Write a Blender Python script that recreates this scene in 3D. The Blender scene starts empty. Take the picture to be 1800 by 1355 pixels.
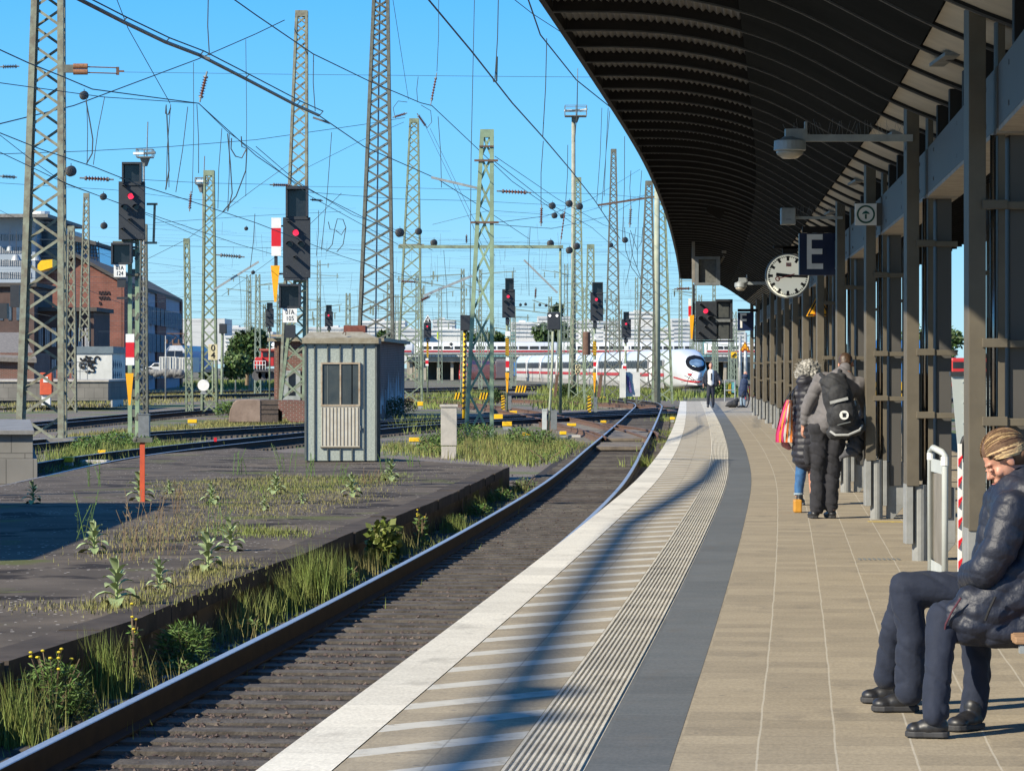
import bpy, math, random, bisect
import numpy as np
from mathutils import Vector, Matrix
random.seed(7); np.random.seed(7)
S = bpy.context.scene
C = S.collection
# ---------------------------------------------------------------- camera, sky, sun, exposure
F = 5800.0; CX = 900.0; HY = 646.0; CH = 1.6          # pixel focal length, horizon row, eye height
cd = bpy.data.cameras.new('camera'); cam = bpy.data.objects.new('camera', cd); C.objects.link(cam)
cam.location = (0, 0, CH); cam.rotation_euler = (math.radians(90), 0, 0)
cd.sensor_width = 36; cd.lens = F / 1800 * 36; cd.shift_y = -(677.5 - HY) / 1800
cd.clip_start = 0.5; cd.clip_end = 30000
S.camera = cam
SUN_EL, SUN_AZ = math.radians(32.5), math.radians(36)    # light travels towards +x and a little away from the camera
sd = Vector((math.cos(SUN_EL) * math.cos(SUN_AZ), math.cos(SUN_EL) * math.sin(SUN_AZ), -math.sin(SUN_EL)))
SKY = [(.42, .65, .75), (.31, .60, .79), (.145, .50, .86), (.055, .38, .86), (.03, .20, .60)]
w = bpy.data.worlds.new('World'); S.world = w; w.use_nodes = True
nt = w.node_tree; nt.nodes.clear()
sky = nt.nodes.new('ShaderNodeTexSky'); sky.sky_type = 'NISHITA'; sky.sun_disc = False
sky.sun_elevation = SUN_EL; sky.sun_rotation = math.atan2(-sd.x, -sd.y)
sky.air_density = 1.2; sky.dust_density = 0.3; sky.ozone_density = 2.5; sky.altitude = 0
bg = nt.nodes.new('ShaderNodeBackground'); bg.inputs[1].default_value = 0.10
tint = nt.nodes.new('ShaderNodeMix'); tint.data_type = 'RGBA'; tint.blend_type = 'MULTIPLY'; tint.inputs[0].default_value = 1
tint.inputs[7].default_value = (0.72, 1.0, 1.18, 1)
out = nt.nodes.new('ShaderNodeOutputWorld')
nt.links.new(sky.outputs[0], tint.inputs[6])
# clear-day gradient of blue by elevation, blended over the Nishita sky
tcw = nt.nodes.new('ShaderNodeTexCoord'); sx = nt.nodes.new('ShaderNodeSeparateXYZ'); mrw = nt.nodes.new('ShaderNodeMapRange'); crw = nt.nodes.new('ShaderNodeValToRGB'); mxw = nt.nodes.new('ShaderNodeMix')
nt.links.new(tcw.outputs['Generated'], sx.inputs[0]); mrw.inputs[1].default_value = 0; mrw.inputs[2].default_value = .25; nt.links.new(sx.outputs[2], mrw.inputs[0]); nt.links.new(mrw.outputs[0], crw.inputs[0])
el = crw.color_ramp.elements; el[0].position = 0; el[0].color = SKY[0] + (1,); el[1].position = 1; el[1].color = SKY[4] + (1,)
for p_, c_ in ((.08, SKY[1]), (.22, SKY[2]), (.46, SKY[3])): q_ = el.new(p_); q_.color = c_ + (1,)
sc10 = nt.nodes.new('ShaderNodeMix'); sc10.data_type = 'RGBA'; sc10.blend_type = 'MULTIPLY'; sc10.inputs[0].default_value = 1; sc10.inputs[7].default_value = (8.3, 8.3, 8.3, 1)
nt.links.new(crw.outputs[0], sc10.inputs[6]); mxw.data_type = 'RGBA'; mxw.inputs[0].default_value = .88; nt.links.new(tint.outputs[2], mxw.inputs[6]); nt.links.new(sc10.outputs[2], mxw.inputs[7]); nt.links.new(mxw.outputs[2], bg.inputs[0]); nt.links.new(bg.outputs[0], out.inputs[0])
ld = bpy.data.lights.new('sun', 'SUN'); ld.energy = 5.0; ld.angle = math.radians(0.5); ld.color = (1, 0.91, 0.74)
sun = bpy.data.objects.new('sun', ld); C.objects.link(sun); sun.rotation_euler = sd.to_track_quat('-Z', 'Y').to_euler()
S.view_settings.view_transform = 'Standard'; S.view_settings.look = 'None'; S.view_settings.gamma = 1
S.view_settings.exposure = 0.66
S.render.engine = 'CYCLES'; S.cycles.max_bounces = 6; S.cycles.diffuse_bounces = 4

# ---------------------------------------------------------------- helpers
def W(x, y, Z):
    return Vector(((x - CX) * Z / F, Z, CH + (HY - y) * Z / F))
def gz(y, H):           # distance at which a level H below the eye shows at row y
    return F * H / (y - HY)
G = -0.86               # level of the ballast / ground between the tracks
def tag(o, label=None, cat=None, group=None, kind=None):
    if label: o['label'] = label
    if cat: o['category'] = cat
    if group: o['group'] = group
    if kind: o['kind'] = kind
    return o
def empty(name, loc, label, cat, group=None, rz=0):
    o = bpy.data.objects.new(name, None); C.objects.link(o); o.location = loc; o.rotation_euler = (0, 0, rz)
    o.empty_display_size = 0.2
    return tag(o, label, cat, group)
bpy_update = lambda: bpy.context.view_layer.update()

class MB:
    def __init__(s): s.v = []; s.f = []; s.m = []; s.uv = None
    def add(s, vs, fs, mi=0):
        b = len(s.v); s.v.extend([tuple(p) for p in vs]); s.f.extend([tuple(i + b for i in f) for f in fs]); s.m.extend([mi] * len(fs)); return s
    def box(s, a, b, mi=0):
        x0, y0, z0 = [min(p, q) for p, q in zip(a, b)]; x1, y1, z1 = [max(p, q) for p, q in zip(a, b)]
        return s.add([(x0,y0,z0),(x1,y0,z0),(x1,y1,z0),(x0,y1,z0),(x0,y0,z1),(x1,y0,z1),(x1,y1,z1),(x0,y1,z1)],
              [(0,3,2,1),(4,5,6,7),(0,1,5,4),(1,2,6,5),(2,3,7,6),(3,0,4,7)], mi)
    def bar(s, p, q, a, b, mi=0, up=(0, 1, 0)):      # box from p to q, section a (sideways) x b (along 'up')
        p = Vector(p); q = Vector(q); d = (q - p).normalized(); u = Vector(up)
        if abs(d.dot(u)) > .95: u = Vector((1, 0, 0)) if abs(d.x) < .9 else Vector((0, 0, 1))
        e = d.cross(u).normalized(); u = e.cross(d).normalized(); e = e * a / 2; u = u * b / 2
        v = [p-e-u, p+e-u, p+e+u, p-e+u, q-e-u, q+e-u, q+e+u, q-e+u]
        return s.add(v, [(0,3,2,1),(4,5,6,7),(0,1,5,4),(1,2,6,5),(2,3,7,6),(3,0,4,7)], mi)
    def tube(s, pts, r, n=8, mi=0, cap=True):
        pts = [Vector(p) for p in pts]; rs = r if isinstance(r, (list, tuple)) else [r] * len(pts)
        rings = []; u = None
        for i, p in enumerate(pts):
            d = (pts[min(i + 1, len(pts) - 1)] - pts[max(i - 1, 0)])
            d = d.normalized() if d.length > 1e-9 else Vector((0, 0, 1))
            if u is None: u = d.orthogonal().normalized()
            u = (u - d * u.dot(d)); u = u.normalized() if u.length > 1e-6 else d.orthogonal().normalized()
            e = d.cross(u)
            rings.append([p + (u * math.cos(2*math.pi*k/n) + e * math.sin(2*math.pi*k/n)) * rs[i] for k in range(n)])
        vs = [q for rg in rings for q in rg]; fs = []
        for i in range(len(pts) - 1):
            for k in range(n): fs.append((i*n+k, i*n+(k+1)%n, (i+1)*n+(k+1)%n, (i+1)*n+k))
        if cap: fs.append(tuple(range(n))[::-1]); fs.append(tuple((len(pts)-1)*n + k for k in range(n)))
        return s.add(vs, fs, mi)
    def ball(s, c, r, n=10, mi=0, sc=(1, 1, 1)):
        c = Vector(c); vs = []; fs = []; m = n // 2 + 1
        for i in range(m + 1):
            t = math.pi * i / m
            for k in range(n):
                a = 2*math.pi*k/n; vs.append((c.x + r*sc[0]*math.sin(t)*math.cos(a), c.y + r*sc[1]*math.sin(t)*math.sin(a), c.z + r*sc[2]*math.cos(t)))
        for i in range(m):
            for k in range(n): fs.append((i*n+k, (i+1)*n+k, (i+1)*n+(k+1)%n, i*n+(k+1)%n))
        return s.add(vs, fs, mi)
    def prism(s, poly, y0, y1, mi=0):     # polygon of (x, z), extruded along y
        n = len(poly); vs = [(x, y0, z) for x, z in poly] + [(x, y1, z) for x, z in poly]
        fs = [tuple(range(n)), tuple(range(2*n-1, n-1, -1))] + [(i, i+n, (i+1)%n+n, (i+1)%n) for i in range(n)]
        return s.add(vs, fs, mi)
    def slab(s, poly, z0, z1, mi=0):      # polygon of (x, y), extruded along z
        n = len(poly); vs = [(x, y, z0) for x, y in poly] + [(x, y, z1) for x, y in poly]
        fs = [tuple(range(n-1, -1, -1)), tuple(range(n, 2*n))] + [(i, (i+1)%n, (i+1)%n+n, i+n) for i in range(n)]
        return s.add(vs, fs, mi)
    def disc(s, c, r, y, n=24, mi=0, a0=0, a1=2*math.pi, depth=0.01):
        pts = [(c[0] + r*math.cos(a0+(a1-a0)*k/n), c[1] + r*math.sin(a0+(a1-a0)*k/n)) for k in range(n)]
        return s.prism(pts, y, y + depth, mi)
    def sweep(s, prof, pts, mi=0, closed=True, caps=True):
        # prof: [(offset right, z)], pts: [(x, y, z)] swept level
        n = len(prof); vs = []
        for i, p in enumerate(pts):
            a = pts[max(i-1, 0)]; b = pts[min(i+1, len(pts)-1)]; dx, dy = b[0]-a[0], b[1]-a[1]; L = math.hypot(dx, dy) or 1
            nx, ny = dy/L, -dx/L
            for o, z in prof: vs.append((p[0] + nx*o, p[1] + ny*o, p[2] + z))
        fs = []
        for i in range(len(pts)-1):
            for k in range(n if closed else n-1):
                fs.append((i*n+k, (i+1)*n+k, (i+1)*n+(k+1)%n, i*n+(k+1)%n))
        if caps and closed: fs.append(tuple(range(n))); fs.append(tuple((len(pts)-1)*n + k for k in range(n-1, -1, -1)))
        return s.add(vs, fs, mi)
    def px(s, x0, y0, x1, y1, Z, d=0.1, mi=0):
        a = W(x0, y0, Z); b = W(x1, y1, Z); return s.box((a.x, Z, a.z), (b.x, Z + d, b.z), mi)
    def build(s, name, mats, parent=None, smooth=False, uvs=None, bevel=0, local=True):
        me = bpy.data.meshes.new(name)
        vs = s.v
        if parent is not None and local:
            l = parent_world(parent); r = -parent_rot(parent)
            if r:
                c, t = math.cos(r), math.sin(r); vs = [((x-l[0])*c-(y-l[1])*t, (x-l[0])*t+(y-l[1])*c, z-l[2]) for x, y, z in vs]
            else: vs = [(x-l[0], y-l[1], z-l[2]) for x, y, z in vs]
        me.from_pydata(vs, [], s.f)
        if not isinstance(mats, (list, tuple)): mats = [mats]
        for m in mats: me.materials.append(m)
        if any(s.m): me.polygons.foreach_set('material_index', s.m)
        if smooth: me.polygons.foreach_set('use_smooth', [True] * len(me.polygons))
        if uvs is not None:
            ul = me.uv_layers.new(name='UVMap'); li = np.zeros(len(me.loops), dtype=np.int32); me.loops.foreach_get('vertex_index', li)
            ul.data.foreach_set('uv', np.array(uvs, dtype=np.float32)[li].ravel())
        me.update()
        o = bpy.data.objects.new(name, me); C.objects.link(o)
        if parent is not None: o.parent = parent
        if bevel:
            b = o.modifiers.new('bevel', 'BEVEL'); b.width = bevel; b.segments = 2; b.limit_method = 'ANGLE'
        return o
def parent_world(p):
    l = Vector((0, 0, 0))
    while p is not None: l = l + Vector(p.location); p = p.parent
    return l
def parent_rot(p):
    return p.rotation_euler.z if p is not None and p.parent is None else 0

def node(nt, t, **k):
    n = nt.nodes.new(t)
    for a, b in k.items(): setattr(n, a, b)
    return n
MATS = {}
def mat(name, col, rough=.7, col2=None, scale=6.0, amt=.5, metal=0, bump=0, bscale=None, emit=None, es=1, coord='Object', spec=None, streak=None, island=0, contrast=(.35, .65)):
    if name in MATS: return MATS[name]
    m = bpy.data.materials.new(name); m.use_nodes = True; nt = m.node_tree; b = nt.nodes['Principled BSDF']
    b.inputs['Roughness'].default_value = rough; b.inputs['Metallic'].default_value = metal
    if spec is not None: b.inputs['Specular IOR Level'].default_value = spec
    col = tuple(col) + (1,)
    if col2 is None: col2 = tuple(c * .72 for c in col[:3])
    col2 = tuple(col2) + (1,)
    tc = node(nt, 'ShaderNodeTexCoord'); mp = node(nt, 'ShaderNodeMapping'); nt.links.new(tc.outputs[coord], mp.inputs[0])
    if streak: mp.inputs['Scale'].default_value = streak
    nz = node(nt, 'ShaderNodeTexNoise'); nz.inputs['Scale'].default_value = scale; nz.inputs['Detail'].default_value = 6; nz.inputs['Roughness'].default_value = .6
    nt.links.new(mp.outputs[0], nz.inputs['Vector'])
    mr = node(nt, 'ShaderNodeMapRange'); mr.inputs[1].default_value = contrast[0]; mr.inputs[2].default_value = contrast[1]; mr.inputs[4].default_value = amt * 2 if amt < .5 else 1
    nt.links.new(nz.outputs[0], mr.inputs[0])
    mx = node(nt, 'ShaderNodeMix', data_type='RGBA'); mx.inputs[6].default_value = col; mx.inputs[7].default_value = col2
    nt.links.new(mr.outputs[0], mx.inputs[0]); last = mx.outputs[2]
    if island:
        ge = node(nt, 'ShaderNodeNewGeometry'); hs = node(nt, 'ShaderNodeHueSaturation')
        m1 = node(nt, 'ShaderNodeMapRange'); m1.inputs[3].default_value = 1 - island; m1.inputs[4].default_value = 1 + island
        m2 = node(nt, 'ShaderNodeMapRange'); m2.inputs[3].default_value = .5 - island * .06; m2.inputs[4].default_value = .5 + island * .04
        nt.links.new(ge.outputs['Random Per Island'], m1.inputs[0]); nt.links.new(ge.outputs['Random Per Island'], m2.inputs[0])
        nt.links.new(m1.outputs[0], hs.inputs['Value']); nt.links.new(m2.outputs[0], hs.inputs['Hue']); nt.links.new(last, hs.inputs['Color']); last = hs.outputs[0]
    nt.links.new(last, b.inputs['Base Color'])
    if bump:
        n2 = node(nt, 'ShaderNodeTexNoise'); n2.inputs['Scale'].default_value = bscale or scale * 4; n2.inputs['Detail'].default_value = 4
        nt.links.new(mp.outputs[0], n2.inputs['Vector'])
        bp = node(nt, 'ShaderNodeBump'); bp.inputs['Strength'].default_value = bump; bp.inputs['Distance'].default_value = .02
        nt.links.new(n2.outputs[0], bp.inputs['Height']); nt.links.new(bp.outputs[0], b.inputs['Normal'])
    if emit: b.inputs['Emission Color'].default_value = tuple(emit) + (1,); b.inputs['Emission Strength'].default_value = es
    MATS[name] = m; return m

LAND = [(-99, 'the left picture edge'), (70, 'the big left mast'), (232, 'the signal 01A 124'), (366, 'the insulator mast'), (518, 'the signal 01A 105'), (658, 'the tallest mast'), (722, 'the slim green mast'), (845, 'the short green mast'), (973, 'the two-lamp signal'), (1012, 'the floodlight pole'), (1077, 'the pointed mast'), (1155, 'the thick pale post'), (1240, 'the hanging signal'), (1999, 'the columns')]
ORD = ['first', 'second', 'third', 'fourth', 'fifth', 'sixth', 'seventh', 'eighth', 'ninth', 'tenth', 'eleventh', 'twelfth', 'thirteenth', 'fourteenth', 'fifteenth', 'sixteenth']
def placed(xs, noun):      # a label for each pixel column in xs: its place counted between two landmarks
    res = {}
    for (a, na), (b_, nb) in zip(LAND, LAND[1:]):
        for k, x in enumerate(sorted(x for x in xs if a <= x < b_)): res[x] = f'{ORD[k]} {noun} from {na.replace("the left picture edge", "the left edge")} towards {nb}'
    return res
def hermite(xs, ys):
    xs = list(xs); ys = list(ys); n = len(xs)
    d = [(ys[i+1]-ys[i])/(xs[i+1]-xs[i]) for i in range(n-1)]
    m = [d[0]] + [(d[i-1]*(xs[i+1]-xs[i]) + d[i]*(xs[i]-xs[i-1]))/(xs[i+1]-xs[i-1]) for i in range(1, n-1)] + [d[-1]]
    def f(x):
        i = min(max(bisect.bisect_right(xs, x) - 1, 0), n-2); h = xs[i+1]-xs[i]; t = (x-xs[i])/h
        if t < 0: return ys[0] + m[0]*(x-xs[0])
        if t > 1: return ys[-1] + m[-1]*(x-xs[-1])
        return (2*t**3-3*t*t+1)*ys[i] + (t**3-2*t*t+t)*h*m[i] + (-2*t**3+3*t*t)*ys[i+1] + (t**3-t*t)*h*m[i+1]
    return f
Ef = hermite([0, 13.1, 20.8, 27.8, 33.5, 46.6, 60.3, 81.4, 110, 157], [-2.15, -1.02, -.35, .24, .71, 1.74, 2.66, 3.92, 5.5, 8.0])   # platform edge
Rf = hermite([0, 18.25, 28.2, 36.4, 61.6, 89.2, 137, 177], [-4.4, -2.83, -1.95, -1.28, .53, 2.02, 4.5, 6.5])                  # left running rail
def dirn(Z):
    e = (Ef(Z + .5) - Ef(Z - .5)); L = math.hypot(e, 1); return e / L, 1 / L
def PL(Z, off, z=0.0):      # platform coordinates: distance along, offset from the edge to the right
    tx, ty = dirn(Z); return Vector((Ef(Z) + ty * off, Z - tx * off, z))
def strip(Z0, Z1, offs, step=1.0, zt=None):
    """grid following the platform; offs list of (offset, z); returns MB and uv list (offset, distance)"""
    mb = MB(); uv = []; n = int((Z1 - Z0) / step) + 1; k = len(offs)
    for i in range(n + 1):
        Z = Z0 + (Z1 - Z0) * i / n
        for o, z in offs:
            mb.v.append(tuple(PL(Z, o, z))); uv.append((o, Z))
    for i in range(n):
        for j in range(k - 1):
            a = i * k + j; mb.f.append((a, a + 1, a + k + 1, a + k)); mb.m.append(0)
    return mb, uv

# ---------------------------------------------------------------- materials
M_green = mat('green_paint', (.235, .30, .20), .6, (.13, .15, .10), 3.5, .5, bump=.15)
M_greenb = mat('fresh_green_paint', (.26, .36, .225), .55, (.17, .23, .15), 2.5, .5, bump=.1)
M_greenold = mat('weathered_green_steel', (.245, .27, .20), .7, (.15, .13, .095), 4, .5, bump=.2)
M_greendark = mat('dark_weathered_steel', (.135, .15, .125), .7, (.085, .08, .062), 4, .5)
M_dark = mat('signal_black', (.022, .026, .033), .5, (.03, .034, .04), 8, .5)
M_darkglass = mat('dark_display_glass', (.012, .016, .024), .15, (.02, .025, .03), 5)
M_black = mat('black_rubber', (.008, .008, .01), .6)
M_white = mat('white_enamel', (.78, .78, .76), .4, (.66, .66, .63), 5)
M_red = mat('red_enamel', (.62, .015, .025), .4, (.55, .012, .02), 4)
M_yel = mat('yellow_enamel', (.85, .52, .01), .45, (.75, .42, .01), 5)
M_yelo = mat('orange_yellow_enamel', (.85, .40, .008), .45, (.78, .34, .01), 5)
M_orange = mat('orange_red_paint', (.60, .095, .03), .6, (.45, .07, .03), 6)
M_navy = mat('navy_sign_enamel', (.006, .014, .05), .35, (.008, .018, .06), 5)
M_galv = mat('galvanised_steel', (.36, .38, .38), .5, (.27, .29, .29), 7, metal=.3)
M_galvd = mat('dull_galvanised_steel', (.20, .215, .22), .55, (.15, .16, .16), 7, metal=.2)
M_alu = mat('white_coated_steel', (.50, .53, .52), .45, (.42, .45, .44), 4)
M_wire = mat('dark_copper_wire', (.035, .045, .045), .6)
M_insul = mat('brown_insulator', (.12, .035, .022), .35, (.18, .08, .05), 8)
M_insulg = mat('grey_insulator', (.10, .11, .12), .4, (.16, .16, .15), 8)
M_rust = mat('rusty_steel', (.15, .085, .055), .8, (.09, .05, .035), 7, bump=.2)
M_railside = mat('dark_rail_side', (.020, .017, .016), .8, (.035, .025, .019), 5, spec=.2)
M_railtop = mat('polished_rail_head', (.50, .52, .55), .38, (.36, .37, .39), 30, metal=.55)
M_concrete = mat('pale_concrete', (.46, .43, .38), .85, (.36, .34, .30), 3, bump=.15)
M_conc2 = mat('grey_concrete', (.24, .235, .22), .9, (.15, .145, .135), 2.2, bump=.2)
M_brickred = mat('red_brick_plain', (.20, .06, .04), .9, (.12, .04, .03), 5, bump=.2)
M_redlamp = mat('red_signal_lamp', (.5, .02, .04), .4, emit=(1, .03, .09), es=.85)
M_whitelamp = mat('white_signal_lamp', (.8, .8, .8), .4, emit=(1, .96, .9), es=.9)

def brick(name, c1, c2, mortar, sc=1.0, rot=None):
    m = bpy.data.materials.new(name); m.use_nodes = True; nt = m.node_tree; b = nt.nodes['Principled BSDF']; b.inputs['Roughness'].default_value = .9
    tc = node(nt, 'ShaderNodeTexCoord'); sp = node(nt, 'ShaderNodeSeparateXYZ'); cb = node(nt, 'ShaderNodeCombineXYZ'); ad = node(nt, 'ShaderNodeMath', operation='ADD')
    nt.links.new(tc.outputs['Object'], sp.inputs[0]); nt.links.new(sp.outputs[0], ad.inputs[0]); nt.links.new(sp.outputs[1], ad.inputs[1])
    nt.links.new(ad.outputs[0], cb.inputs[0]); nt.links.new(sp.outputs[2], cb.inputs[1])
    bk = node(nt, 'ShaderNodeTexBrick'); bk.inputs['Scale'].default_value = sc; bk.inputs['Color1'].default_value = c1 + (1,); bk.inputs['Color2'].default_value = c2 + (1,)
    bk.inputs['Mortar'].default_value = mortar + (1,); bk.inputs['Mortar Size'].default_value = .012; bk.inputs['Brick Width'].default_value = .25; bk.inputs['Row Height'].default_value = .085
    nt.links.new(cb.outputs[0], bk.inputs['Vector'])
    nz = node(nt, 'ShaderNodeTexNoise'); nz.inputs['Scale'].default_value = .9; nz.inputs['Detail'].default_value = 6; nt.links.new(tc.outputs['Object'], nz.inputs['Vector'])
    mx = node(nt, 'ShaderNodeMix', data_type='RGBA', blend_type='MULTIPLY'); mx.inputs[0].default_value = .6
    cr = node(nt, 'ShaderNodeMapRange'); cr.inputs[1].default_value = .3; cr.inputs[2].default_value = .7; cr.inputs[3].default_value = .55; cr.inputs[4].default_value = 1.15
    nt.links.new(nz.outputs[0], cr.inputs[0]); nt.links.new(bk.outputs[0], mx.inputs[6]); nt.links.new(cr.outputs[0], mx.inputs[7]); nt.links.new(mx.outputs[2], b.inputs['Base Color'])
    return m

def text_obj(name, s, loc, size, m, parent=None, rz=0, ext=.004, align='CENTER', sx=1, shear=0):
    cu = bpy.data.curves.new(name, 'FONT'); cu.body = s; cu.size = size; cu.extrude = ext; cu.align_x = align; cu.align_y = 'CENTER'; cu.space_character = 1.05; cu.offset = size * (.012 if len(s) < 3 and s not in ('01A',) else 0)
    t = bpy.data.objects.new(name, cu); C.objects.link(t); t.rotation_euler = (math.radians(90), 0, rz); t.location = loc; t.scale = (sx, 1, 1)
    bpy_update(); dg = bpy.context.evaluated_depsgraph_get(); me = bpy.data.meshes.new_from_object(t.evaluated_get(dg)); me.transform(t.matrix_world)
    bpy.data.objects.remove(t)
    if parent is not None: me.transform(Matrix.Translation(-parent_world(parent)))
    me.materials.clear(); me.materials.append(m)
    o = bpy.data.objects.new(name, me); C.objects.link(o)
    if parent is not None: o.parent = parent
    return o
# ================================================================ GROUND
gm = bpy.data.materials.new('track_bed'); gm.use_nodes = True; nt = gm.node_tree; b = nt.nodes['Principled BSDF']; b.inputs['Roughness'].default_value = .95
tc = node(nt, 'ShaderNodeTexCoord')
def nz(sc, det=6, inp=None):
    n = node(nt, 'ShaderNodeTexNoise'); n.inputs['Scale'].default_value = sc; n.inputs['Detail'].default_value = det; nt.links.new(inp or tc.outputs['Object'], n.inputs['Vector']); return n
def mixc(a, b_, fac, lo=0, hi=1):
    mx = node(nt, 'ShaderNodeMix', data_type='RGBA')
    for v, i in ((a, 6), (b_, 7)):
        if isinstance(v, tuple): mx.inputs[i].default_value = v + (1,)
        else: nt.links.new(v, mx.inputs[i])
    mr = node(nt, 'ShaderNodeMapRange'); mr.inputs[1].default_value = lo; mr.inputs[2].default_value = hi; nt.links.new(fac, mr.inputs[0]); nt.links.new(mr.outputs[0], mx.inputs[0]); return mx.outputs[2]
stone = node(nt, 'ShaderNodeTexVoronoi'); stone.inputs['Scale'].default_value = 22; nt.links.new(tc.outputs['Object'], stone.inputs['Vector'])
c = mixc((.085, .07, .058), (.23, .20, .17), stone.outputs['Color'], .1, .9)
c = mixc(c, (.15, .115, .085), nz(.35).outputs[0], .42, .62)
c = mixc(c, (.10, .125, .035), nz(.16, 8).outputs[0], .50, .60)
nt.links.new(c, b.inputs['Base Color'])
bp = node(nt, 'ShaderNodeBump'); bp.inputs['Strength'].default_value = .6; bp.inputs['Distance'].default_value = .03; nt.links.new(stone.outputs['Distance'], bp.inputs['Height']); nt.links.new(bp.outputs[0], b.inputs['Normal'])
mb = MB(); gx = [-6000, -900, -200, -60, 60, 200, 900, 6000]; gy = [-60, 30, 200, 500, 1200, 4000, 9000]
for y in gy:
    for x in gx: mb.v.append((x, y, G))
for j in range(len(gy)-1):
    for i in range(len(gx)-1): mb.f.append((j*8+i, j*8+i+1, (j+1)*8+i+1, (j+1)*8+i)); mb.m.append(0)
tag(mb.build('ground', gm), kind='structure')

# ================================================================ PLATFORM
def stripmat(name, base, base2, rough=.85, hatch=False, joints=None, rows=None, wornscale=3.0, jcol=(.10, .085, .065), jl=(.62, .58, .48)):
    m = bpy.data.materials.new(name); m.use_nodes = True; nt = m.node_tree; b = nt.nodes['Principled BSDF']; b.inputs['Roughness'].default_value = rough
    uv = node(nt, 'ShaderNodeTexCoord'); sp = node(nt, 'ShaderNodeSeparateXYZ'); nt.links.new(uv.outputs['UV'], sp.inputs[0]); L = nt.links.new
    def math_(op, a, b_=None, c_=None):
        n = node(nt, 'ShaderNodeMath', operation=op)
        for i, v in enumerate((a, b_, c_)):
            if v is None: continue
            if isinstance(v, (int, float)): n.inputs[i].default_value = v
            else: L(v, n.inputs[i])
        return n.outputs[0]
    def noise(sc, scale=(1, 1, 1), det=6):
        mp = node(nt, 'ShaderNodeMapping'); mp.inputs['Scale'].default_value = scale; L(uv.outputs['UV'], mp.inputs[0])
        n = node(nt, 'ShaderNodeTexNoise'); n.inputs['Scale'].default_value = sc; n.inputs['Detail'].default_value = det; n.inputs['Roughness'].default_value = .65; L(mp.outputs[0], n.inputs['Vector']); return n.outputs[0]
    def mix(a, c, f, mode='MIX'):
        n = node(nt, 'ShaderNodeMix', data_type='RGBA', blend_type=mode)
        for v, i in ((a, 6), (c, 7)):
            if isinstance(v, tuple): n.inputs[i].default_value = v + (1,)
            else: L(v, n.inputs[i])
        if isinstance(f, (int, float)): n.inputs[0].default_value = f
        else: L(f, n.inputs[0])
        return n.outputs[2]
    def ramp(v, lo, hi): 
        n = node(nt, 'ShaderNodeMapRange'); n.inputs[1].default_value = lo; n.inputs[2].default_value = hi; L(v, n.inputs[0]); return n.outputs[0]
    col = mix(base, base2, ramp(noise(wornscale), .3, .7))
    # tile-by-tile tone and fine grain
    if rows:
        ti = math_('FLOOR', math_('DIVIDE', sp.outputs[1], rows)); tj = math_('FLOOR', math_('DIVIDE', sp.outputs[0], .33))
        cb = node(nt, 'ShaderNodeCombineXYZ'); L(ti, cb.inputs[0]); L(tj, cb.inputs[1]); wn = node(nt, 'ShaderNodeTexWhiteNoise', noise_dimensions='2D'); L(cb.outputs[0], wn.inputs['Vector'])
        tone = node(nt, 'ShaderNodeMapRange'); tone.inputs[3].default_value = .86; tone.inputs[4].default_value = 1.07; L(wn.outputs[0], tone.inputs[0])
        col = mix(col, tone.outputs[0], 1.0, 'MULTIPLY')
    g = node(nt, 'ShaderNodeMapRange'); g.inputs[1].default_value = .3; g.inputs[2].default_value = .7; g.inputs[3].default_value = .82; g.inputs[4].default_value = 1.12; L(noise(55, (1, .35, 1), 3), g.inputs[0]); col = mix(col, g.outputs[0], 1.0, 'MULTIPLY')
    if hatch:
        v = math_('ADD', sp.outputs[1], math_('MULTIPLY', sp.outputs[0], -1.15)); v = math_('ADD', v, math_('MULTIPLY', noise(1.2), .10))
        fr = math_('FRACT', math_('DIVIDE', v, .95)); on = math_('MULTIPLY', math_('LESS_THAN', fr, .30), ramp(noise(9), .28, .45))
        col = mix(col, (.50, .48, .42), on)
    # dark smudges, chewing gum and stains
    st = ramp(noise(2.4, (1, .5, 1), 8), .56, .70); col = mix(col, (.11, .095, .075), math_('MULTIPLY', st, .42))
    gu = node(nt, 'ShaderNodeTexVoronoi'); gu.inputs['Scale'].default_value = 3.4; L(uv.outputs['UV'], gu.inputs['Vector'])
    col = mix(col, (.12, .11, .10), math_('MULTIPLY', math_('LESS_THAN', gu.outputs['Distance'], .055), .55))
    h = noise(60, (1, 1, 1), 3)
    if rows:
        fr = math_('FRACT', math_('DIVIDE', sp.outputs[1], rows)); j = math_('LESS_THAN', fr, .018 / rows)
        col = mix(col, jcol, math_('MULTIPLY', j, .20)); h = math_('SUBTRACT', h, j)
    if joints:
        wob = math_('ADD', sp.outputs[0], math_('MULTIPLY', math_('SUBTRACT', noise(1.1, (0, 1, 1)), .5), .02))
        for jo in joints:
            d = math_('ABSOLUTE', math_('SUBTRACT', wob, jo)); k = math_('LESS_THAN', d, .0045)
            col = mix(col, jl, math_('MULTIPLY', k, .38)); h = math_('SUBTRACT', h, math_('LESS_THAN', d, .011))
    L(col, b.inputs['Base Color'])
    bp = node(nt, 'ShaderNodeBump'); bp.inputs['Strength'].default_value = .35; bp.inputs['Distance'].default_value = .004; L(h, bp.inputs['Height']); L(bp.outputs[0], b.inputs['Normal'])
    return m
P0, P1 = -4.0, 157.0
TAN, TAN2 = (.345, .288, .198), (.285, .236, .162)
m_edge = stripmat('white_edge_paving', (.70, .66, .56), (.60, .56, .47), rows=.98, jcol=(.3, .28, .24))
m_hatch = stripmat('hatched_tan_paving', (.365, .305, .21), (.305, .254, .175), hatch=True, joints=[.652], rows=.32, jl=(.10, .085, .06))
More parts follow.
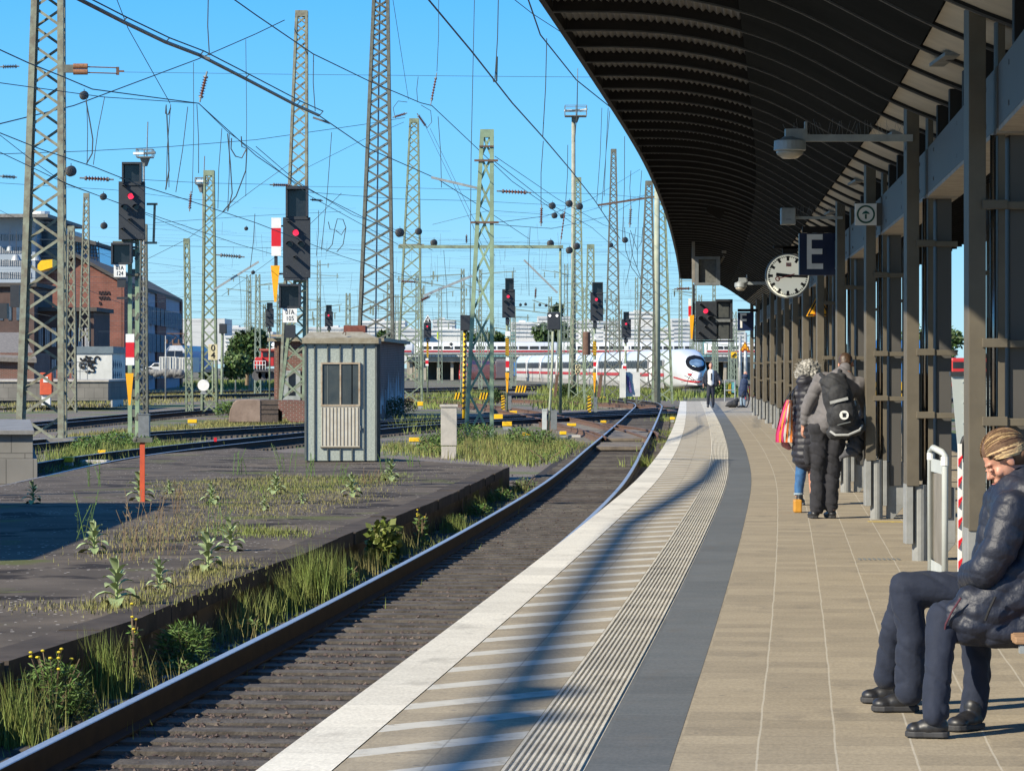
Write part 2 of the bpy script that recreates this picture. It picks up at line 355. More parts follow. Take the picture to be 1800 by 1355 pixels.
m_tact = stripmat('ribbed_tactile_paving', (.60, .56, .46), (.48, .44, .36), rows=.32, jcol=(.30, .28, .22))
m_grey = stripmat('dark_grey_paving', (.095, .105, .107), (.125, .13, .13), rows=.96, jcol=(.2, .2, .19))
m_tan = stripmat('tan_paving', TAN, TAN2, joints=[1.98 + .325 * i for i in range(18)], rows=.33)
mb, uv = strip(P0, P1, [(0, -.90), (0, 0), (.30, 0)]); tag(mb.build('platform_edge', m_edge, uvs=uv), kind='structure')
mb, uv = strip(P0, P1, [(.303, -.003), (.965, -.003)]); tag(mb.build('platform_hatched_strip', m_hatch, uvs=uv), kind='structure')
rib = []
for i in range(12):
    o = .973 + i * .0270; rib += [(o, -.004), (o + .003, .004), (o + .015, .004), (o + .018, -.004)]
mb, uv = strip(P0, P1, [(.967, -.004)] + rib + [(1.298, -.004)]); tag(mb.build('platform_tactile_strip', m_tact, uvs=uv), kind='structure')
mb, uv = strip(P0, P1, [(1.300, -.002), (1.635, -.002)]); tag(mb.build('platform_grey_strip', m_grey, uvs=uv), kind='structure')
mb, uv = strip(P0, P1, [(1.637, -.001), (3.0, -.001), (5.0, -.001), (6.9, -.001), (6.9, -.90)]); tag(mb.build('platform', m_tan, uvs=uv), kind='structure')
mb = MB(); a = [PL(P1, o, z) for o, z in ((0, -.9), (6.9, -.9), (6.9, -.02), (0, -.02))]; mb.add(a, [(0, 1, 2, 3)]); tag(mb.build('platform_end_wall', M_conc2), kind='structure')

# ================================================================ LEFT LOW PLATFORM
LP = -.40
asph = bpy.data.materials.new('speckled_asphalt'); asph.use_nodes = True; nt = asph.node_tree; b = nt.nodes['Principled BSDF']; b.inputs['Roughness'].default_value = .95; b.inputs['Specular IOR Level'].default_value = .12
tc = node(nt, 'ShaderNodeTexCoord')
c = mixc((.078, .065, .052), (.125, .103, .081), nz(1.3).outputs[0], .35, .65)
c = mixc(c, (.15, .12, .088), nz(.45, 8).outputs[0], .53, .68); c = mixc(c, (.036, .030, .026), nz(.9, 9).outputs[0], .56, .62); c = mixc(c, (.10, .105, .04), nz(.6, 10).outputs[0], .60, .66)
vo = node(nt, 'ShaderNodeTexVoronoi'); vo.inputs['Scale'].default_value = 9; nt.links.new(tc.outputs['Object'], vo.inputs['Vector'])
lt = node(nt, 'ShaderNodeMath', operation='LESS_THAN'); lt.inputs[1].default_value = .15; nt.links.new(vo.outputs['Distance'], lt.inputs[0])
pn = nz(.8); pm = node(nt, 'ShaderNodeMapRange'); pm.inputs[1].default_value = .42; pm.inputs[2].default_value = .58; nt.links.new(pn.outputs[0], pm.inputs[0])
mu = node(nt, 'ShaderNodeMath', operation='MULTIPLY'); nt.links.new(lt.outputs[0], mu.inputs[0]); nt.links.new(pm.outputs[0], mu.inputs[1])
c = mixc(c, (.62, .56, .48), mu.outputs[0]); nt.links.new(c, b.inputs['Base Color'])
g2 = nz(40, 3); bp = node(nt, 'ShaderNodeBump'); bp.inputs['Strength'].default_value = .5; bp.inputs['Distance'].default_value = .01; nt.links.new(g2.outputs[0], bp.inputs['Height']); nt.links.new(bp.outputs[0], b.inputs['Normal'])
lpe = [(-4.75, 5), (-3.72, 19), (-3.47, 22.4), (-2.97, 26.3), (-2.72, 30.5), (-2.37, 34.3), (-2.27, 35.4), (-1.83, 41.3), (-1.24, 48.3), (-.75, 56), (-.22, 64.4)]
back = [(-.05, 66.5), (-2.86, 73.0), (-5.4, 78.0), (-6.9, 82.0), (-8.2, 76.0), (-8.55, 66.0), (-8.7, 50), (-9, 20), (-9, 5)]
mb = MB(); mb.slab(lpe + back, G - .2, LP); tag(mb.build('low_asphalt_platform', asph), kind='structure')
mb = MB()                       # raised kerb courses along the platform's edge, broken and settled
for i in range(len(lpe) - 1):
    p, q = Vector(lpe[i] + (0,)), Vector(lpe[i+1] + (0,)); n = max(1, int((q - p).length / 1.2))
    for j in range(n):
        a = p.lerp(q, j / n); c_ = p.lerp(q, (j + .985) / n); h = LP + random.uniform(.006, .022); s_ = random.uniform(-.015, .02)
        mb.slab([(a.x + .04 + s_, a.y), (c_.x + .04 + s_, c_.y), (c_.x - .30, c_.y), (a.x - .30, a.y)], LP - .14, h)
tag(mb.build('low_platform_kerb', mat('dark_kerb_stone', (.058, .049, .042), .95, (.095, .078, .064), 2, bump=.4, spec=.1)), kind='structure')

# ================================================================ TRACKS
M_sleeper = mat('dark_timber_sleeper', (.122, .108, .093), .85, (.062, .054, .046), 4, .5, bump=.6, bscale=30, island=.3, spec=.15)
M_sleeperc = mat('grey_concrete_sleeper', (.22, .20, .17), .9, (.14, .125, .105), 4, bump=.3, island=.2)
M_bal = mat('dark_ballast', (.020, .016, .014), .95, (.042, .032, .026), 9, bump=.9, bscale=45)
M_ballight = mat('grey_ballast', (.17, .15, .13), .95, (.10, .085, .07), 8, bump=.9, bscale=30)
RT = -.60
def resample(fn, Z0, Z1, step):
    n = max(2, int((Z1 - Z0) / step)); return [(fn(Z0 + (Z1 - Z0) * i / n), Z0 + (Z1 - Z0) * i / n, 0) for i in range(n + 1)]
def railprof(o, top):
    return [(o-.065, top-.19), (o+.065, top-.19), (o+.065, top-.175), (o+.012, top-.15), (o+.012, top-.045), (o+.036, top-.035), (o+.036, top-.004), (o+.030, top), (o-.030, top), (o-.036, top-.004), (o-.036, top-.035), (o-.012, top-.045), (o-.012, top-.15), (o-.065, top-.175)]
def rail(parent, path, o, side, top_m, rt=RT, label=None):
    mb = MB(); prof = railprof(o, rt); mb.sweep(prof, path); n = 14
    for i in range(len(path) - 1):
        for k in (6, 7, 8): mb.m[i * n + k] = 1
    r = mb.build('rail', [side, top_m], parent); 
    if label: r['label'] = label
    return r
def track(label, pts, stepp=1.5, side=M_railside, top=M_railtop, sl=M_sleeper, near=0, full=True, dz=0.0, bal=M_bal, slen=2.5, group='railway tracks across the yard'):
    fn = hermite([p[1] for p in pts], [p[0] for p in pts]); Z0, Z1 = pts[0][1], pts[-1][1]
    path = resample(fn, Z0, Z1, stepp); e = empty('railway_track', (pts[0][0], Z0, RT), label, 'railway track', group)
    for o in (-.753, .753): rail(e, path, o, side, top, RT + dz)
    L = 0; cum = [0]
    for a, c_ in zip(path, path[1:]): cum.append(cum[-1] + math.hypot(c_[0]-a[0], c_[1]-a[1]))
    n = int(cum[-1] / .6); rest = MB(); made = 0
    for i in range(n):
        s_ = i * .6 + .3; k = min(bisect.bisect_right(cum, s_) - 1, len(path) - 2); t = (s_ - cum[k]) / (cum[k+1] - cum[k])
        x = path[k][0] + (path[k+1][0]-path[k][0])*t; y = path[k][1] + (path[k+1][1]-path[k][1])*t
        dx, dy = path[k+1][0]-path[k][0], path[k+1][1]-path[k][1]; l = math.hypot(dx, dy); dx /= l; dy /= l
        j = random.uniform(-.02, .02); zt = RT + dz - .190 + random.uniform(-.006, .006); hw = .13 + random.uniform(-.01, .012); hl = slen / 2 + random.uniform(-.03, .03)
        tilt = random.uniform(-.012, .012)
        c4 = []
        for (u, v_) in ((-hl, -hw), (hl, -hw), (hl, hw), (-hl, hw)):
            c4.append((x + dy*u + dx*(v_ + j + u*tilt), y - dx*u + dy*(v_ + j + u*tilt)))
        if made < near:
            m_ = MB(); m_.slab(c4, zt - .15, zt); m_.build('sleeper', sl, e); made += 1
        else: rest.slab(c4, zt - .15, zt)
    if rest.v:
        r = rest.build('sleeper', sl, e)
        if near: r['kind'] = 'stuff'
    return e, path
t1c = [(Rf(z) + .753, z) for z in (-6, 6, 14, 20, 28, 36, 48, 61, 75, 89, 105, 120, 137, 150, 163, 177)] + [(7.95, 192), (8.3, 208), (7.2, 232), (3.4, 265), (-3, 300)]
T1, path1 = track('dark-sleepered track running along the white platform edge, polished rails', t1c, near=100, stepp=1.2)
mb = MB(); mb.sweep([(-1.45, 0), (1.25, 0)], [(p[0], p[1], RT - .212) for p in path1 if p[1] < 190], closed=False); tag(mb.build('ballast_bed', M_bal), kind='structure')
near_rail = [(-9.5, 30), (-9.5, 61), (-9.2, 83), (-6.7, 104.6), (-2.7, 129), (7.8, 161.5), (19, 196), (34, 240)]
T2, _ = track('track curving in from the left behind the grey hut and crossing the platform track', [(x - .75, y) for x, y in near_rail])
T3, _ = track('track joining the curve from the left behind the tall lattice mast', [(-16.2, 60), (-15.4, 80), (-14.4, 96), (-11.2, 115), (-6.2, 134), (-1, 150), (5.5, 168), (10, 186)])
T4, _ = track('track behind the second grass strip, beside the broken brick plinth', [(-21.5, 80), (-20, 105), (-18.6, 133), (-16, 180), (-11, 222), (-2, 256), (12, 290)])
T5, _ = track('rusty branch track swinging left from the platform track', [(3.5, 104), (3.35, 112), (2.6, 131), (.9, 160), (-1.4, 188), (-6, 225), (-15, 265)], side=M_rust, top=M_rust, sl=M_sleeperc)
T6, _ = track('rusty track curving from the right in front of the white train', [(9.2, 168), (8.4, 186), (5.6, 205), (0, 228), (-9, 255)], side=M_rust, top=mat('dull_rail_head', (.22, .19, .17), .5, metal=.5), sl=M_sleeperc)
T7, _ = track('far left track in front of the parked cars', [(-44, 180), (-34, 230), (-22, 275), (-8, 320), (10, 370)])
T8, _ = track('far left track leading past the red shunting engine', [(-52, 230), (-38, 280), (-24, 320), (-8, 360), (8, 420)])
# crossing nose: guard rails and check rails of the junction in front of the platform end
e = empty('check_rail', (2, 110, RT), 'rusty curved check rails at the junction of the two tracks', 'check rail')
for pts in ([(1.1, 133), (2.2, 121), (2.9, 110), (2.95, 104)], [(3.6, 131), (4.6, 120), (4.9, 111), (4.7, 107)]):
    fn = hermite([p[1] for p in pts[::-1]], [p[0] for p in pts[::-1]]); rail(e, resample(fn, pts[-1][1], pts[0][1], 1.5), 0, M_rust, M_rust, RT + .01)
# concrete crossing panels on the platform track
for i, (z0, z1, lb) in enumerate(((94.5, 100.5, 'near'), (106, 121, 'far'))):
    mb = MB()
    k = int((z1 - z0) / 1.45)
    for j in range(k):
        a = z0 + j * (z1 - z0) / k; c_ = a + (z1 - z0) / k * .97; xa, xc = Rf(a) + .1, Rf(c_) + .1
        mb.slab([(xa, a), (xa + 1.3, a), (xc + 1.3, c_), (xc, c_)], RT - .16, RT - .075 + random.uniform(-.01, .01))
    tag(mb.build('crossing_panel', mat('worn_concrete_panel', (.20, .165, .125), .9, (.11, .09, .07), 2.5, bump=.2)), f'{lb} brown concrete crossing panels laid between the platform track rails', 'crossing panel', 'crossing panels')
# ================================================================ CANOPY OVER THE PLATFORM
co = hermite([0, 19.9, 27.4, 34.9, 42, 92, 117], [3.25, 3.18, 3.07, 2.92, 2.76, 2.56, 2.40])      # offset of the column row from the edge
M_ceil = mat('dark_brown_canopy_steel', (.026, .0235, .022), .6, (.020, .018, .017), 1.5, bump=.05, spec=.15)
M_corr = mat('grey_corrugated_sheet', (.16, .158, .152), .5, (.20, .19, .18), 2); M_rib = mat('bounce_lit_rib_flange', (.075, .074, .072), .7); M_line = mat('dark_lining_sheet', (.031, .033, .034), .95, (.023, .025, .026), .8, spec=0)  # rib flanges lighter: bounce light from the platform put into their colour
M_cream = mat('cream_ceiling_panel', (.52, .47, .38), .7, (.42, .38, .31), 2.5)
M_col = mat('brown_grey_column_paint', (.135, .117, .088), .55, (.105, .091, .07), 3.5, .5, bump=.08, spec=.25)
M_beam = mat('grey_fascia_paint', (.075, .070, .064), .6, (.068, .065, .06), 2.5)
M_shoe = mat('grey_column_shoe', (.27, .275, .27), .6, (.20, .205, .20), 5, bump=.1)
M_pipe = mat('glossy_steel_pipe', (.42, .38, .34), .22, (.36, .33, .30), 6, metal=.9)
CE = 110.0
prof = [(.13, 4.56), (.6, 4.555), (1.0, 4.53), (1.4, 4.47), (1.7, 4.40), (2.0, 4.30), (2.35, 4.14), (2.68, 3.965), (2.98, 3.81), (3.16, 3.73), (3.5, 3.60), (3.9, 3.52)]
pf = hermite([p[0] for p in prof], [p[1] for p in prof])
def cz(Z, o): return pf(.13 + (o - .13) * 3.03 / (co(Z) - .13))           # ceiling height; section squeezed with the narrowing platform
canopy = empty('platform_canopy', (PL(60, 3, 0).x, 60, 3.8), 'long curved dark brown station canopy with corrugated edge over the platform', 'canopy')
mb = MB(); NW = 44; zs = [12 + i * 2.0 for i in range(50)]; zs[-1] = CE
nn = NW * 5; 
for Z in zs:
    for j in range(nn + 1):
        o = .13 + (co(Z) - .30 - .13) * j / nn; mb.v.append(tuple(PL(Z, o, cz(Z, o) + .085 + .013 * math.sin(2 * math.pi * j / 5))))
for i in range(len(zs) - 1):
    for j in range(nn): a = i*(nn+1)+j; mb.f.append((a, a+1, a+nn+2, a+nn+1)); mb.m.append(0)
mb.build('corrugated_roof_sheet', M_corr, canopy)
def skin(name, o0, o1, dz, m, flip=False, n=14, rel=True, Z0=12, Z1=CE):
    mb = MB(); zz = [Z0 + (Z1 - Z0) * i / 49 for i in range(50)]
    for Z in zz:
        for j in range(n + 1):
            a = o0 if o0 < 2 else co(Z) + (o0 - 3.16); b_ = co(Z) + (o1 - 3.16); o = a + (b_ - a) * j / n
            mb.v.append(tuple(PL(Z, o, cz(Z, o) + dz)))
    for i in range(49):
        for j in range(n): a = i*(n+1)+j; mb.f.append((a, a+1, a+n+2, a+n+1)); mb.m.append(0)
    return mb.build(name, m, canopy)
skin('roof_top', .10, 3.9, .14, M_ceil)
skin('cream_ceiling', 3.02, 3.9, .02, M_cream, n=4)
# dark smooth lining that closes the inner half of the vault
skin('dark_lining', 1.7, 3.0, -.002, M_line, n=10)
mb = MB()   # gutter edge
for i in range(len(zs)-1):
    for (o, z0, z1) in ((.08, .0, .18),):
        p, q = PL(zs[i], o, 0), PL(zs[i+1], o, 0); a, b_ = cz(zs[i], .13), cz(zs[i+1], .13)
        mb.add([(p.x, p.y, a - .01), (q.x, q.y, b_ - .01), (q.x, q.y, b_ + .19), (p.x, p.y, a + .19), (p.x + .05, p.y, a - .01), (q.x + .05, q.y, b_ - .01), (q.x + .05, q.y, b_ + .19), (p.x + .05, p.y, a + .19)],
               [(0, 1, 2, 3), (4, 7, 6, 5), (0, 4, 5, 1), (3, 2, 6, 7)])
mb.build('edge_trim', M_ceil, canopy)
Zr = 12.4; ribs = []
while Zr <= CE + .1: ribs.append(Zr); Zr += 1.5
for Z in ribs:
    mb = MB(); n = 22; o1 = co(Z) + .74; vs = []
    for j in range(n + 1):
        o = .135 + (o1 - .135) * j / n; zc = cz(Z, o)
        for (y, z) in ((-.012, .10), (-.012, -.004), (-.02, -.004), (-.02, -.018), (.02, -.018), (.02, -.004), (.012, -.004), (.012, .10)):
            p = PL(Z, o, zc + z); vs.append((p.x, p.y + y, p.z))
    for j in range(n):
        pass
    fs = []; mi = []
    for j in range(n):
        for k in range(8): fs.append((j*8+k, j*8+(k+1)%8, (j+1)*8+(k+1)%8, (j+1)*8+k)); mi.append(1 if k in (2, 3, 4) else 0)
    mb.add(vs, fs); mb.m = mi; mb.build('rib', [M_ceil, M_rib], canopy)
# mirrored wing over the far side of the island platform
mb = MB()
for Z in zs:
    for j in range(13):
        u = j / 12; o = co(Z) + .70 + (6.9 - co(Z) - .7) * u; z = 3.53 + 1.03 * (1 - (1 - u) ** 1.8); mb.v.append(tuple(PL(Z, o, z)))
for i in range(len(zs)-1):
    for j in range(12): a = i*13+j; mb.f.append((a, a+1, a+14, a+13)); mb.m.append(0)
mb.build('far_wing', M_ceil, canopy)
for Z in ribs[::1]:
    mb = MB()
    for j in range(8):
        q = []
        for u in (j / 8, (j + 1) / 8):
            o = co(Z) + .72 + (6.9 - co(Z) - .72) * u; q.append(PL(Z, o, 3.47 + 1.03 * (1 - (1 - u) ** 1.8)))
        mb.bar(q[0], q[1], .05, .09, up=(0, 0, 1))
    mb.build('far_rib', M_ceil, canopy)
# ceiling lights set in the cream panels
for i, Z in enumerate([15.2, 22.7, 30.2, 37.7, 45.2, 52.7]):
    p = PL(Z, co(Z) + .03); zc = cz(Z, co(Z) + .03); mb = MB(); mb.box((p.x - .05, Z - .42, zc - .012), (p.x + .05, Z + .42, zc + .012)); 
    mb.build('recessed_light', M_galvd, canopy)
# longitudinal fascia beams between columns
colZ = [12.4 + 7.5 * k for k in range(14)]; colZ = [z for z in colZ if z <= CE + .2]
M_beamu = mat('beam_underside', (.36, .32, .27), .7)
for side, oo in ((0, .15),):
    for k in range(len(colZ) - 1):
        mb = MB(); a, b_ = colZ[k] + .10, colZ[k+1] - .03
        for (o0, o1, z0, z1, mi) in ((oo, oo + .03, 3.03, 3.40, 0), (oo, oo + .26, 3.0, 3.028, 1), (oo + .23, oo + .26, 3.03, 3.40, 0)):
            P = [PL(a, co(a) + o0), PL(b_, co(b_) + o0), PL(b_, co(b_) + o1), PL(a, co(a) + o1)]
            mb.slab([(p.x, p.y) for p in P], z0, z1, mi)
        for t in (.12, .5, .88):          # rivets
            for z in (3.10, 3.33):
                Z = a + (b_ - a) * t; p = PL(Z, co(Z) + oo - .004); mb.box((p.x - .006, p.y - .015, z - .015), (p.x + .006, p.y + .015, z + .015))
        mb.build('fascia_beam', [M_beam, M_beamu], canopy)
# stub posts between the beam and the ribs
mb = None
for Z in ribs:
    if any(abs(Z - c_) < .3 for c_ in colZ): continue
    p = PL(Z, co(Z) + .22); mb = MB(); mb.box((p.x - .05, Z - .04, 3.40), (p.x + .05, Z + .04, cz(Z, co(Z) + .2) + .01)); mb.build('stub_post', M_ceil, canopy)
# columns
ords = ['nearest, just outside the right of the picture', 'nearest one in view, beside the seated woman', 'second in view, behind the white barrier', 'third in view, beside the man with the backpack', 'fourth in view, behind the man with the backpack', 'fifth in view, above the grey-haired woman', 'sixth in view', 'seventh in view', 'eighth in view', 'ninth in view', 'tenth in view', 'eleventh in view', 'twelfth in view', 'last and farthest']
for k, Z in enumerate(colZ):
    o = co(Z); p = PL(Z, o); x = p.x
    e = empty('canopy_column', (x, Z, 0), f'brown steel canopy column with grey foot, {ords[k]}', 'column', 'brown steel columns carrying the canopy')
    top = cz(Z, o) + .05
    m = MB(); m.box((x, Z - .10, .62), (x + .104, Z + .12, top)); m.build('front_post', M_col, e, bevel=.004)
    m = MB(); m.box((x + .185, Z - .04, .62), (x + .228, Z + .14, top)); m.build('rear_post', M_col, e, bevel=.003)
    m = MB(); m.box((x + .262, Z + .00, .35), (x + .385, Z + .30, 3.40)); m.build('shaded_post', M_beam, e, bevel=.004)  # darker than the front post: its shade is put into the colour
    m = MB(); m.tube([(x + .160, Z, .60), (x + .160, Z, 3.0)], .018, 12); m.build('pipe', M_pipe, e, smooth=True)
    m = MB(); m.box((x + .125, Z - .01, .66), (x + .138, Z + .03, 1.9)); k != 1 and m.box((x + .128, Z + .08, .66), (x + .20, Z + .11, 1.55)); m.build('inner_strip', M_col, e)
    for zb in (1.25, 1.72, 2.55) if k % 2 else (1.18, 1.70, 2.60):
        m = MB(); m.box((x + .08, Z - .125, zb), (x + .23, Z - .045, zb + .055)); m.box((x + .20, Z - .11, zb), (x + .42, Z - .06, zb + .045)); m.build('bracket', M_col, e, bevel=.003)
    m = MB(); m.box((x - .004, Z - .09, .14), (x + .055, Z + .12, .635)); m.box((x + .185, Z - .06, .14), (x + .225, Z + .12, .62)); m.tube([(x + .12, Z - .01, -.02), (x + .12, Z - .01, .63)], .066, 16)
    m.box((x + .225, Z + .02, .14), (x + .42, Z + .20, .60)); m.add([(x + .23, Z + .02, 0), (x + .30, Z + .02, 0), (x + .42, Z + .02, .14), (x + .23, Z + .02, .14), (x + .23, Z + .06, 0), (x + .30, Z + .06, 0), (x + .42, Z + .06, .14), (x + .23, Z + .06, .14)], [(0,1,2,3),(4,7,6,5),(0,4,5,1),(1,5,6,2),(2,6,7,3),(3,7,4,0)])
    m.build('column_foot', M_shoe, e, bevel=.003)
# second row of posts on the other half of the platform
for k, Z in enumerate(colZ[1:]):
    o = co(Z) + 1.15; p = PL(Z + 1.2, o); x = p.x; m = MB(); m.box((x, p.y, -.01), (x + .13, p.y + .25, 3.6)); m.box((x + .20, p.y, .0), (x + .25, p.y + .25, 3.6))
    for zb in (1.2, 1.7, 2.6): m.box((x + .1, p.y - .02, zb), (x + .24, p.y - .005, zb + .05))
    tag(m.build('rear_column', M_col), f'dark shaded steel post of the far column row, {["first","second","third","fourth","fifth","sixth","seventh","eighth","ninth","tenth","eleventh","twelfth","thirteenth"][k]} from the camera', 'column', 'shaded posts of the far column row')
# neighbouring platform and canopy to the right, dark between the columns
m = MB(); m.sweep([(12.5, 0), (19, 0), (19, -.9), (12.5, -.9)], [tuple(PL(Z, 0)) for Z in range(10, 150, 8)]); tag(m.build('neighbouring_platform', M_conc2), kind='structure')
e = empty('neighbouring_canopy', tuple(PL(60, 15)), 'dark canopy of the neighbouring platform glimpsed between the columns', 'canopy')
m = MB(); m.sweep([(8.6, 5.2), (12.8, 4.6), (15, 4.0), (19.5, 4.8), (19.5, 4.95), (8.6, 5.35)], [tuple(PL(Z, 0)) for Z in range(14, 100, 8)]); m.build('roof', M_ceil, e)  # roof widened to block skylight from the right
for Z in range(26, 98, 9):
    p = PL(Z, 15); m = MB(); m.box((p.x - .1, p.y - .15, 0), (p.x + .1, p.y + .15, 4.1)); m.build('post', M_col, e)

# ================================================================ SIGNS, CLOCK AND LAMPS ALONG THE CANOPY
def hang_arm(e, x0, x1, y, Z, r=.03, m=None):
    a, b_ = W(x0, y, Z), W(x1, y, Z); mb = MB(); mb.bar(a, b_, r * 2, r * 2); return mb.build('arm', m or M_galvd, e)
# section sign E
Z = 47.0; e = empty('section_sign', W(1439, 447, Z), 'blue platform section sign with a large white letter E', 'sign', 'blue section letter signs')
m = MB(); m.px(1405, 410, 1473, 484, Z, .12); m.build('panel', M_navy, e, bevel=.004)
m = MB(); m.px(1411, 398, 1474, 409, Z, .10); m.build('housing', M_ceil, e)
text_obj('letter', 'E', W(1431, 446, Z) + Vector((0, -.006, 0)), .70, M_white, e, sx=.78)
Z = 99.0; e = empty('section_sign', W(1311, 564, Z), 'small distant blue section sign with a white letter F near the canopy end', 'sign', 'blue section letter signs')
m = MB(); m.px(1297, 549, 1325, 581, Z, .12); m.build('panel', M_navy, e, bevel=.004)
m = MB(); m.px(1297, 543, 1332, 548, Z, .10); m.build('housing', M_ceil, e)
text_obj('letter', 'F', W(1306, 565, Z) + Vector((0, -.008, 0)), .62, M_white, e, sx=.8)
# grey box beside the E
Z = 45.5; e = empty('speaker_box', W(1490, 430, Z), 'pale grey upright box hanging beside the blue letter E sign', 'box')
m = MB(); m.px(1476, 403, 1504, 460, Z, .16); m.build('case', M_galv, e, bevel=.006)
m = MB(); m.px(1472, 401, 1476, 462, Z + .01, .18); m.px(1504, 401, 1508, 462, Z + .01, .18); m.build('side_rail', M_galvd, e)
# green ring sign
Z = 34.6; e = empty('meeting_point_sign', W(1522, 377, Z), 'square white sign with a dark green ring around a stubby up arrow', 'sign')
m = MB(); m.px(1503, 358, 1541, 396, Z, .03); m.build('panel', M_white, e, bevel=.002)
m = MB(); m.px(1541, 357, 1560, 397, Z + .005, .10); m.build('bracket', M_beam, e)
M_gsign = mat('dark_green_print', (.005, .085, .06), .4); c_ = W(1522, 377, Z); s = Z / F
m = MB(); N = 40
for i in range(N):
    a0, a1 = 2*math.pi*i/N, 2*math.pi*(i+1)/N
    m.prism([(c_.x + r*s*math.cos(a), c_.z + r*s*math.sin(a)) for r, a in ((13, a0), (16, a0), (16, a1), (13, a1))], Z - .006, Z - .001)
m.px(1520.4, 377, 1523.6, 385, Z - .006, .005); m.prism([(c_.x + dx*s, c_.z + dz*s) for dx, dz in ((-7, 0), (-5, 3.6), (0, 6.5), (5, 3.6), (7, 0), (3, 1), (-3, 1))], Z - .006, Z - .001)
m.build('ring_and_arrow', M_gsign, e)
# station clock
Z = 54.0; c_ = W(1385, 485, Z); s = Z / F; e = empty('station_clock', c_, 'round white station clock with black hands and red second hand, partly behind the E sign', 'clock')
m = MB(); m.disc((c_.x, c_.z), 39.5*s, Z, 56, depth=.12); m.build('case', M_galvd, e, bevel=.006)
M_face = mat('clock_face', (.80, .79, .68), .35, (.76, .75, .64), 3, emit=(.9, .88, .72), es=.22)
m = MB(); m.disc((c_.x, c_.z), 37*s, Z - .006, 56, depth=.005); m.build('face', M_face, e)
m = MB()
for i in range(60):
    a = math.radians(6 * i); r0, r1, w_ = (26.5, 35, .042) if i % 5 == 0 else (32, 35, .016)
    d = Vector((math.sin(a), 0, math.cos(a))); m.bar(c_ + d*r0*s + Vector((0, -.009, 0)), c_ + d*r1*s + Vector((0, -.009, 0)), w_, .003)
m.build('minute_marks', M_black, e)
def hand(ang, l0, l1, w_, mt, nm, y):
    a = math.radians(ang); d = Vector((math.sin(a), 0, math.cos(a))); m = MB(); m.bar(c_ - d*l0*s + Vector((0, y, 0)), c_ + d*l1*s + Vector((0, y, 0)), w_, .004); return m, c_ + d*l1*s
m, _ = hand(277, 7, 21, .055, 0, 0, -.014); m.build('hour_hand', M_black, e)
m, _ = hand(92, 8, 33, .04, 0, 0, -.020); m.build('minute_hand', M_black, e)
M_rhand = mat('red_hand', (.40, .05, .04), .4); m, tip = hand(254, 12, 19, .014, 0, 0, -.026)
for i in range(18):
    a0, a1 = 2*math.pi*i/18, 2*math.pi*(i+1)/18; m.prism([(tip.x + r*s*math.cos(a), tip.z + r*s*math.sin(a)) for r, a in ((2.6, a0), (4.4, a0), (4.4, a1), (2.6, a1))], Z - .03, Z - .025)
m.build('second_hand', M_rhand, e)
m = MB(); m.px(1382, 462, 1391, 468.5, Z - .010, .004); m.build('red_logo', mat('red_print', (.5, .06, .04), .5), e); text_obj('logo_letters', 'DB', W(1386.5, 465.2, Z) + Vector((0, -.014, 0)), .05, M_white, e, ext=.001)
m = MB(); m.px(1376, 434, 1402, 446, Z + .02, .08); m.px(1360, 432, 1408, 437, Z + .02, .08); m.build('hanger', M_ceil, e)
# warning triangles
def tri_sign(x0, x1, yt, yb, Z, label, train=True):
    e = empty('warning_sign', W((x0+x1)/2, yb, Z), label, 'sign', 'yellow warning triangles'); cx = (x0 + x1) / 2; cy = yb - (yb - yt) / 3
    def tri(k, y, m_, nm):
        m = MB(); P = [W(cx + (a - cx)*k, cy + (b_ - cy)*k, Z) for a, b_ in ((x0, yb), (x1, yb), (cx, yt))]; m.prism([(p.x, p.z) for p in P], Z + y, Z + y + .006); return m.build(nm, m_, e)
    tri(1, 0, M_yelo, 'plate'); tri(.90, -.008, M_black, 'border'); tri(.70, -.015, M_yelo, 'field')
    w_ = (x1 - x0); m = MB(); s_ = w_ / 40
    m.px(cx - 6*s_, cy - 4*s_, cx + 6*s_, cy + 8*s_, Z - .022, .006); m.px(cx - 9*s_, cy + 9*s_, cx + 9*s_, cy + 10.5*s_, Z - .022, .006); m.build('pictogram', mat('red_brown_print', (.30, .05, .02), .5), e)
    m = MB(); m.px(cx - 4.4*s_, cy - 2*s_, cx + 4.4*s_, cy + 2*s_, Z - .028, .004); m.px(cx - 4*s_, cy + 4.6*s_, cx - 2*s_, cy + 6.2*s_, Z - .028, .004); m.px(cx + 2*s_, cy + 4.6*s_, cx + 4*s_, cy + 6.2*s_, Z - .028, .004); m.build('pictogram_windows', M_yelo, e)
    return e
tri_sign(1417, 1461, 515, 556, 50.6, 'yellow triangular warning sign with a train pictogram, half behind a column right of the clock')
tri_sign(1300, 1319, 600, 617, 118, 'small yellow warning triangle on the pale posts at the platform end')
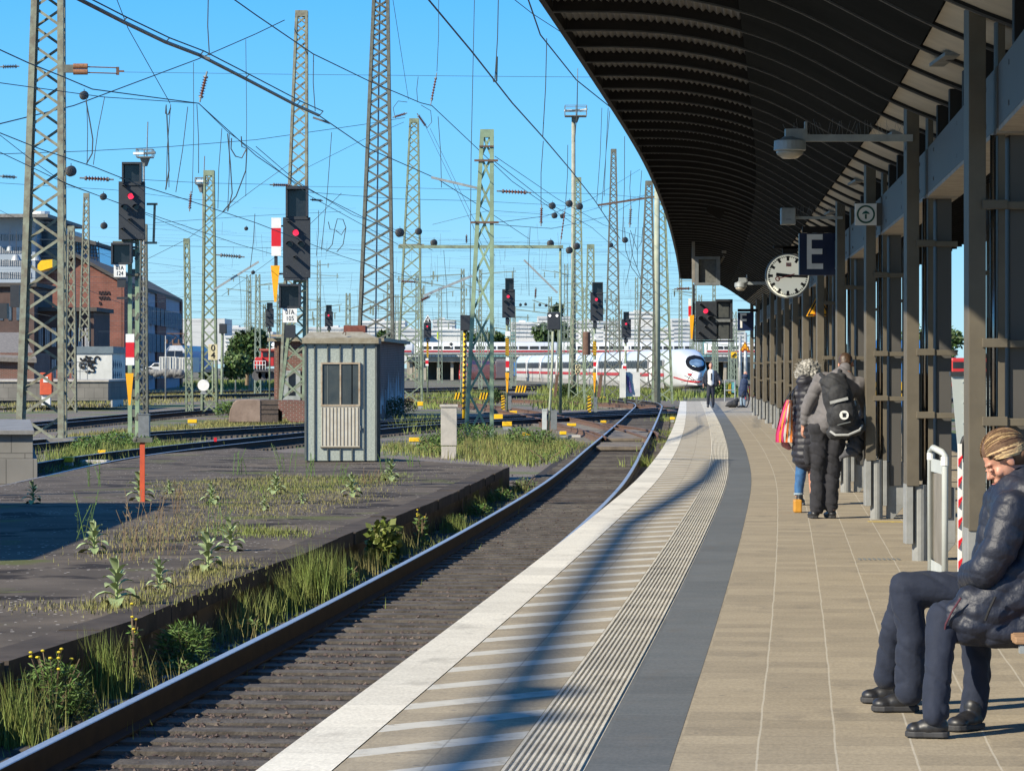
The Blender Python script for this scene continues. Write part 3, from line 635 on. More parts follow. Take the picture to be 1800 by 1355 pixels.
# lamp on long arm with bird spikes
def arm_lamp(xl, xr, ya, Z, x0, x1, y0, y1, label, spikes=True, box=False):
    e = empty('platform_lamp' if not box else 'antenna_box', W((x0+x1)/2, y0, Z), label, 'lamp' if not box else 'box')
    hang_arm(e, xl, xr, ya, Z, .028 if not box else .018, M_galv)
    s = Z / F; cx = (x0 + x1)/2; c0 = W(cx, (y0+y1)/2, Z)
    if box:
        m = MB(); m.px(x0, y0, x1, y1, Z - .08, .16); m.build('case', M_galv, e, bevel=.012); m = MB(); m.ball(c0 + Vector((0, 0, -(y1-y0)/2*s)), .035, sc=(1, 1, .5)); m.build('foot_dome', M_dark, e, smooth=True)
        m = MB(); m.px(cx - 4, (y0+y1)/2 + 5, cx + 5, (y0+y1)/2 + 6.5, Z - .086, .005); m.build('label_strip', M_galvd, e)
    else:
        R_ = (x1 - x0)/2*s; H = (y1 - y0)*s; zt = c0.z + H/2; m = MB()
        m.tube([(c0.x, Z, zt), (c0.x, Z, zt - H*.12), (c0.x, Z, zt - H*.2), (c0.x, Z, zt - H*.62), (c0.x, Z, zt - H*.66)], [R_*.35, R_*.6, R_*.97, R_, R_*.9], 24); m.build('housing', M_galv, e, smooth=False)
        m = MB(); m.tube([(c0.x, Z, zt - H*.64), (c0.x, Z, zt - H*.82), (c0.x, Z, zt - H)], [R_*.86, R_*.8, R_*.45], 24); m.build('lens', mat('lamp_lens', (.42, .38, .30), .2, (.30, .27, .22), 6), e, smooth=True)
        m = MB(); m.box((c0.x + R_*.9, Z - .04, zt - .02), (c0.x + R_*1.05, Z + .04, zt + .12)); m.box((c0.x - R_*.3, Z - .05, zt - .02), (c0.x + R_*.9, Z + .05, zt + .06)); m.build('mount', M_galv, e)
    if spikes:
        m = MB(); A = W(xl, ya, Z); B = W(xr, ya, Z); n = 34
        for i in range(n):
            p = A.lerp(B, i / n) + Vector((0, 0, .03)); m.tube([p, p + Vector((random.uniform(-.05, .05), random.uniform(-.04, .04), random.uniform(.08, .13)))], .0016, 4)
        m.build('bird_spikes', M_galvd, e)
    return e
arm_lamp(1384, 1604, 243, 27.3, 1360, 1417, 240, 279, 'round grey platform lamp on a long arm with bird spikes, in front of the canopy')
arm_lamp(1310, 1350, 498, 62, 1291, 1313, 494, 511, 'small round grey platform lamp on an arm left of the clock', spikes=False)
arm_lamp(1390, 1481, 383, 42.2, 1373, 1399, 365, 395, 'small grey rounded box on a thin arm above the letter E sign', box=True)
e = empty('cable_conduit', W(1600, 260, 27.4), 'thin black cable looping down beside the lamp arm bracket', 'cable')
m = MB(); m.tube([W(x, y, 27.35) for x, y in ((1596, 238), (1594, 250), (1593, 262), (1596, 275), (1602, 284))], .008, 6); m.build('cable', M_black, e)
# poles hanging from the canopy: repeater screen and signal head
def hood(mb, c0, r, depth, mi=0, n=10):
    vs = []; th = r * .08
    for rr in (r, r - th):
        for y in (0, -depth):
            for i in range(n + 1):
                a = math.pi * i / n; k = 1 if y == 0 else 1.0
                vs.append((c0.x + rr*k*math.cos(a), c0.y + y, c0.z + rr*k*math.sin(a) + (0 if y == 0 else -depth*.10)))
    k = n + 1; fs = []
    for i in range(n):
        fs.append((i, i+1, k+i+1, k+i)); fs.append((2*k+i, 3*k+i, 3*k+i+1, 2*k+i+1)); fs.append((k+i, k+i+1, 3*k+i+1, 3*k+i))
    fs.append((0, k, 3*k, 2*k)); fs.append((n, 2*k+n, 3*k+n, k+n)); mb.add(vs, fs, mi)
Z = 78.0; e = empty('departure_repeater', W(1243, 450, Z), 'square grey framed mesh screen hanging from the canopy above the signal', 'screen')
m = MB(); m.px(1222, 451, 1228, 501, Z, .5); m.px(1259, 451, 1266, 501, Z, .5); m.px(1228, 451, 1259, 456, Z, .5); m.px(1228, 497, 1259, 501, Z, .5); m.build('frame', M_galvd, e)
m = MB(); m.px(1228, 456, 1259, 497, Z + .12, .05); m.build('mesh_panel', mat('grey_mesh', (.14, .145, .13), .6, (.09, .09, .085), 18), e)
m = MB(); a = W(1219, 497, Z); m.box((a.x - .035, Z, a.z), (a.x + .035, Z + .07, cz(Z, .9) + .05)); a = W(1274, 452, Z); m.box((a.x - .05, Z + .2, a.z + .1), (a.x + .05, Z + .3, cz(Z, 1.6) + .05)); m.bar(W(1274, 450, Z) + Vector((0, .25, 0)), W(1262, 470, Z) + Vector((0, .25, 0)), .05, .05)
m.px(1214, 396, 1225, 402, Z, .12); m.px(1267, 400, 1281, 406, Z + .15, .15); m.build('hanger_pole', mat('dim_pole_paint', (.24, .22, .19), .6), e)
e = empty('hanging_floodlight', W(1261, 360, 60), 'small dark floodlight hanging under the canopy vault', 'lamp')
m = MB(); a = W(1261, 358, 60); m.box((a.x - .035, 59.97, a.z), (a.x + .035, 60.03, cz(60, 1.0) + .05)); m.px(1249, 355, 1273, 359, 59.95, .1); m.build('pole', M_ceil, e)
m = MB(); a = W(1258, 372, 60); m.bar(a + Vector((-.14, -.05, .08)), a + Vector((.12, .05, -.06)), .20, .06); m.build('lamp_head', M_ceil, e)
# ================================================================ LATTICE MASTS
def lattice(label, Z, b, t, yt, n=14, yb=None, leg=.10, brace=.05, mt=None, name='lattice_mast', group='green lattice masts of the overhead line', cap=True, single=False, depth=.8, foot=False, cross=()):
    """b, t: left and right pixel edges at foot and top; yt: top row; yb: foot row (None = ground)"""
    mt = mt or M_green; s = Z / F; zb = G - .05 if yb is None else CH + (HY - yb)*s; zt = CH + (HY - yt)*s
    X = lambda x: (x - CX)*s
    cb = (X(b[0]) + X(b[1]))/2; e = empty(name, (cb, Z, zb), label, 'mast', group)
    wb, wt = (b[1]-b[0])*s, (t[1]-t[0])*s; ct = (X(t[0]) + X(t[1]))/2
    def P(u, sx, sy):     # u 0..1 up; sx, sy in -1..1
        w_ = wb + (wt - wb)*u; return Vector((cb + (ct - cb)*u + sx*(w_ - leg)/2, Z + wb*depth/2 + sy*(w_*depth - leg)/2, zb + (zt - zb)*u))
    for sx in (-1, 1):
        for sy in (-1, 1):
            m = MB(); t_ = .02
            a, c_ = P(0, sx, sy), P(1, sx, sy); o1 = Vector((sx*(leg/2 - t_/2), 0, 0)); o2 = Vector((0, sy*(leg/2 - t_/2), 0))
            m.bar(a + o1, c_ + o1, t_, leg); m.bar(a + o2, c_ + o2, leg - t_ - .004, t_)
            m.build('leg', mt, e)
    m = MB(); us = [0]; h = 0
    # cells whose height follows the width
    cells = []; tot = sum(wb + (wt - wb)*(i + .5)/n for i in range(n)); acc = 0
    for i in range(n):
        w_ = wb + (wt - wb)*(i + .5)/n; cells.append((acc/tot, (acc + w_)/tot)); acc += w_
    for i, (u0, u1) in enumerate(cells):
        u0 = .012 + u0*.976; u1 = .012 + u1*.976
        for sy, q in ((-1, -1), (1, 1)):
            off = Vector((0, sy*(.012), 0))
            if single:
                A = (-1, 1) if (i + (sy > 0)) % 2 else (1, -1); m.bar(P(u0, A[0], sy) + off, P(u1, A[1], sy) + off, brace, .012)
            else:
                m.bar(P(u0, -1, sy) + off, P(u1, 1, sy) + off, brace, .012); m.bar(P(u0, 1, sy) + off*2.4, P(u1, -1, sy) + off*2.4, brace, .012)
        for sx in (-1, 1):
            off = Vector((sx*.012, 0, 0)); A = (-1, 1) if i % 2 else (1, -1); m.bar(P(u0, sx, A[0]) + off, P(u1, sx, A[1]) + off, .012, brace, up=(0, 1, 0))
    m.build('bracing', mt, e)
    m = MB(); pz = .25 if wt > .3 else .12
    if cap:
        a, c_ = P(1, -1, -1), P(1, 1, 1); m.box((a.x - leg*.52, a.y - leg*.52, zt - pz), (c_.x + leg*.52, a.y - leg*.52 + .02, zt + .02)); m.box((a.x - leg*.52, c_.y + leg*.5, zt - pz), (c_.x + leg*.52, c_.y + leg*.52 + .02, zt + .02)); m.box((a.x - leg*.3, a.y, zt - .02), (c_.x + leg*.3, c_.y, zt + .03)); m.build('cap', mt, e)
    for (y, w_, th) in cross:      # horizontal cross pieces (row, half width in px, thickness)
        z = CH + (HY - y)*s; u = (z - zb)/(zt - zb); c0 = P(u, 0, -1); m = MB(); m.box((c0.x - w_*s, c0.y - leg/2 - .05, z - th/2), (c0.x + w_*s, c0.y - leg/2 - .004, z + th/2)); m.build('cross_arm', M_rust if mt is not M_green else M_greenold, e)
    if foot:
        m = MB(); m.box((cb - wb/2 - .15, Z - .2, G - .05), (cb + wb/2 + .35, Z + wb*depth + .3, G + .28)); m.build('concrete_foot', M_conc2, e)
    return e
# the big ones, left to right
eA = lattice('tall weathered green lattice mast at the far left edge, rising out of the picture', 102, (26, 112), (54, 110), -30, n=20, leg=.20, brace=.085, mt=M_greenold, foot=True, depth=.55, single=True)
lattice('tall grey-green lattice mast behind the double signal 01A 105', 150, (488, 540), (518, 540), 18, n=30, leg=.13, brace=.05, mt=M_greenold, depth=.8)
lattice('tallest dark lattice mast rising out of the picture behind the hut', 185, (622, 694), (654, 683), -25, n=30, leg=.19, brace=.07, mt=M_greendark, depth=.8)
m = MB(); m.tube([W(660, 600, 186), W(668, -20, 186)], .05, 6); tag(m.build('white_conduit', M_galv), 'pale conduit pipe running up inside the tallest dark lattice mast', 'pipe')
lattice('slim green lattice mast with two insulated arms on top, right of the tallest mast', 205, (694, 743), (719, 736), 208, n=22, leg=.13, brace=.055, mt=M_green, depth=.8, cross=((431, 22, .14),))
lattice('short bright green lattice mast standing in the grass right of the hut', 112, (815, 868), (844, 868), 228, n=9, leg=.15, brace=.075, mt=M_greenb, depth=.6, cross=((257, 13, .05), (282, 21, .07), (391, 25, .07)))
lattice('slim grey lattice mast beside the floodlight pole', 232, (998, 1028), (1011, 1022), 312, n=28, leg=.12, brace=.055, mt=M_green)
lattice('tall slim lattice mast right of the floodlight pole with a pointed top', 245, (1061, 1093), (1074, 1084), 262, n=30, leg=.12, brace=.055, mt=M_greendark)
lattice('wide lattice mast partly behind the canopy edge, above the white train', 210, (1117, 1155), (1135, 1148), 318, n=24, leg=.12, brace=.055, mt=M_greendark)
lattice('widest lattice mast right beside the nose of the white train', 225, (1146, 1184), (1152, 1170), 335, n=20, leg=.14, brace=.06, mt=M_green)
lattice('stout green lattice mast behind the two-lamp signal, with rusty barrel', 205, (1026, 1048), (1032, 1045), 430, n=16, leg=.11, brace=.05, mt=M_green)
lattice('green lattice mast with a bundle of insulators on top, above the round white disc', 170, (352, 382), (357, 376), 300, n=20, leg=.12, brace=.05, mt=M_green)
lattice('short lattice mast between the brick building and the signal 01A 124 post', 168, (326, 340), (322, 333), 420, n=16, leg=.09, brace=.045, mt=M_green)
lattice('grey lattice mast in front of the brick gable, leaning insulator on top', 180, (112, 134), (118, 130), 398, n=14, leg=.10, brace=.05, mt=M_greenold)
lattice('slim lattice mast in front of the red brick gable, taller of the pair', 190, (138, 157), (146, 156), 340, n=16, leg=.09, brace=.045, mt=M_greenold, yb=600)
lattice('dark blue-grey lattice mast directly behind the signal 01A 124', 150, (238, 260), (246, 258), 395, n=18, leg=.10, brace=.045, mt=M_greendark)
# solid posts
def post(label, Z, x, w_, yt, yb=None, mt=None, arms=(), name='line_post', group='plain posts of the overhead line'):
    s = Z/F; zb = G - .05 if yb is None else CH + (HY - yb)*s; e = empty(name, ((x-CX)*s, Z, zb), label, 'post', group); m = MB(); r = w_*s/2; zt = CH + (HY - yt)*s; X = (x-CX)*s
    m.tube([(X, Z, zb), (X, Z, zt)], [r*1.15, r*.85], 10); m.build('shaft', mt or M_green, e, smooth=True)
    for (y, x0, x1, th) in arms: m = MB(); m.bar(W(x0, y, Z - .1), W(x1, y, Z - .1), th, th); m.build('arm', mt or M_green, e)
    return e
post('pale green concrete post beside the nose of the white train, cut by the canopy edge', 222, 1155, 11, 300, mt=mat('pale_green_concrete', (.36, .38, .29), .85, (.27, .30, .22), 3), name='thick_post')
post('green steel post under the long horizontal arm near the centre', 160, 985, 5, 433, arms=((434, 700, 990, .15),))
e = post('tall pale pole carrying a floodlight platform with three lamps', 240, 1008, 8, 205, mt=mat('pale_pole_paint', (.33, .33, .26), .7, (.24, .24, .19), 3), name='floodlight_pole')
def light_platform(e, cx, y, Z, w_, lamps=3):
    s = Z/F; c_ = W(cx, y, Z); r = w_/2*s; m = MB(); m.box((c_.x - r, Z - r, c_.z - .06), (c_.x + r, Z + r, c_.z)); m.tube([c_ + Vector((0, 0, -.5)), c_ + Vector((0, 0, -.06))], [.12, .28], 8); m.build('platform', M_galvd, e)
    m = MB(); h = r*.9
    for z in (.5*h, h):
        for a, b_ in (((-r, -r), (r, -r)), ((r, -r), (r, r)), ((r, r), (-r, r)), ((-r, r), (-r, -r))): m.bar(c_ + Vector((a[0], a[1], z)), c_ + Vector((b_[0], b_[1], z)), .04, .04)
    for a in ((-r, -r), (r, -r), (r, r), (-r, r), (0, -r)): m.bar(c_ + Vector((a[0], a[1], 0)), c_ + Vector((a[0], a[1], h)), .05, .05)
    m.build('railing', M_galvd, e)
    for i in range(lamps):
        x = (i - (lamps-1)/2)*r*1.3/max(lamps-1, 1)*1.1; p = c_ + Vector((x, -r*.7, h*.55)); m = MB(); m.bar(p + Vector((-.28, 0, -.05)), p + Vector((.28, 0, .05*(i-1))), .12, .38); m.build('lamp', M_white if i != 1 else M_galvd, e)
    m = MB(); m.tube([c_ + Vector((.1, 0, 0)), c_ + Vector((.15, 0, r*4.4))], .03, 5); m.build('lightning_rod', M_galvd, e)
light_platform(e, 1012, 204, 240, 38)
e = post('thin pole with a caged floodlight rising behind the signal 01A 124', 175, 253, 4, 278, mt=M_galvd, name='floodlight_pole'); light_platform(e, 255, 276, 175, 28, 2)
e = post('thin pole with a caged floodlight left of the insulator mast', 185, 357, 4, 325, mt=M_galvd, name='floodlight_pole'); light_platform(e, 355, 323, 185, 22, 1)
m = MB(); Z = 204.0; s = Z/F; c_ = W(1031, 570, Z)
m.tube([W(1031, 624, Z), W(1031, 585, Z), W(1031, 583, Z)], [.24, .24, .2], 12)
tag(m.build('rusty_barrel', M_rust), 'rusty brown cylinder strapped to the green lattice mast', 'barrel')
# insulated arms (cantilevers)
def arm(label, p, q, Z, w_=.09, mt=None, Z2=None): m = MB(); m.bar(W(p[0], p[1], Z), W(q[0], q[1], Z2 or Z), w_, w_); return tag(m.build('cantilever_arm', mt or M_galv), label, 'arm', 'cantilever arms holding the wires')
arm('pale steel arm from the short green mast up to its left', (848, 333), (758, 312), 113, .08)
arm('white diagonal arm left of the short green mast', (830, 485), (745, 520), 140, .10)
arm('rusty horizontal arm between the two dark lattice masts under the canopy edge', (1152, 346), (1051, 361), 235, .14, M_rust)
arm('white diagonal arm in front of the far two-head mast', (921, 457), (980, 515), 215, .12)
arm('white diagonal arm left of the signal 01A 105', (455, 460), (375, 510), 170, .10)
# distant forest of masts: individuals with parts too small to see
far = []
rr = random.Random(11)
for i in range(46):
    x = rr.choice([rr.uniform(395, 620), rr.uniform(690, 1185), rr.uniform(560, 1185), rr.uniform(1195, 1300)]); Z = rr.uniform(280, 560); yt = rr.uniform(455, 585) if x > 300 else 560
    far.append((x, Z, yt))
mt_far = mat('distant_green_steel', (.20, .25, .20), .8)
NM = placed([x for x, Z, yt in far], 'small horizon mast')
for i, (x, Z, yt) in enumerate(sorted(far)):
    s = Z/F; wpx = rr.uniform(5, 11); X = (x-CX)*s; zt = CH + (HY - yt)*s; hw = wpx*s/2; m = MB(); n = int((zt - G)/(hw*3.2))
    for sx in (-1, 1):
        for sy in (-1, 1): m.bar((X + sx*hw, Z + sy*hw, G), (X + sx*hw*.6, Z + sy*hw*.6, zt), .12, .12)
    for k in range(n):
        u0, u1 = k/n, (k+1)/n; w0, w1 = hw*(1 - .4*u0), hw*(1 - .4*u1); z0, z1 = G + (zt-G)*u0, G + (zt-G)*u1
        m.bar((X - w0, Z - w0, z0), (X + w1, Z - w1, z1), .06, .03); m.bar((X + w0, Z - w0 - .03, z0), (X - w1, Z - w1 - .03, z1), .06, .03)
    for k in range(rr.randint(1, 3)):
        z = zt - rr.uniform(.3, 3); L = rr.uniform(1.5, 4)*(1 if rr.random() < .5 else -1); m.bar((X, Z - hw - .1, z), (X + L, Z - hw - .1, z + rr.uniform(-.2, .8)), .09, .09)
        m.bar((X + L*.9, Z - hw - .1, z - .5), (X + L*.9, Z - hw - .1, z + .3), .14, .14)
    tag(m.build('distant_mast', mt_far), NM[x], 'mast', 'distant masts along the horizon')

# ================================================================ INSULATORS, WEIGHTS
def insulator(label, p, q, Z, r=.075, n=8, mt=None, rods=True):
    a, b_ = W(p[0], p[1], Z), W(q[0], q[1], Z); L = (b_-a).length; d = (b_-a)/L; e = empty('insulator', a, label, 'insulator', 'ribbed insulators in the overhead wires')
    m = MB(); pts = []; rs = []
    for i in range(n):
        t = .2 + .6*i/(n-1); pts += [a + d*L*(t - .022), a + d*L*t, a + d*L*(t + .022)]; rs += [r*.4, r, r*.4]
    m.tube(pts, rs, 10); m.build('ribbed_body', mt or M_insul, e)
    m = MB(); m.tube([a, a + d*L*.18], r*.30, 6); m.tube([a + d*L*.82, b_], r*.30, 6); m.tube([a + d*L*.15, a + d*L*.21], r*.75, 8); m.tube([a + d*L*.80, a + d*L*.86], r*.75, 8); m.build('end_fitting', M_galvd, e)
    return e
ins = [((398/1, 0), None)]
IN = [('brown slanted insulator hanging high between the two large signals', (364, 126), (351, 180), 90, .085),
 ('brown insulator on the wire right of the big left mast, second pair down', (140, 313), (200, 316), 101, .085),
 ('dark insulator at the far left edge, upper of the two', (0, 118), (34, 117), 100, .07), ('dark insulator at the far left edge, lower of the two', (0, 310), (30, 312), 100, .07),
 ('red-brown insulator touching the top of the signal 01A 105', (474, 325), (514, 326), 138, .10),
 ('small rusty insulator right of the signal 01A 105', (545, 351), (568, 353), 140, .08),
 ('brown insulator just right of the short green mast', (873, 336), (934, 339), 112, .085),
 ('hanging insulator below the wires right of the short green mast', (952, 360), (951, 398), 150, .09),
 ('hanging insulator between the two dark masts near the canopy edge', (1109, 362), (1107, 400), 170, .10),
 ('slanted insulator below the round weights near the floodlight pole', (994, 362), (985, 430), 180, .06),
 ('insulator on the wire above the short green mast', (768, 128), (757, 185), 120, .06),
 ('insulator left on top of the slim green mast', (716, 199), (690, 207), 204, .12), ('insulator drooping right from the top of the slim green mast', (733, 200), (750, 224), 204, .12),
 ('brown insulator hanging in front of the signal 01A 124', (336, 336), (333, 372), 95, .06),
 ('grey insulator right of the insulator mast', (380, 448), (430, 452), 168, .12),
 ('insulator by the slim green mast, level with the weights', (700, 494), (735, 496), 200, .10), ('insulator at the lower end of the white diagonal arm', (737, 530), (757, 520), 140, .10),
 ('insulator at the canopy end beside the hanging screen', (1185, 508), (1216, 507), 100, .06),
 ('tiny hanging insulator right of the centre arm post', (942, 505), (941, 525), 210, .10), ('rusty insulator above the far right mast arm', (820, 412), (820, 428), 150, .07)]
for lb, p, q, Z, r in IN: insulator(lb, p, q, Z, r, mt=M_insulg if 'dark' in lb or 'grey' in lb else M_insul)
M_wdark = mat('dark_cast_iron', (.045, .045, .045), .6, (.08, .075, .065), 9)
WT = [(148, 168, 9, 100, 'round dark weight hanging from the wire right of the big left mast'), (125, 301, 11, 100, 'large dark weight against the big left mast, lower one'), (182, 346, 7, 110, 'dark round weight above another, left of the signal 01A 124'), (183, 397, 7, 110, 'dark round weight below another, left of the signal 01A 124'),
 (703, 409, 9, 190, 'dark round weight at the left of the slim green mast'), (736, 407, 7, 190, 'dark round weight at the right of the slim green mast'), (763, 427, 7, 190, 'dark round weight resting above the long green arm'), (433, 402, 4, 170, 'tiny round weight above the speed board'), (445, 479, 4, 200, 'tiny round weight left of the signal 01A 105'),
 (971, 362, 7, 200, 'upper left weight of the cluster at the floodlight pole'), (1001, 358, 7, 200, 'upper middle weight of the cluster at the floodlight pole'), (1019, 363, 7, 200, 'upper right weight of the cluster at the floodlight pole'), (975, 379, 6, 200, 'lower left weight of the cluster at the floodlight pole'), (989, 380, 5, 200, 'lower right weight of the cluster at the floodlight pole'),
 (968, 428, 7, 200, 'left weight of the lower cluster at the floodlight pole'), (1001, 440, 7, 200, 'middle weight of the lower cluster at the floodlight pole'), (1014, 433, 7, 200, 'right weight of the lower cluster at the floodlight pole'), (1099, 422, 6, 190, 'dark weight among the hanging loops left of the canopy edge'), (1074, 431, 5, 190, 'small dark weight in front of the slim pointed mast'),
 (915, 536, 3, 250, 'first of four tiny weights in a row above the two-lamp signal'), (924, 535, 3, 250, 'second of four tiny weights in a row above the two-lamp signal'), (949, 536, 3, 250, 'third of four tiny weights in a row above the two-lamp signal'), (960, 537, 3, 250, 'last of four tiny weights in a row above the two-lamp signal')]
for x, y, r, Z, lb in WT:
    c_ = W(x, y, Z); s = Z/F; e = empty('tension_wheel', c_, lb, 'wheel', 'round tension weights on the wires'); m = MB(); d = Vector((.55, -.8, .1)).normalized()
    R_ = r*s*.85; m.tube([c_ - d*R_*.65, c_ - d*R_*.55, c_ + d*R_*.35, c_ + d*R_*.5], [R_*.85, R_, R_, R_*.5], 16); m.build('disc', M_wdark, e)
    m = MB(); m.tube([c_ + d*R_*.4, c_ + d*R_*.75], R_*.25, 8); m.tube([c_, c_ + Vector((0, 0, R_*1.5))], .012, 5); m.build('hub', M_dark, e)
e = empty('strain_insulator', W(140, 122, 100), 'pair of rusty cylinders with twin rods right of the big left mast', 'insulator')
m = MB()
for y in (117, 127): m.tube([W(129, y, 100), W(154, y, 100)], .085, 12)
m.build('cylinder', mat('rusty_ochre', (.30, .14, .06), .8, (.16, .07, .04), 14), e)
m = MB()
for y in (118, 128): m.tube([W(154, y, 100), W(205, y + 1.5, 100)], .018, 6)
m.px(204, 118, 209, 132, 100, .08); m.px(209, 124, 218, 127, 100, .05); m.build('rod', M_rust, e)
m = MB(); m.px(110, 114, 130, 128, 100.02, .1); m.build('clamp', M_greendark, e)

# ================================================================ OVERHEAD WIRES
def wire(pts, r=.014, label=None, sag=0, name='overhead_wire', mt=None, parent=None, grp='overhead wires', cat='wire'):
    P = [W(*p) for p in pts]; q = []
    for i in range(len(P)-1):
        n = 8 if sag else 1
        for k in range(n): t = k/n; v = P[i].lerp(P[i+1], t); v.z -= sag*4*t*(1-t); q.append(v)
    q.append(P[-1]); m = MB(); m.tube(q, r, 5, cap=False); o = m.build(name, mt or M_wire, parent)
    if parent is None: tag(o, label, cat, grp)
    return o
e = empty('power_busbar', W(350, 97, 67), 'thick grey tubular conductor sweeping down from the upper left to the second mast', 'cable')
tb = [(125, -8, 57), (215, 38, 61), (290, 74, 64.5), (350, 97, 67.6), (430, 138, 72), (520, 185, 79), (560, 203, 84)]
m = MB(); m.tube([W(*p) for p in tb], .038, 10); m.build('tube', mat('grey_conductor', (.10, .09, .085), .5, (.16, .14, .12), 3), e, smooth=True)
m = MB(); m.tube([W(x + 8, y - 7, Z) for x, y, Z in tb], .014, 5); m.build('carrier_wire', M_wire, e)
for x, y, Z in tb: m = MB(); m.bar(W(x + 2, y, Z), W(x + 8, y - 7, Z), .02, .02); m.build('spacer', M_wire, e)
for i, (x, y, Z) in enumerate(((355, 98, 67.6), (566, 211, 84))):
    m = MB(); m.bar(W(x - 16, y - 4, Z - .05), W(x + 14, y + 6, Z - .05), .05, .05); m.build('clamp', M_insulg, e)
WL = [([(0, 88, 80), (50, 111, 84), (110, 135, 88), (162, 157, 93), (349, 182, 100)], .02, 'wire sagging from the left edge past the big mast to the brown insulator'),
 ([(0, 146, 80), (183, 171, 92), (349, 182, 100)], .014, 'lower parallel wire from the left edge to the brown insulator'),
 ([(349, 182, 100), (450, 274, 110), (520, 322, 125), (640, 383, 150), (760, 440, 190)], .018, 'wire running down right from the brown insulator'),
 ([(349, 182, 100), (400, 232, 104), (450, 268, 110), (545, 345, 125), (700, 430, 160)], .014, 'second wire running down right from the brown insulator'),
 ([(0, 218, 110), (130, 186, 122), (349, 104, 138), (450, 60, 148), (500, 36, 150)], .026, 'double wire climbing from the left edge to the top of the second mast'),
 ([(204, -4, 80), (225, 50, 82), (299, 182, 90)], .012, 'thin wire dropping steeply from the top left to the hanging loops'),
 ([(0, 234, 85), (70, 262, 90), (166, 294, 95), (249, 327, 100), (330, 352, 108), (450, 392, 125), (600, 450, 160), (760, 500, 220)], .017, 'long contact wire falling from the left edge past the signal 01A 124'),
 ([(0, 238, 85), (60, 285, 88), (110, 320, 90), (215, 360, 100), (360, 420, 120)], .011, 'lower thin wire falling from the left edge past the big mast'),
 ([(0, 271, 150), (149, 266, 165), (300, 258, 180), (450, 246, 195), (640, 219, 205), (712, 207, 205)], .02, 'wire rising gently from the left edge to the slim green mast top'),
 ([(540, 295, 200), (640, 245, 204), (710, 215, 205)], .016, 'short wire climbing to the slim green mast top'),
 ([(405, -5, 78), (450, 27, 82), (550, 95, 94), (649, 143, 110), (739, 181, 120), (759, 186, 122), (900, 319, 165), (1010, 395, 220)], .02, 'long wire from the top edge crossing the second and tallest masts'),
 ([(560, 203, 84), (640, 258, 100), (769, 315, 120), (840, 360, 150), (930, 420, 200)], .018, 'wire continuing down right from the end of the thick tube'),
 ([(0, 268, 90), (120, 325, 98), (250, 372, 110), (420, 430, 140), (560, 470, 180)], .014, 'lower wire crossing behind the signal 01A 124'),
 ([(450, 258, 100), (520, 318, 115), (620, 378, 140), (740, 420, 180)], .014, 'wire passing behind the head of the signal 01A 105'),
 ([(749, -5, 65), (830, 92, 74), (900, 181, 86), (953, 240, 98), (1003, 299, 118), (1045, 352, 142), (1090, 420, 185)], .024, 'thick contact wire falling from the top centre past the floodlight pole'),
 ([(927, -5, 60), (950, 62, 66), (1013, 141, 80), (1073, 189, 95), (1110, 230, 112)], .018, 'wire falling from the top edge to the canopy edge'),
 ([(898, -5, 75), (935, 24, 82), (1000, 66, 95)], .012, 'short thin wire at the top meeting the canopy edge'),
 ([(210, 127, 160), (500, 131, 160), (900, 135, 160), (1045, 136, 160)], .012, 'thin horizontal wire across the upper sky'),
 ([(540, 328, 180), (700, 330, 180), (840, 334, 150)], .012, 'thin horizontal wire left of the short green mast'),
 ([(934, 339, 150), (1060, 341, 170), (1170, 352, 200)], .012, 'thin horizontal wire right of the short green mast'),
 ([(690, -5, 150), (718, 175, 200)], .016, 'steep wire dropping to the top of the slim green mast'),
 ([(210, 314, 100), (360, 322, 120), (500, 325, 138)], .010, 'thin level wire between the big left mast and the signal 01A 105'),
 ([(540, 338, 115), (700, 350, 150), (830, 353, 160), (1000, 362, 200)], .012, 'thin level wire at the height of the weights'),
 ([(868, 283, 113), (960, 355, 150), (1040, 400, 200), (1120, 470, 260)], .016, 'wire falling right from the upper cross arm of the short green mast'),
 ([(870, 275, 113), (980, 350, 150), (1060, 395, 180), (1150, 425, 230)], .014, 'upper wire falling right from the short green mast'),
 ([(870, 395, 113), (970, 402, 150), (1070, 380, 200), (1140, 340, 230)], .014, 'wire rising from the short green mast towards the canopy'),
 ([(868, 392, 113), (960, 380, 150), (1040, 350, 200), (1125, 298, 240)], .014, 'upper wire rising from the short green mast towards the canopy'),
 ([(748, 222, 204), (800, 330, 190), (865, 470, 170)], .014, 'steep wire falling from the slim green mast, left one'), ([(756, 226, 204), (830, 380, 190), (870, 450, 170)], .014, 'steep wire falling from the slim green mast, right one'),
 ([(0, 322, 120), (200, 334, 130), (330, 350, 150), (420, 356, 170)], .010, 'thin wire behind the big left mast at mid height'),
 ([(0, 370, 130), (60, 400, 140), (200, 455, 160), (330, 470, 180)], .010, 'low wire before the brick roof'),
 ([(0, 480, 150), (130, 500, 160), (230, 540, 180), (330, 520, 220)], .012, 'lowest wire sagging before the brick gable'),
 ([(270, 392, 150), (440, 380, 170), (600, 372, 190)], .012, 'wire crossing level above the speed board'), ([(280, 432, 180), (480, 436, 200), (690, 440, 220)], .014, 'wire crossing level behind both large signals'),
 ([(390, 520, 220), (480, 455, 190), (560, 380, 160), (600, 340, 150)], .014, 'wire climbing right behind the signal 01A 105'),
 ([(250, 460, 170), (330, 420, 160), (450, 330, 150), (520, 280, 150)], .014, 'wire climbing right behind the brick roof'),
 ([(760, 395, 170), (860, 370, 170), (1000, 380, 200), (1180, 330, 220)], .012, 'wavy wire behind the weights cluster')]
for pts, r, lb in WL: wire(pts, r*.85, lb)
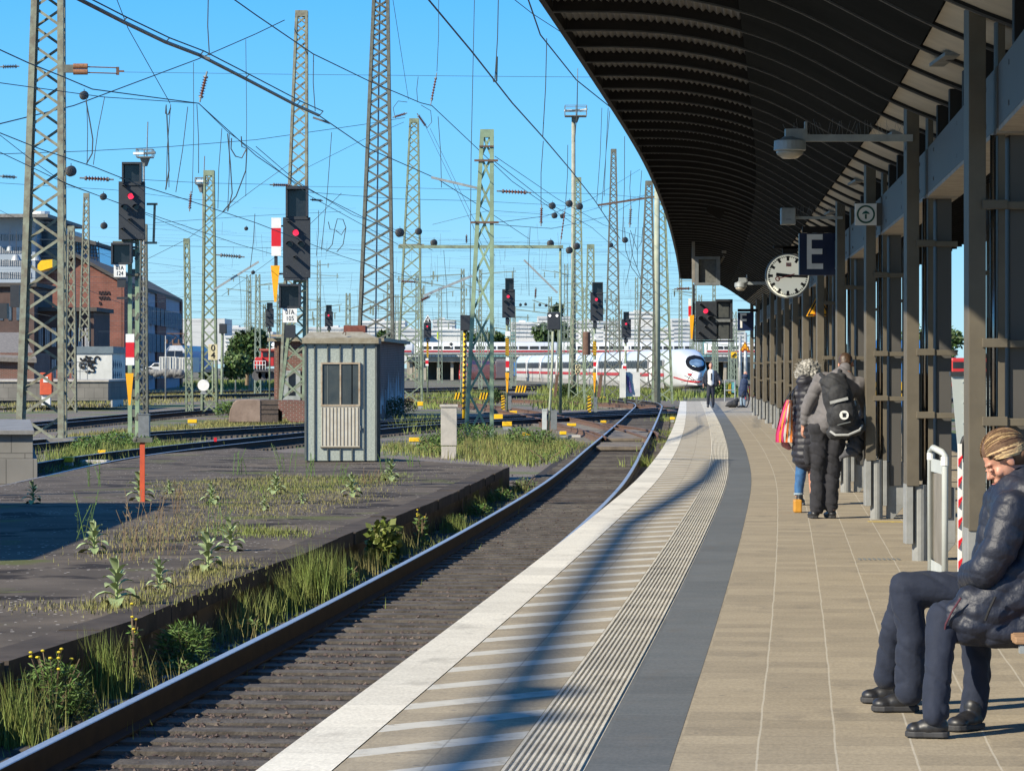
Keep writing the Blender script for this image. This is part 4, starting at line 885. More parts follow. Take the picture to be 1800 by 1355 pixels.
# droppers and loops
DR = [((184, 170), (164, 290), 95), ((152, 172), (153, 290), 95), ((292, 184), (297, 330), 92), ((300, 184), (292, 333), 92), ((330, 188), (309, 338), 92), ((346, 184), (349, 305), 95), ((366, -5), (368, 98), 67), ((432, 70), (432, 345), 130), ((340, 110), (338, 340), 120),
 ((551, 96), (554, 196), 84), ((583, 233), (565, 440), 150), ((876, -5), (870, 140), 75), ((834, -5), (826, 560), 140), ((771, -5), (768, 126), 120), ((961, 68), (954, 240), 82), ((955, 248), (951, 360), 100), ((1015, 145), (1010, 250), 90), ((1058, 190), (1049, 355), 130), ((1072, 195), (1062, 345), 130), ((1069, 190), (1057, 370), 125), ((770, 205), (776, 330), 150),
 ((390, 226), (383, 367), 104), ((403, 235), (400, 372), 104), ((998, 255), (994, 360), 160), ((1109, 300), (1109, 362), 170), ((1098, 240), (1094, 420), 160), ((1118, 400), (1100, 500), 200), ((735, 135), (734, 180), 160), ((448, 376), (440, 470), 150), ((560, 370), (556, 450), 160), ((1128, 300), (1120, 470), 180), ((640, 470), (636, 560), 260), ((903, 470), (900, 540), 230), ((932, 400), (930, 520), 200), ((780, 440), (786, 560), 220), ((420, 480), (424, 560), 260), ((1000, 470), (998, 560), 260)]
NM = placed([a[0] + a[1]*.001 for a, _, _ in DR], 'thin vertical dropper wire')
for i, ((x0, y0), (x1, y1), Z) in enumerate(DR):
    o = wire([(x0, y0, Z), (x1 + (x0 - x1)*.5 + (1.5 if i % 3 else -2), (y0+y1)/2, Z), (x1, y1, Z)], .012 if Z < 140 else .016, NM[x0 + y0*.001], name='dropper_wire', grp='dropper wires')
def loop(pts, Z, lb, r=.02): wire([(x, y, Z) for x, y in pts], r, lb, name='jumper_cable', grp='looped jumper cables', cat='cable')
loop([(151, 177), (158, 215), (163, 245), (162, 270), (152, 288)], 96, 'curved jumper cable below the round weight right of the big left mast')
loop([(292, 186), (291, 200), (296, 202), (300, 190)], 92, 'small loop under the steep wire joint'); loop([(293, 200), (296, 260), (297, 300), (291, 334)], 92, 'long jumper cable hanging under the small loop')
loop([(407, 243), (406, 262), (414, 275), (425, 278), (433, 262)], 104, 'round loop right of the brown insulator'); loop([(424, 240), (425, 258), (434, 262), (432, 300), (415, 345), (392, 372)], 104, 'long curved cable below the round loop'); loop([(400, 235), (405, 290), (408, 340), (400, 372)], 104, 'left curved cable below the round loop')
loop([(577, 390), (580, 403), (588, 404), (593, 385), (603, 386), (608, 400), (600, 413), (590, 405)], 150, 'knot of small loops beside the tallest mast'); loop([(588, 404), (584, 430), (574, 442)], 150, 'left tail of the knot of loops'); loop([(608, 400), (603, 430), (592, 443)], 150, 'right tail of the knot of loops')
loop([(716, 180), (700, 178), (691, 190), (694, 205), (704, 204)], 204, 'arched cable left of the slim green mast top'); loop([(740, 185), (757, 195), (759, 215), (750, 226)], 204, 'arched cable right of the slim green mast top')
loop([(867, 140), (868, 144), (873, 143), (874, 100)], 75, 'short vertical clamp on the thick contact wire')
loop([(1098, 400), (1100, 440), (1110, 470), (1125, 490)], 200, 'cable bundle sweeping down left of the canopy edge, left one'); loop([(1108, 405), (1120, 440), (1128, 425), (1130, 400)], 200, 'cable bundle sweeping down left of the canopy edge, middle one'); loop([(1106, 410), (1112, 450), (1125, 485), (1128, 500)], 200, 'cable bundle sweeping down left of the canopy edge, right one')
# far tangle, nobody could count it
m = MB(); rw = random.Random(5)
for i in range(230):
    Z = rw.uniform(220, 520); y = rw.triangular(360, 600, 555); x = rw.uniform(-40, 1150); L = rw.uniform(60, 500); dy = rw.uniform(-14, 22); r = Z*.5/F*rw.uniform(.5, .9)/1.2
    m.tube([W(x, y, Z), W(x + L/2, y + dy/2 + rw.uniform(0, 4), Z), W(x + L, y + dy, Z + 10)], r*.55, 4, cap=False)
for i in range(190):
    Z = rw.uniform(220, 480); y = rw.uniform(380, 590); x = rw.uniform(390, 1180); m.tube([W(x, y, Z), W(x + rw.uniform(-3, 3), y + rw.uniform(12, 50), Z)], Z*.26/F, 4, cap=False)
tag(m.build('distant_wires', mat('distant_wire', (.10, .13, .15), .8)), 'tangle of thin distant overhead wires along the horizon', 'wires', None, 'stuff')
# unseen gantry added out of the frame above: it throws the blurred shadow band on the platform
e = empty('shadow_gantry', (-14, 22, 12), 'unseen overhead gantry added above the picture to cast the platform shadow band', 'gantry')
m = MB(); gp = [(-16.3, -3), (-15.6, 3), (-15.2, 9.6), (-14.85, 14.7), (-14.3, 22.5), (-13.5, 29.2), (-12.7, 36.5), (-11.9, 46)]
for i in range(len(gp)-1): m.bar((gp[i][0], gp[i][1], 12.2), (gp[i+1][0], gp[i+1][1], 12.2), .13, .12)
m.build('shadow_bar', M_galvd, e); m = MB()
for (x, y) in ((-15.5, 3.8), (-15.4, 5)): m.ball((x, y, 12.2), .26, sc=(.8, 1.5, .5))
m.build('shadow_lump', M_galvd, e)
m = MB(); m.tube([(-16, -2, G), (-16, -2, 12.3)], .12, 8); m.tube([(-14.5, 47, G), (-14.5, 47, 12.4)], .12, 8); m.bar((-14.5, 47, 12.3), (-11.7, 46, 12.3), .1, .1); m.build('support_post', M_green, e)
e = empty('shadow_shelter', (-11, 38, G), 'unseen flat-roofed shelter added left of the low platform to cast its shadow', 'shelter')  # unseen shelter added to throw the large shadow on the low platform
m = MB(); m.slab([(-13.5, 31.5), (-9.35, 31.5), (-9.35, 45.5), (-13.5, 45.5)], G, 2.75); m.build('body', M_conc2, e); m = MB(); m.slab([(-13.7, 31.3), (-9.25, 31.3), (-9.25, 45.7), (-13.7, 45.7)], 2.75, 2.95); m.build('roof', M_galvd, e)
# ================================================================ SIGNALS
def signal(label, Z, head, upper=None, lower=None, lamp='red', num=None, numbox=None, board=None, wedge=None, post=None, style='beam', base=None, stripes=None, group='colour-light signals', cabinet=None, extra=None):
    s = Z/F; x0, y0, x1, y1 = head; hw, hh = (x1-x0), (y1-y0); e = empty('rail_signal', ((post[0]+post[1])/2*s - CX*s, Z, G) if post else W((x0+x1)/2, y1, Z), label, 'signal', group)
    c0 = W(x0, y0, Z)
    m = MB(); m.px(x0, y0, x1, y1, Z, .22); m.px(x0 - hw*.015, y0 - hh*.008, x1 + hw*.015, y1 + hh*.008, Z + .03, .02); m.build('head', M_dark, e, bevel=.006)
    def pt(u, v): return W(x0 + u*hw, y0 + v*hh, Z)
    m = MB(); L = hw*s
    for (u, v, r) in ((.22, .075, .065), (.47, .24, .13), (.24, .44, .14), (.68, .44, .14), (.45, .66, .075), (.17, .82, .075)):
        hood(m, pt(u, v) + Vector((0, -.002, 0)), r*L, L*(.32 if r > .1 else .42))
    m.build('hood', M_dark, e)
    m = MB()
    for (u, v, r) in ((.24, .44, .11), (.68, .44, .11), (.22, .075, .045), (.45, .66, .045), (.17, .82, .045)): p = pt(u, v); m.disc((p.x, p.z), r*L, Z - .012, 14, depth=.008)
    m.build('dark_lens', M_darkglass, e)
    p = pt(.47, .25); m = MB(); m.disc((p.x, p.z), .115*L, Z - .02, 18, depth=.012); m.build('lamp', M_redlamp if lamp == 'red' else M_darkglass, e)
    m = MB()
    for u in (.12, .65, .88): p = pt(u, .93); m.box((p.x - .01*L, Z - .01, p.z - .01*L), (p.x + .01*L, Z, p.z + .01*L))
    m.build('screw', M_galvd, e)
    for nm, r in (('upper_display', upper), ('lower_display', lower)):
        if not r: continue
        a, b_, c_, d = r; w_ = c_ - a; h_ = d - b_
        m = MB(); k = .09; D = w_*s*.45
        m.px(a, b_, c_, b_ + h_*k, Z - D, D + .15); m.px(a, b_ + h_*k, a + w_*k, d - h_*k, Z - D*.55, D*.55 + .15); m.px(c_ - w_*k, b_ + h_*k, c_, d - h_*k, Z - D, D + .15); m.px(a, d - h_*k, c_, d, Z - .04, .18); m.build(nm, M_dark, e)
        m = MB(); m.px(a + w_*k, b_ + h_*k, c_ - w_*k, d - h_*k, Z + .02, .02); m.build('display_glass', M_darkglass, e)
        if nm == 'upper_display': m = MB(); m.px(a + 2, d, c_ - 2, y0 + .5, Z + .03, .12); m.build('display_neck', M_dark, e)
    if num:
        a, b_, c_, d = numbox; m = MB(); m.px(a, b_, c_, d, Z - .03, .02); m.build('number_plate', M_white, e)
        hgt = (d - b_)*s
        if isinstance(num, tuple):
            for k, t in enumerate(num): text_obj('number', t, W((a+c_)/2, b_ + (d-b_)*(.31 + .42*k), Z) + Vector((0, -.036, 0)), hgt*.44, M_black, e, sx=.8)
    if board:
        a, b_, c_, d = board; t = (d-b_)
        m = MB(); m.px(a, b_, c_, b_ + t*.27, Z - .05, .012); m.px(a, d - t*.25, c_, d, Z - .05, .012); m.build('mast_board_white', M_white, e)
        m = MB(); m.px(a, b_ + t*.27, c_, d - t*.25, Z - .05, .012); m.build('mast_board_red', M_red, e)
    if wedge:
        a, b_, c_, d = wedge; A, B, C_ = W(a, b_, Z), W(c_, b_, Z), W((a+c_)/2, d, Z); w1 = (c_-a)*.12*s
        m = MB(); m.prism([(A.x, A.z), (B.x, B.z), (C_.x + w1, C_.z), (C_.x - w1, C_.z)], Z - .05, Z - .035); m.build('yellow_wedge', M_yelo, e)
    if post:
        a, c_ = post; A, B = W(a, 0, Z), W(c_, 0, Z); zt = W(0, y1 - hh*.3, Z).z; zb = G if base is None else W(0, base, Z).z
        if style == 'beam':
            w_ = B.x - A.x
            m = MB(); m.box((A.x, Z + .24, zb), (A.x + w_*.36, Z + .36, zt)); m.build('post', M_greenb, e); m = MB(); m.box((B.x - w_*.36, Z + .24, zb), (B.x, Z + .36, zt)); m.build('post', M_greenb, e)
            n = int((zt - zb)/.62)
            for i in range(n): m = MB(); z = zb + (i + .5)*.62; m.box((A.x + w_*.36, Z + .25, z), (B.x - w_*.36, Z + .35, z + .24)); m.bar((B.x - w_*.30, Z + .235, z - .1), (B.x - w_*.02, Z + .235, z + .12), .10, .012); m.build('batten_and_shadow', M_greendark, e)  # slanted dark bar on the right post draws a serrated shadow
            m = MB()
            for (bx, by) in ((numbox or head)[0:2], ): pass
            for y in [v for v in (y1 + 3, (lower or head)[1] + 6, (numbox or head)[3] - 6) if v]: m.px(min(a, (lower or head)[0] + 3), y, c_, y + 4, Z + .16, .08)
            m.build('bracket', M_greendark, e)
        else:
            m = MB(); X = (A.x + B.x)/2; m.tube([(X, Z + .3, zb), (X, Z + .3, zt)], (B.x - A.x)/2, 10); m.build('post', M_green, e, smooth=True)
            m = MB(); m.px((a+c_)/2 - 3, y1 + 1, (a+c_)/2 + 4, y1 + hh*.25, Z + .1, .2); m.build('bracket', M_dark, e)
        if stripes:
            u, v = stripes; m1, m2 = MB(), MB(); X = (A.x + B.x)/2; w_ = (B.x-A.x)*1.25; z0, z1 = W(0, v, Z).z, W(0, u, Z).z; n = 9; h_ = (z1-z0)/n; yy = Z + .3 - (B.x-A.x)/2 - .012
            m1.box((X - w_/2, yy, z0), (X + w_/2, yy + .008, z1)); m1.build('striped_board', M_yel, e)
            for i in range(n): z = z0 + i*h_; m2.prism([(X - w_/2, z), (X + w_/2, z + h_*.5), (X + w_/2, z + h_), (X - w_/2, z + h_*.5)], yy - .004, yy - .001)
            m2.build('black_stripe', M_black, e)
    if cabinet:
        a, b_, c_, d = cabinet; m = MB(); m.px(a, b_, c_, d, Z - .15, .35); m.px(a - 1, b_ - 1.5, c_ + 1, b_, Z - .17, .4); m.build('cabinet', M_galvd, e)
    return e
sg = signal('black colour-light signal showing red with number plate 01A 124, beside the big left mast', 102, (209, 320, 254, 421), upper=(214, 285, 248, 326), lower=(195, 427, 231, 465), num=('01A', '124'), numbox=(200, 464, 221, 487), board=(221, 587, 236, 642), wedge=(221, 656, 235, 712), post=(223, 243), cabinet=(243, 729, 262, 774))
m = MB()
for p, q in (((258, 359), (277, 359)), ((272, 360), (270, 425)), ((255, 427), (276, 427)), ((214, 423), (250, 421))): m.bar(W(p[0], p[1], 102.3), W(q[0], q[1], 102.3), .07, .07)
m.build('service_frame', M_greenold, sg); m = MB(); m.px(206, 490, 221, 505, 102.05, .15); m.px(205, 522, 225, 526, 102.1, .2); m.build('small_box', M_dark, sg)
sg = signal('large black colour-light signal showing red with number plate 01A 105, above the grey hut', 140, (498, 383, 545, 488), upper=(502, 327, 541, 386), lower=(490, 499, 528, 542), num=('01A', '105'), numbox=(497, 541, 522, 567), board=(477, 383, 494, 450), wedge=(476, 467, 492, 531))
m = MB(); m.px(501, 571, 519, 594, 140, .25); m.px(482, 440, 488, 470, 140.02, .06); m.px(500, 488, 540, 493, 140.02, .15); m.px(488, 396, 500, 399, 140.02, .05); m.px(488, 480, 500, 483, 140.02, .05); m.build('small_box', M_dark, sg)
# its lattice carrier
lattice('green lattice carrier under the signal 01A 105, standing on the brick plinth', 140.3, (490, 536), (516, 538), 486, n=8, yb=704, leg=.14, brace=.06, mt=M_green, depth=.4, name='signal_carrier', group=None)
signal('red-lit signal on a slim post just right of the short green mast', 172, (883, 509, 905, 558), upper=(888, 489, 903, 512), num=('', ''), numbox=(888, 582, 897, 591), board=(889, 628, 895, 652), wedge=(888, 655, 895, 690), post=(889, 894), style='pole', stripes=(594, 625))
signal('red-lit signal beside the lattice mast with the rusty barrel', 180, (1038, 514, 1060, 564), upper=(1041, 496, 1060, 517), num=('', ''), numbox=(1044, 587, 1052, 597), board=(1043, 632, 1048, 648), wedge=(1042, 655, 1048, 690), post=(1043, 1048), style='pole', stripes=(600, 625))
signal('smallest red-lit signal in front of the two rightmost lattice masts', 205, (1093, 561, 1109, 594), upper=(1096, 548, 1106, 564), num=('', ''), numbox=(1097, 608, 1105, 616), board=(1095, 639, 1101, 655), wedge=(1096, 657, 1101, 680), post=(1098, 1102), style='pole')
signal('dark signal behind the hut roof, small and unlit', 215, (571, 548, 585, 574), upper=(573, 536, 583, 549), post=(576, 580), style='pole', lamp='red')
signal('small dark signal left of the signal 01A 105 above the green bush', 240, (467, 543, 481, 575), upper=(469, 532, 479, 545), post=(472, 475), style='pole', lamp='off')
sg = signal('red-lit signal under a white-rimmed triangle with the figure 4', 260, (745, 567, 758, 594), post=(750, 753), style='pole', board=(748, 630, 753, 643), stripes=(600, 628))
def triangle(e, x0, x1, yt, yb, Z, m_, y): 
    m = MB(); P = [W(a, b_, Z) for a, b_ in ((x0, yb), (x1, yb), ((x0+x1)/2, yt))]; m.prism([(p.x, p.z) for p in P], Z + y, Z + y + .01); return m.build('triangle_plate', m_, e)
triangle(sg, 744, 760, 553, 567, 260, M_white, -.1); triangle(sg, 746.4, 757.6, 556, 566, 260, M_black, -.13); text_obj('figure', '4', W(752, 562.6, 260) + Vector((0, -.15, 0)), .42, M_white, sg)
# hanging signal at the canopy end, seen with two square displays
Z = 88.0; s = Z/F
sg = signal('black colour-light signal showing red hanging below the canopy end, with two square displays', Z, (1223, 530, 1260, 597), group='colour-light signals')
m = MB(); m.px(1261, 530, 1284, 596, Z + .05, .2); m.px(1259, 526, 1288, 530, Z - .1, .4); m.px(1284, 530, 1288, 596, Z - .05, .3); m.build('display_housing', M_dark, sg)
m = MB(); m.px(1263, 533, 1281, 558, Z + .03, .02); m.px(1263, 570, 1281, 595, Z + .03, .02); m.build('display_glass', mat('dusty_display', (.07, .075, .07), .5, (.045, .05, .05), 9), sg); m = MB(); m.px(1258, 561, 1286, 566, Z - .05, .1); m.build('pale_ledge', M_galvd, sg)
m = MB(); a = W(1220, 530, Z); m.box((a.x - .03, Z + .1, W(0, 600, Z).z), (a.x + .03, Z + .16, W(0, 500, Z).z)); m.box((a.x, Z + .1, W(0, 601, Z).z), (W(1290, 0, Z).x, Z + .16, W(0, 598, Z).z)); m.build('hanger', M_dark, sg)
m = MB(); m.px(1210, 525, 1215, 538, Z, .012); m.px(1210, 556, 1215, 566, Z, .012); m.build('mast_board_white', M_white, sg); m = MB(); m.px(1210, 538, 1215, 556, Z, .012); m.build('mast_board_red', M_red, sg)
A, B, C_ = W(1212, 554, Z), W(1220, 554, Z), W(1215.5, 596, Z); m = MB(); m.prism([(A.x, A.z), (B.x, B.z), (C_.x + .02, C_.z), (C_.x - .02, C_.z)], Z - .05, Z - .035); m.build('yellow_wedge', M_yelo, sg)
# two-lamp dwarf signal on a bent pole with two cabinets
def px_h(Z, y): return CH + (HY - y)*Z/F
Z = 118.0; e = empty('shunting_signal', W(967, 760, Z), 'dark two-lamp shunting signal on a slim pole between two grey cabinets', 'signal', 'dark shunting signal boxes')
m = MB(); a, b_, c_, d = 962, 549, 985, 580; m.px(a, b_, c_, d, Z - .1, .35); m.build('head', M_dark, e, bevel=.03)
m = MB()
for x in (966.5, 979): p = W(x, 555, Z); m.disc((p.x, p.z), .045, Z - .115, 12, depth=.01)
m.build('lamp', M_whitelamp, e)
m = MB(); m.tube([W(972, 580, Z), W(971, 640, Z), W(966, 720, Z), W(963, 765, Z)], .045, 8); m.build('pole', mat('pale_green_pole', (.33, .36, .26), .7), e, smooth=True)
m = MB(); m.px(953, 720, 961, 755, Z - .1, .3); m.px(953, 719, 962, 721, Z - .12, .35); m.build('cabinet', M_alu, e); m = MB(); m.px(968, 721, 979, 755, Z - .1, .3); m.build('cabinet', M_galvd, e)
e = empty('shunting_signal', W(817, 722, 118), 'dark box signal on a yellow and black striped pole left of the short green mast', 'signal', 'dark shunting signal boxes')
m = MB(); m.px(809, 554, 827, 581, 118, .35); m.build('head', M_dark, e, bevel=.02); m = MB(); p = W(817, 580, 118); m.tube([(p.x, 118.2, p.z), W(815, 735, 118.2)], .055, 8); m.build('pole', M_yel, e, smooth=True)
m = MB()
for i in range(16): a = W(818.5 - i*.2, 584 + i*9, 118.14); m.bar(a + Vector((-.05, 0, 0)), a + Vector((.05, 0, .09)), .09, .02)
m.build('black_stripe', M_black, e)
e = empty('shunting_signal', W(391, 700, 175), 'small dark box signal on a green post beside the speed board', 'signal', 'dark shunting signal boxes')
m = MB(); m.px(385, 569, 398, 586, 175, .4); m.build('head', M_dark, e, bevel=.03); m = MB(); m.tube([W(391, 586, 175.2), W(390, 693, 175.2)], .075, 8); m.build('pole', M_green, e)
e = empty('shunting_signal', W(8, 560, 96), 'dark box cut by the left picture edge behind the big mast', 'signal', 'dark shunting signal boxes')
m = MB(); m.px(18, 501, 34, 540, 108, .5); m.px(-20, 533, 12, 560, 108.2, .5); m.build('head', M_dark, e)
# speed board 0 4, round disc, yellow boards
e = empty('speed_board', W(374, 680, 160), 'cream board with the figures 0 over 4 on a green post', 'sign'); m = MB(); m.px(366, 605, 382.5, 633, 160, .03); m.build('board', mat('cream_enamel', (.62, .55, .33), .5), e, bevel=.01)
for k, t in enumerate('04'): text_obj('figure', t, W(374.5, 612 + 13*k, 160) + Vector((0, -.01, 0)), .43, M_black, e)
m = MB(); m.tube([W(374, 633, 160.1), W(374, 690, 160.1)], .05, 6); m.build('post', M_green, e)
e = empty('round_disc', W(357, 686, 165), 'round white disc on a short foot in the grass', 'disc'); m = MB(); c_ = W(357.5, 677, 165); m.disc((c_.x, c_.z), .29, 165, 28, depth=.06); m.build('disc', M_white, e); m = MB(); m.px(354, 686, 361, 693, 165.05, .2); m.px(352, 690, 363, 692.5, 165, .4); m.build('foot', M_galv, e)
e = empty('speed_board', W(1016, 665, 215), 'small cream board with two rings left of the striped signal post', 'sign'); m = MB(); m.px(1011, 641, 1020, 657, 215, .03); m.build('board', MATS['cream_enamel'], e)
m = MB()
for y in (645, 653):
    p = W(1015.5, y, 215); 
    for i in range(14):
        a0, a1 = 2*math.pi*i/14, 2*math.pi*(i+1)/14; m.prism([(p.x + r*math.cos(a), p.z + r*math.sin(a)) for r, a in ((.07, a0), (.12, a0), (.12, a1), (.07, a1))], 214.98, 214.995)
m.build('ring', M_black, e)
m = MB(); m.tube([W(1015.5, 657, 215.1), W(1015.5, 692, 215.1)], .05, 6); m.build('post', M_green, e)
# striped panels at the signal feet
def stripe_panel(x0, y0, x1, y1, Z, label, boxx=None):
    e = empty('striped_marker', W((x0+x1)/2, y1, Z), label, 'marker', 'yellow and black striped marker boards'); m = MB(); m.px(x0, y0, x1, y1, Z, .03); m.build('board', M_yel, e)
    m = MB(); n = max(3, int((y1-y0)/5)); h = (y1-y0)/n; a, b_ = W(x0, y1, Z), W(x1, y0, Z); H = (b_.z - a.z)/n
    for i in range(n): z = a.z + i*H; m.prism([(a.x, z), (b_.x, z + H*.5), (b_.x, z + H*.95), (a.x, z + H*.45)], Z - .006, Z - .001)
    m.build('black_stripe', M_black, e)
    if boxx: m = MB(); m.px(boxx[0], boxx[1], boxx[2], boxx[3], Z + .1, .35); m.build('cabinet', M_galvd, e)
stripe_panel(881, 695, 887, 720, 170, 'striped board at the foot of the signal right of the short green mast', (893, 696, 899, 719)); stripe_panel(1033, 696, 1039, 724, 158, 'striped board at the foot of the signal with the rusty barrel', (1044, 698, 1050, 724))
# yellow-black fouling boards lying by the rails
for i, (x0, y0, x1, y1, Z) in enumerate(((905, 678, 928, 690, 200), (842, 690, 858, 702, 185), (798, 690, 812, 702, 185))):
    e = empty('striped_barrier', W((x0+x1)/2, y1, Z), ['row of slanted yellow and black boards behind the junction', 'slanted yellow and black board right of the short green mast foot', 'slanted yellow and black board left of the short green mast foot'][i], 'marker', 'slanted yellow and black boards between the rails')
    n = int((x1-x0)/5); m = MB(); k = MB()
    for j in range(n):
        x = x0 + j*5; a, b_ = W(x, y1, Z), W(x + 3, y0, Z); m.prism([(a.x, a.z), (a.x + .10, a.z), (b_.x + .10, b_.z), (b_.x, b_.z)], Z + j*.3, Z + j*.3 + .05)
        a2, b2 = W(x + 2.6, y1, Z), W(x + 5.4, y0, Z); k.prism([(a2.x, a2.z), (a2.x + .07, a2.z), (b2.x + .07, b2.z), (b2.x, b2.z)], Z + j*.3, Z + j*.3 + .05)
    m.build('yellow_bar', M_yel, e); k.build('black_bar', M_black, e)
# track magnets and little yellow boxes
YB = [(330, 737, 346, 746, 'in the grass strip left of the plinth'), (719, 769, 740, 779, 'in the grass between the hut and the concrete pillar'), (865, 728, 884, 740, 'just right of the short green mast foot'), (896, 722, 909, 729, 'between the rails behind the short green mast'), (883, 741, 900, 752, 'in front of the short green mast, right side'),
 (997, 744, 1013, 751, 'right of the two grey cabinets'), (1056, 739, 1066, 745, 'inside the junction'), (734, 706, 744, 716, 'at the foot of the slim green mast'), (918, 760, 934, 768, 'in the weeds below the junction'), (984, 758, 996, 766, 'beside the pale cable cover'), (108, 803, 128, 816, 'left of the pale concrete block, under the big mast'), (172, 791, 186, 800, 'above the pale concrete block'), (970, 683, 981, 688, 'far, near the leafy bush'), (1053, 697, 1064, 702, 'far, right of the striped board'), (1178, 733, 1186, 739, 'at the end of the white platform edge'), (240, 660, 256, 675, 'beside the parked cars')]
for x0, y0, x1, y1, lb in YB:
    Z = gz(y1, CH - G - .12); e = empty('yellow_marker', W((x0+x1)/2, y1, Z), f'small yellow box {lb}', 'box', 'small yellow boxes beside the rails'); m = MB(); m.px(x0, y0, x1, y0 + (y1-y0)*.72, Z, .3); m.build('top', M_yel, e, bevel=.015)
    m = MB(); m.px(x0 + 1, y0 + (y1-y0)*.72, x1 - 1, y1 + 3, Z + .03, .24); m.build('base', M_galv, e)
for (x0, y0, x1, y1, lb) in ((140, 809, 188, 820, 'low pale concrete block beside the curving rail'), (999, 765, 1021, 772, 'low pale concrete cover right of the cabinets'), (1060, 725, 1076, 730, 'low pale concrete cover inside the junction')):
    Z = gz(y1, CH - G); m = MB(); m.px(x0, y0, x1, y1 + 2, Z, .6); tag(m.build('concrete_block', M_concrete, bevel=.02), lb, 'block', 'low concrete blocks')
m = MB(); Z = 96.; m.px(376, 769, 381, 776, Z, .05); tag(m.build('red_marker', M_red), 'tiny red and white marker standing at the rail', 'marker')
# orange posts
for (x, yt, yb, H, lb) in ((250, 775, 882, CH - LP, 'orange stake with a grey clamp on top, standing in the low platform'), (180, 669, 704, CH - G, 'far thin orange stake in the grass behind the big left mast')):
    Z = gz(yb, H); e = empty('orange_stake', W(x, yb, Z), lb, 'stake', 'orange stakes'); a = W(x, yt, Z); m = MB(); m.box((a.x - .036, Z, px_h(Z, yb + 5)), (a.x + .036, Z + .05, a.z)); m.build('stake', M_orange, e)
    if H < 2.1: m = MB(); m.box((a.x - .13, Z - .03, a.z - .02), (a.x + .15, Z + .05, a.z + .05)); m.ball((a.x - .10, Z, a.z + .02), .045); m.build('clamp', M_greendark, e)
# orange cabinet
e = empty('orange_cabinet', W(80, 694, 135), 'orange cabinet between the legs of the big left mast', 'cabinet'); m = MB(); m.px(70, 655, 91, 694, 135, .5); m.build('body', M_orange, e, bevel=.02); m = MB(); m.px(76, 662, 84, 672, 134.98, .02); m.px(73, 692, 88, 712, 135.1, .3); m.build('label_plate', M_white, e)
# ================================================================ CONCRETE PILLAR, HUT, PLINTH, SHED
Z = gz(806, CH - G); e = empty('concrete_pillar', W(789, 806, Z), 'pale square concrete pillar standing in the weeds right of the grey hut', 'pillar')
m = MB(); m.px(775, 716, 803, 783, Z, .36); m.build('upper_block', M_concrete, e, bevel=.01); m = MB(); m.px(776, 784.5, 802, 808, Z + .01, .34); m.build('lower_block', M_concrete, e, bevel=.01); m = MB(); m.px(773, 711, 805, 715.5, Z - .03, .42); m.build('cap', M_concrete, e, bevel=.008)
# hut
Z = 69.9; s = Z/F; e = empty('grey_hut', W(600, 812, Z), 'small galvanised sheet-metal hut with a window and white door, on the low platform', 'hut')
M_hut = mat('speckled_zinc_sheet', (.37, .41, .365), .55, (.25, .285, .26), 26, .5, bump=.1); M_hutd = mat('zinc_seam', (.10, .115, .11), .6)
x0, x1 = W(536, 0, Z).x, W(662, 0, Z).x; zb, zt = LP, W(0, 603, Z).z; DY = 1.35
m = MB(); m.box((x0, Z, zb + .03), (x1, Z + DY, zt)); m.build('wall', M_hut, e)
m = MB()
for px_ in (553, 576, 598, 619, 640): p = W(px_, 0, Z); m.box((p.x - .012, Z - .035, zb + .05), (p.x + .012, Z - .001, zt - .02))
for px_ in (537, 661): p = W(px_, 0, Z); m.box((p.x - .02, Z - .03, zb + .03), (p.x + .02, Z - .001, zt))
m.build('standing_seam', M_hutd, e)
m = MB()
for k in range(4): y = Z + .15 + k*.35; m.box((x1 + .001, y, zb + .05), (x1 + .03, y + .03, zt - .02))
m.build('standing_seam', M_hutd, e)
M_frame = mat('aged_window_frame', (.42, .37, .28), .6, (.30, .22, .14), 9)
m = MB(); m.px(564, 637, 633, 640, Z - .06, .055); m.px(564, 711, 633, 714, Z - .06, .055); m.px(564, 640, 566.5, 711, Z - .06, .055); m.px(630, 640, 633, 711, Z - .06, .055); m.px(597, 640, 599.5, 711, Z - .055, .05); m.build('window_frame', M_frame, e)
m = MB(); m.px(566.5, 640, 597, 711, Z - .03, .02); m.px(599.5, 640, 630, 711, Z - .035, .02); m.build('window_pane', mat('dusty_dark_pane', (.035, .045, .05), .2, (.06, .07, .07), 3), e)
M_door = mat('white_ribbed_door', (.52, .50, .43), .55, (.44, .41, .34), 7); m = MB(); m.px(565, 714, 632, 785, Z - .045, .04); m.build('door', M_door, e)
m = MB()
for i in range(11): x = 566 + i*6.3; m.px(x, 716, x + 1.0, 783, Z - .056, .010)
m.px(563, 785, 633, 787, Z - .055, .05); m.build('door_groove', mat('door_groove_shadow', (.20, .17, .12), .7), e)
m = MB(); m.px(631, 748, 634, 756, Z - .08, .03); m.build('door_handle', M_galvd, e)
a, b_ = W(533, 603, Z), W(664, 594, Z); M_roof = mat('lichen_grey_roof', (.30, .275, .21), .85, (.22, .19, .13), 6, bump=.2)
m = MB(); m.box((a.x - .02, Z - .10, a.z - .01), (b_.x + .02, Z + DY + .1, b_.z)); zz = W(0, 583, Z).z
m.add([(a.x, Z - .08, b_.z), (b_.x, Z - .08, b_.z), (b_.x - .35, Z + .35, zz), (a.x + .12, Z + .35, zz), (a.x, Z + DY + .08, b_.z), (b_.x, Z + DY + .08, b_.z), (b_.x - .35, Z + DY - .35, zz), (a.x + .12, Z + DY - .35, zz)], [(0, 1, 2, 3), (1, 5, 6, 2), (5, 4, 7, 6), (4, 0, 3, 7), (3, 2, 6, 7)]); m.build('roof', M_roof, e)
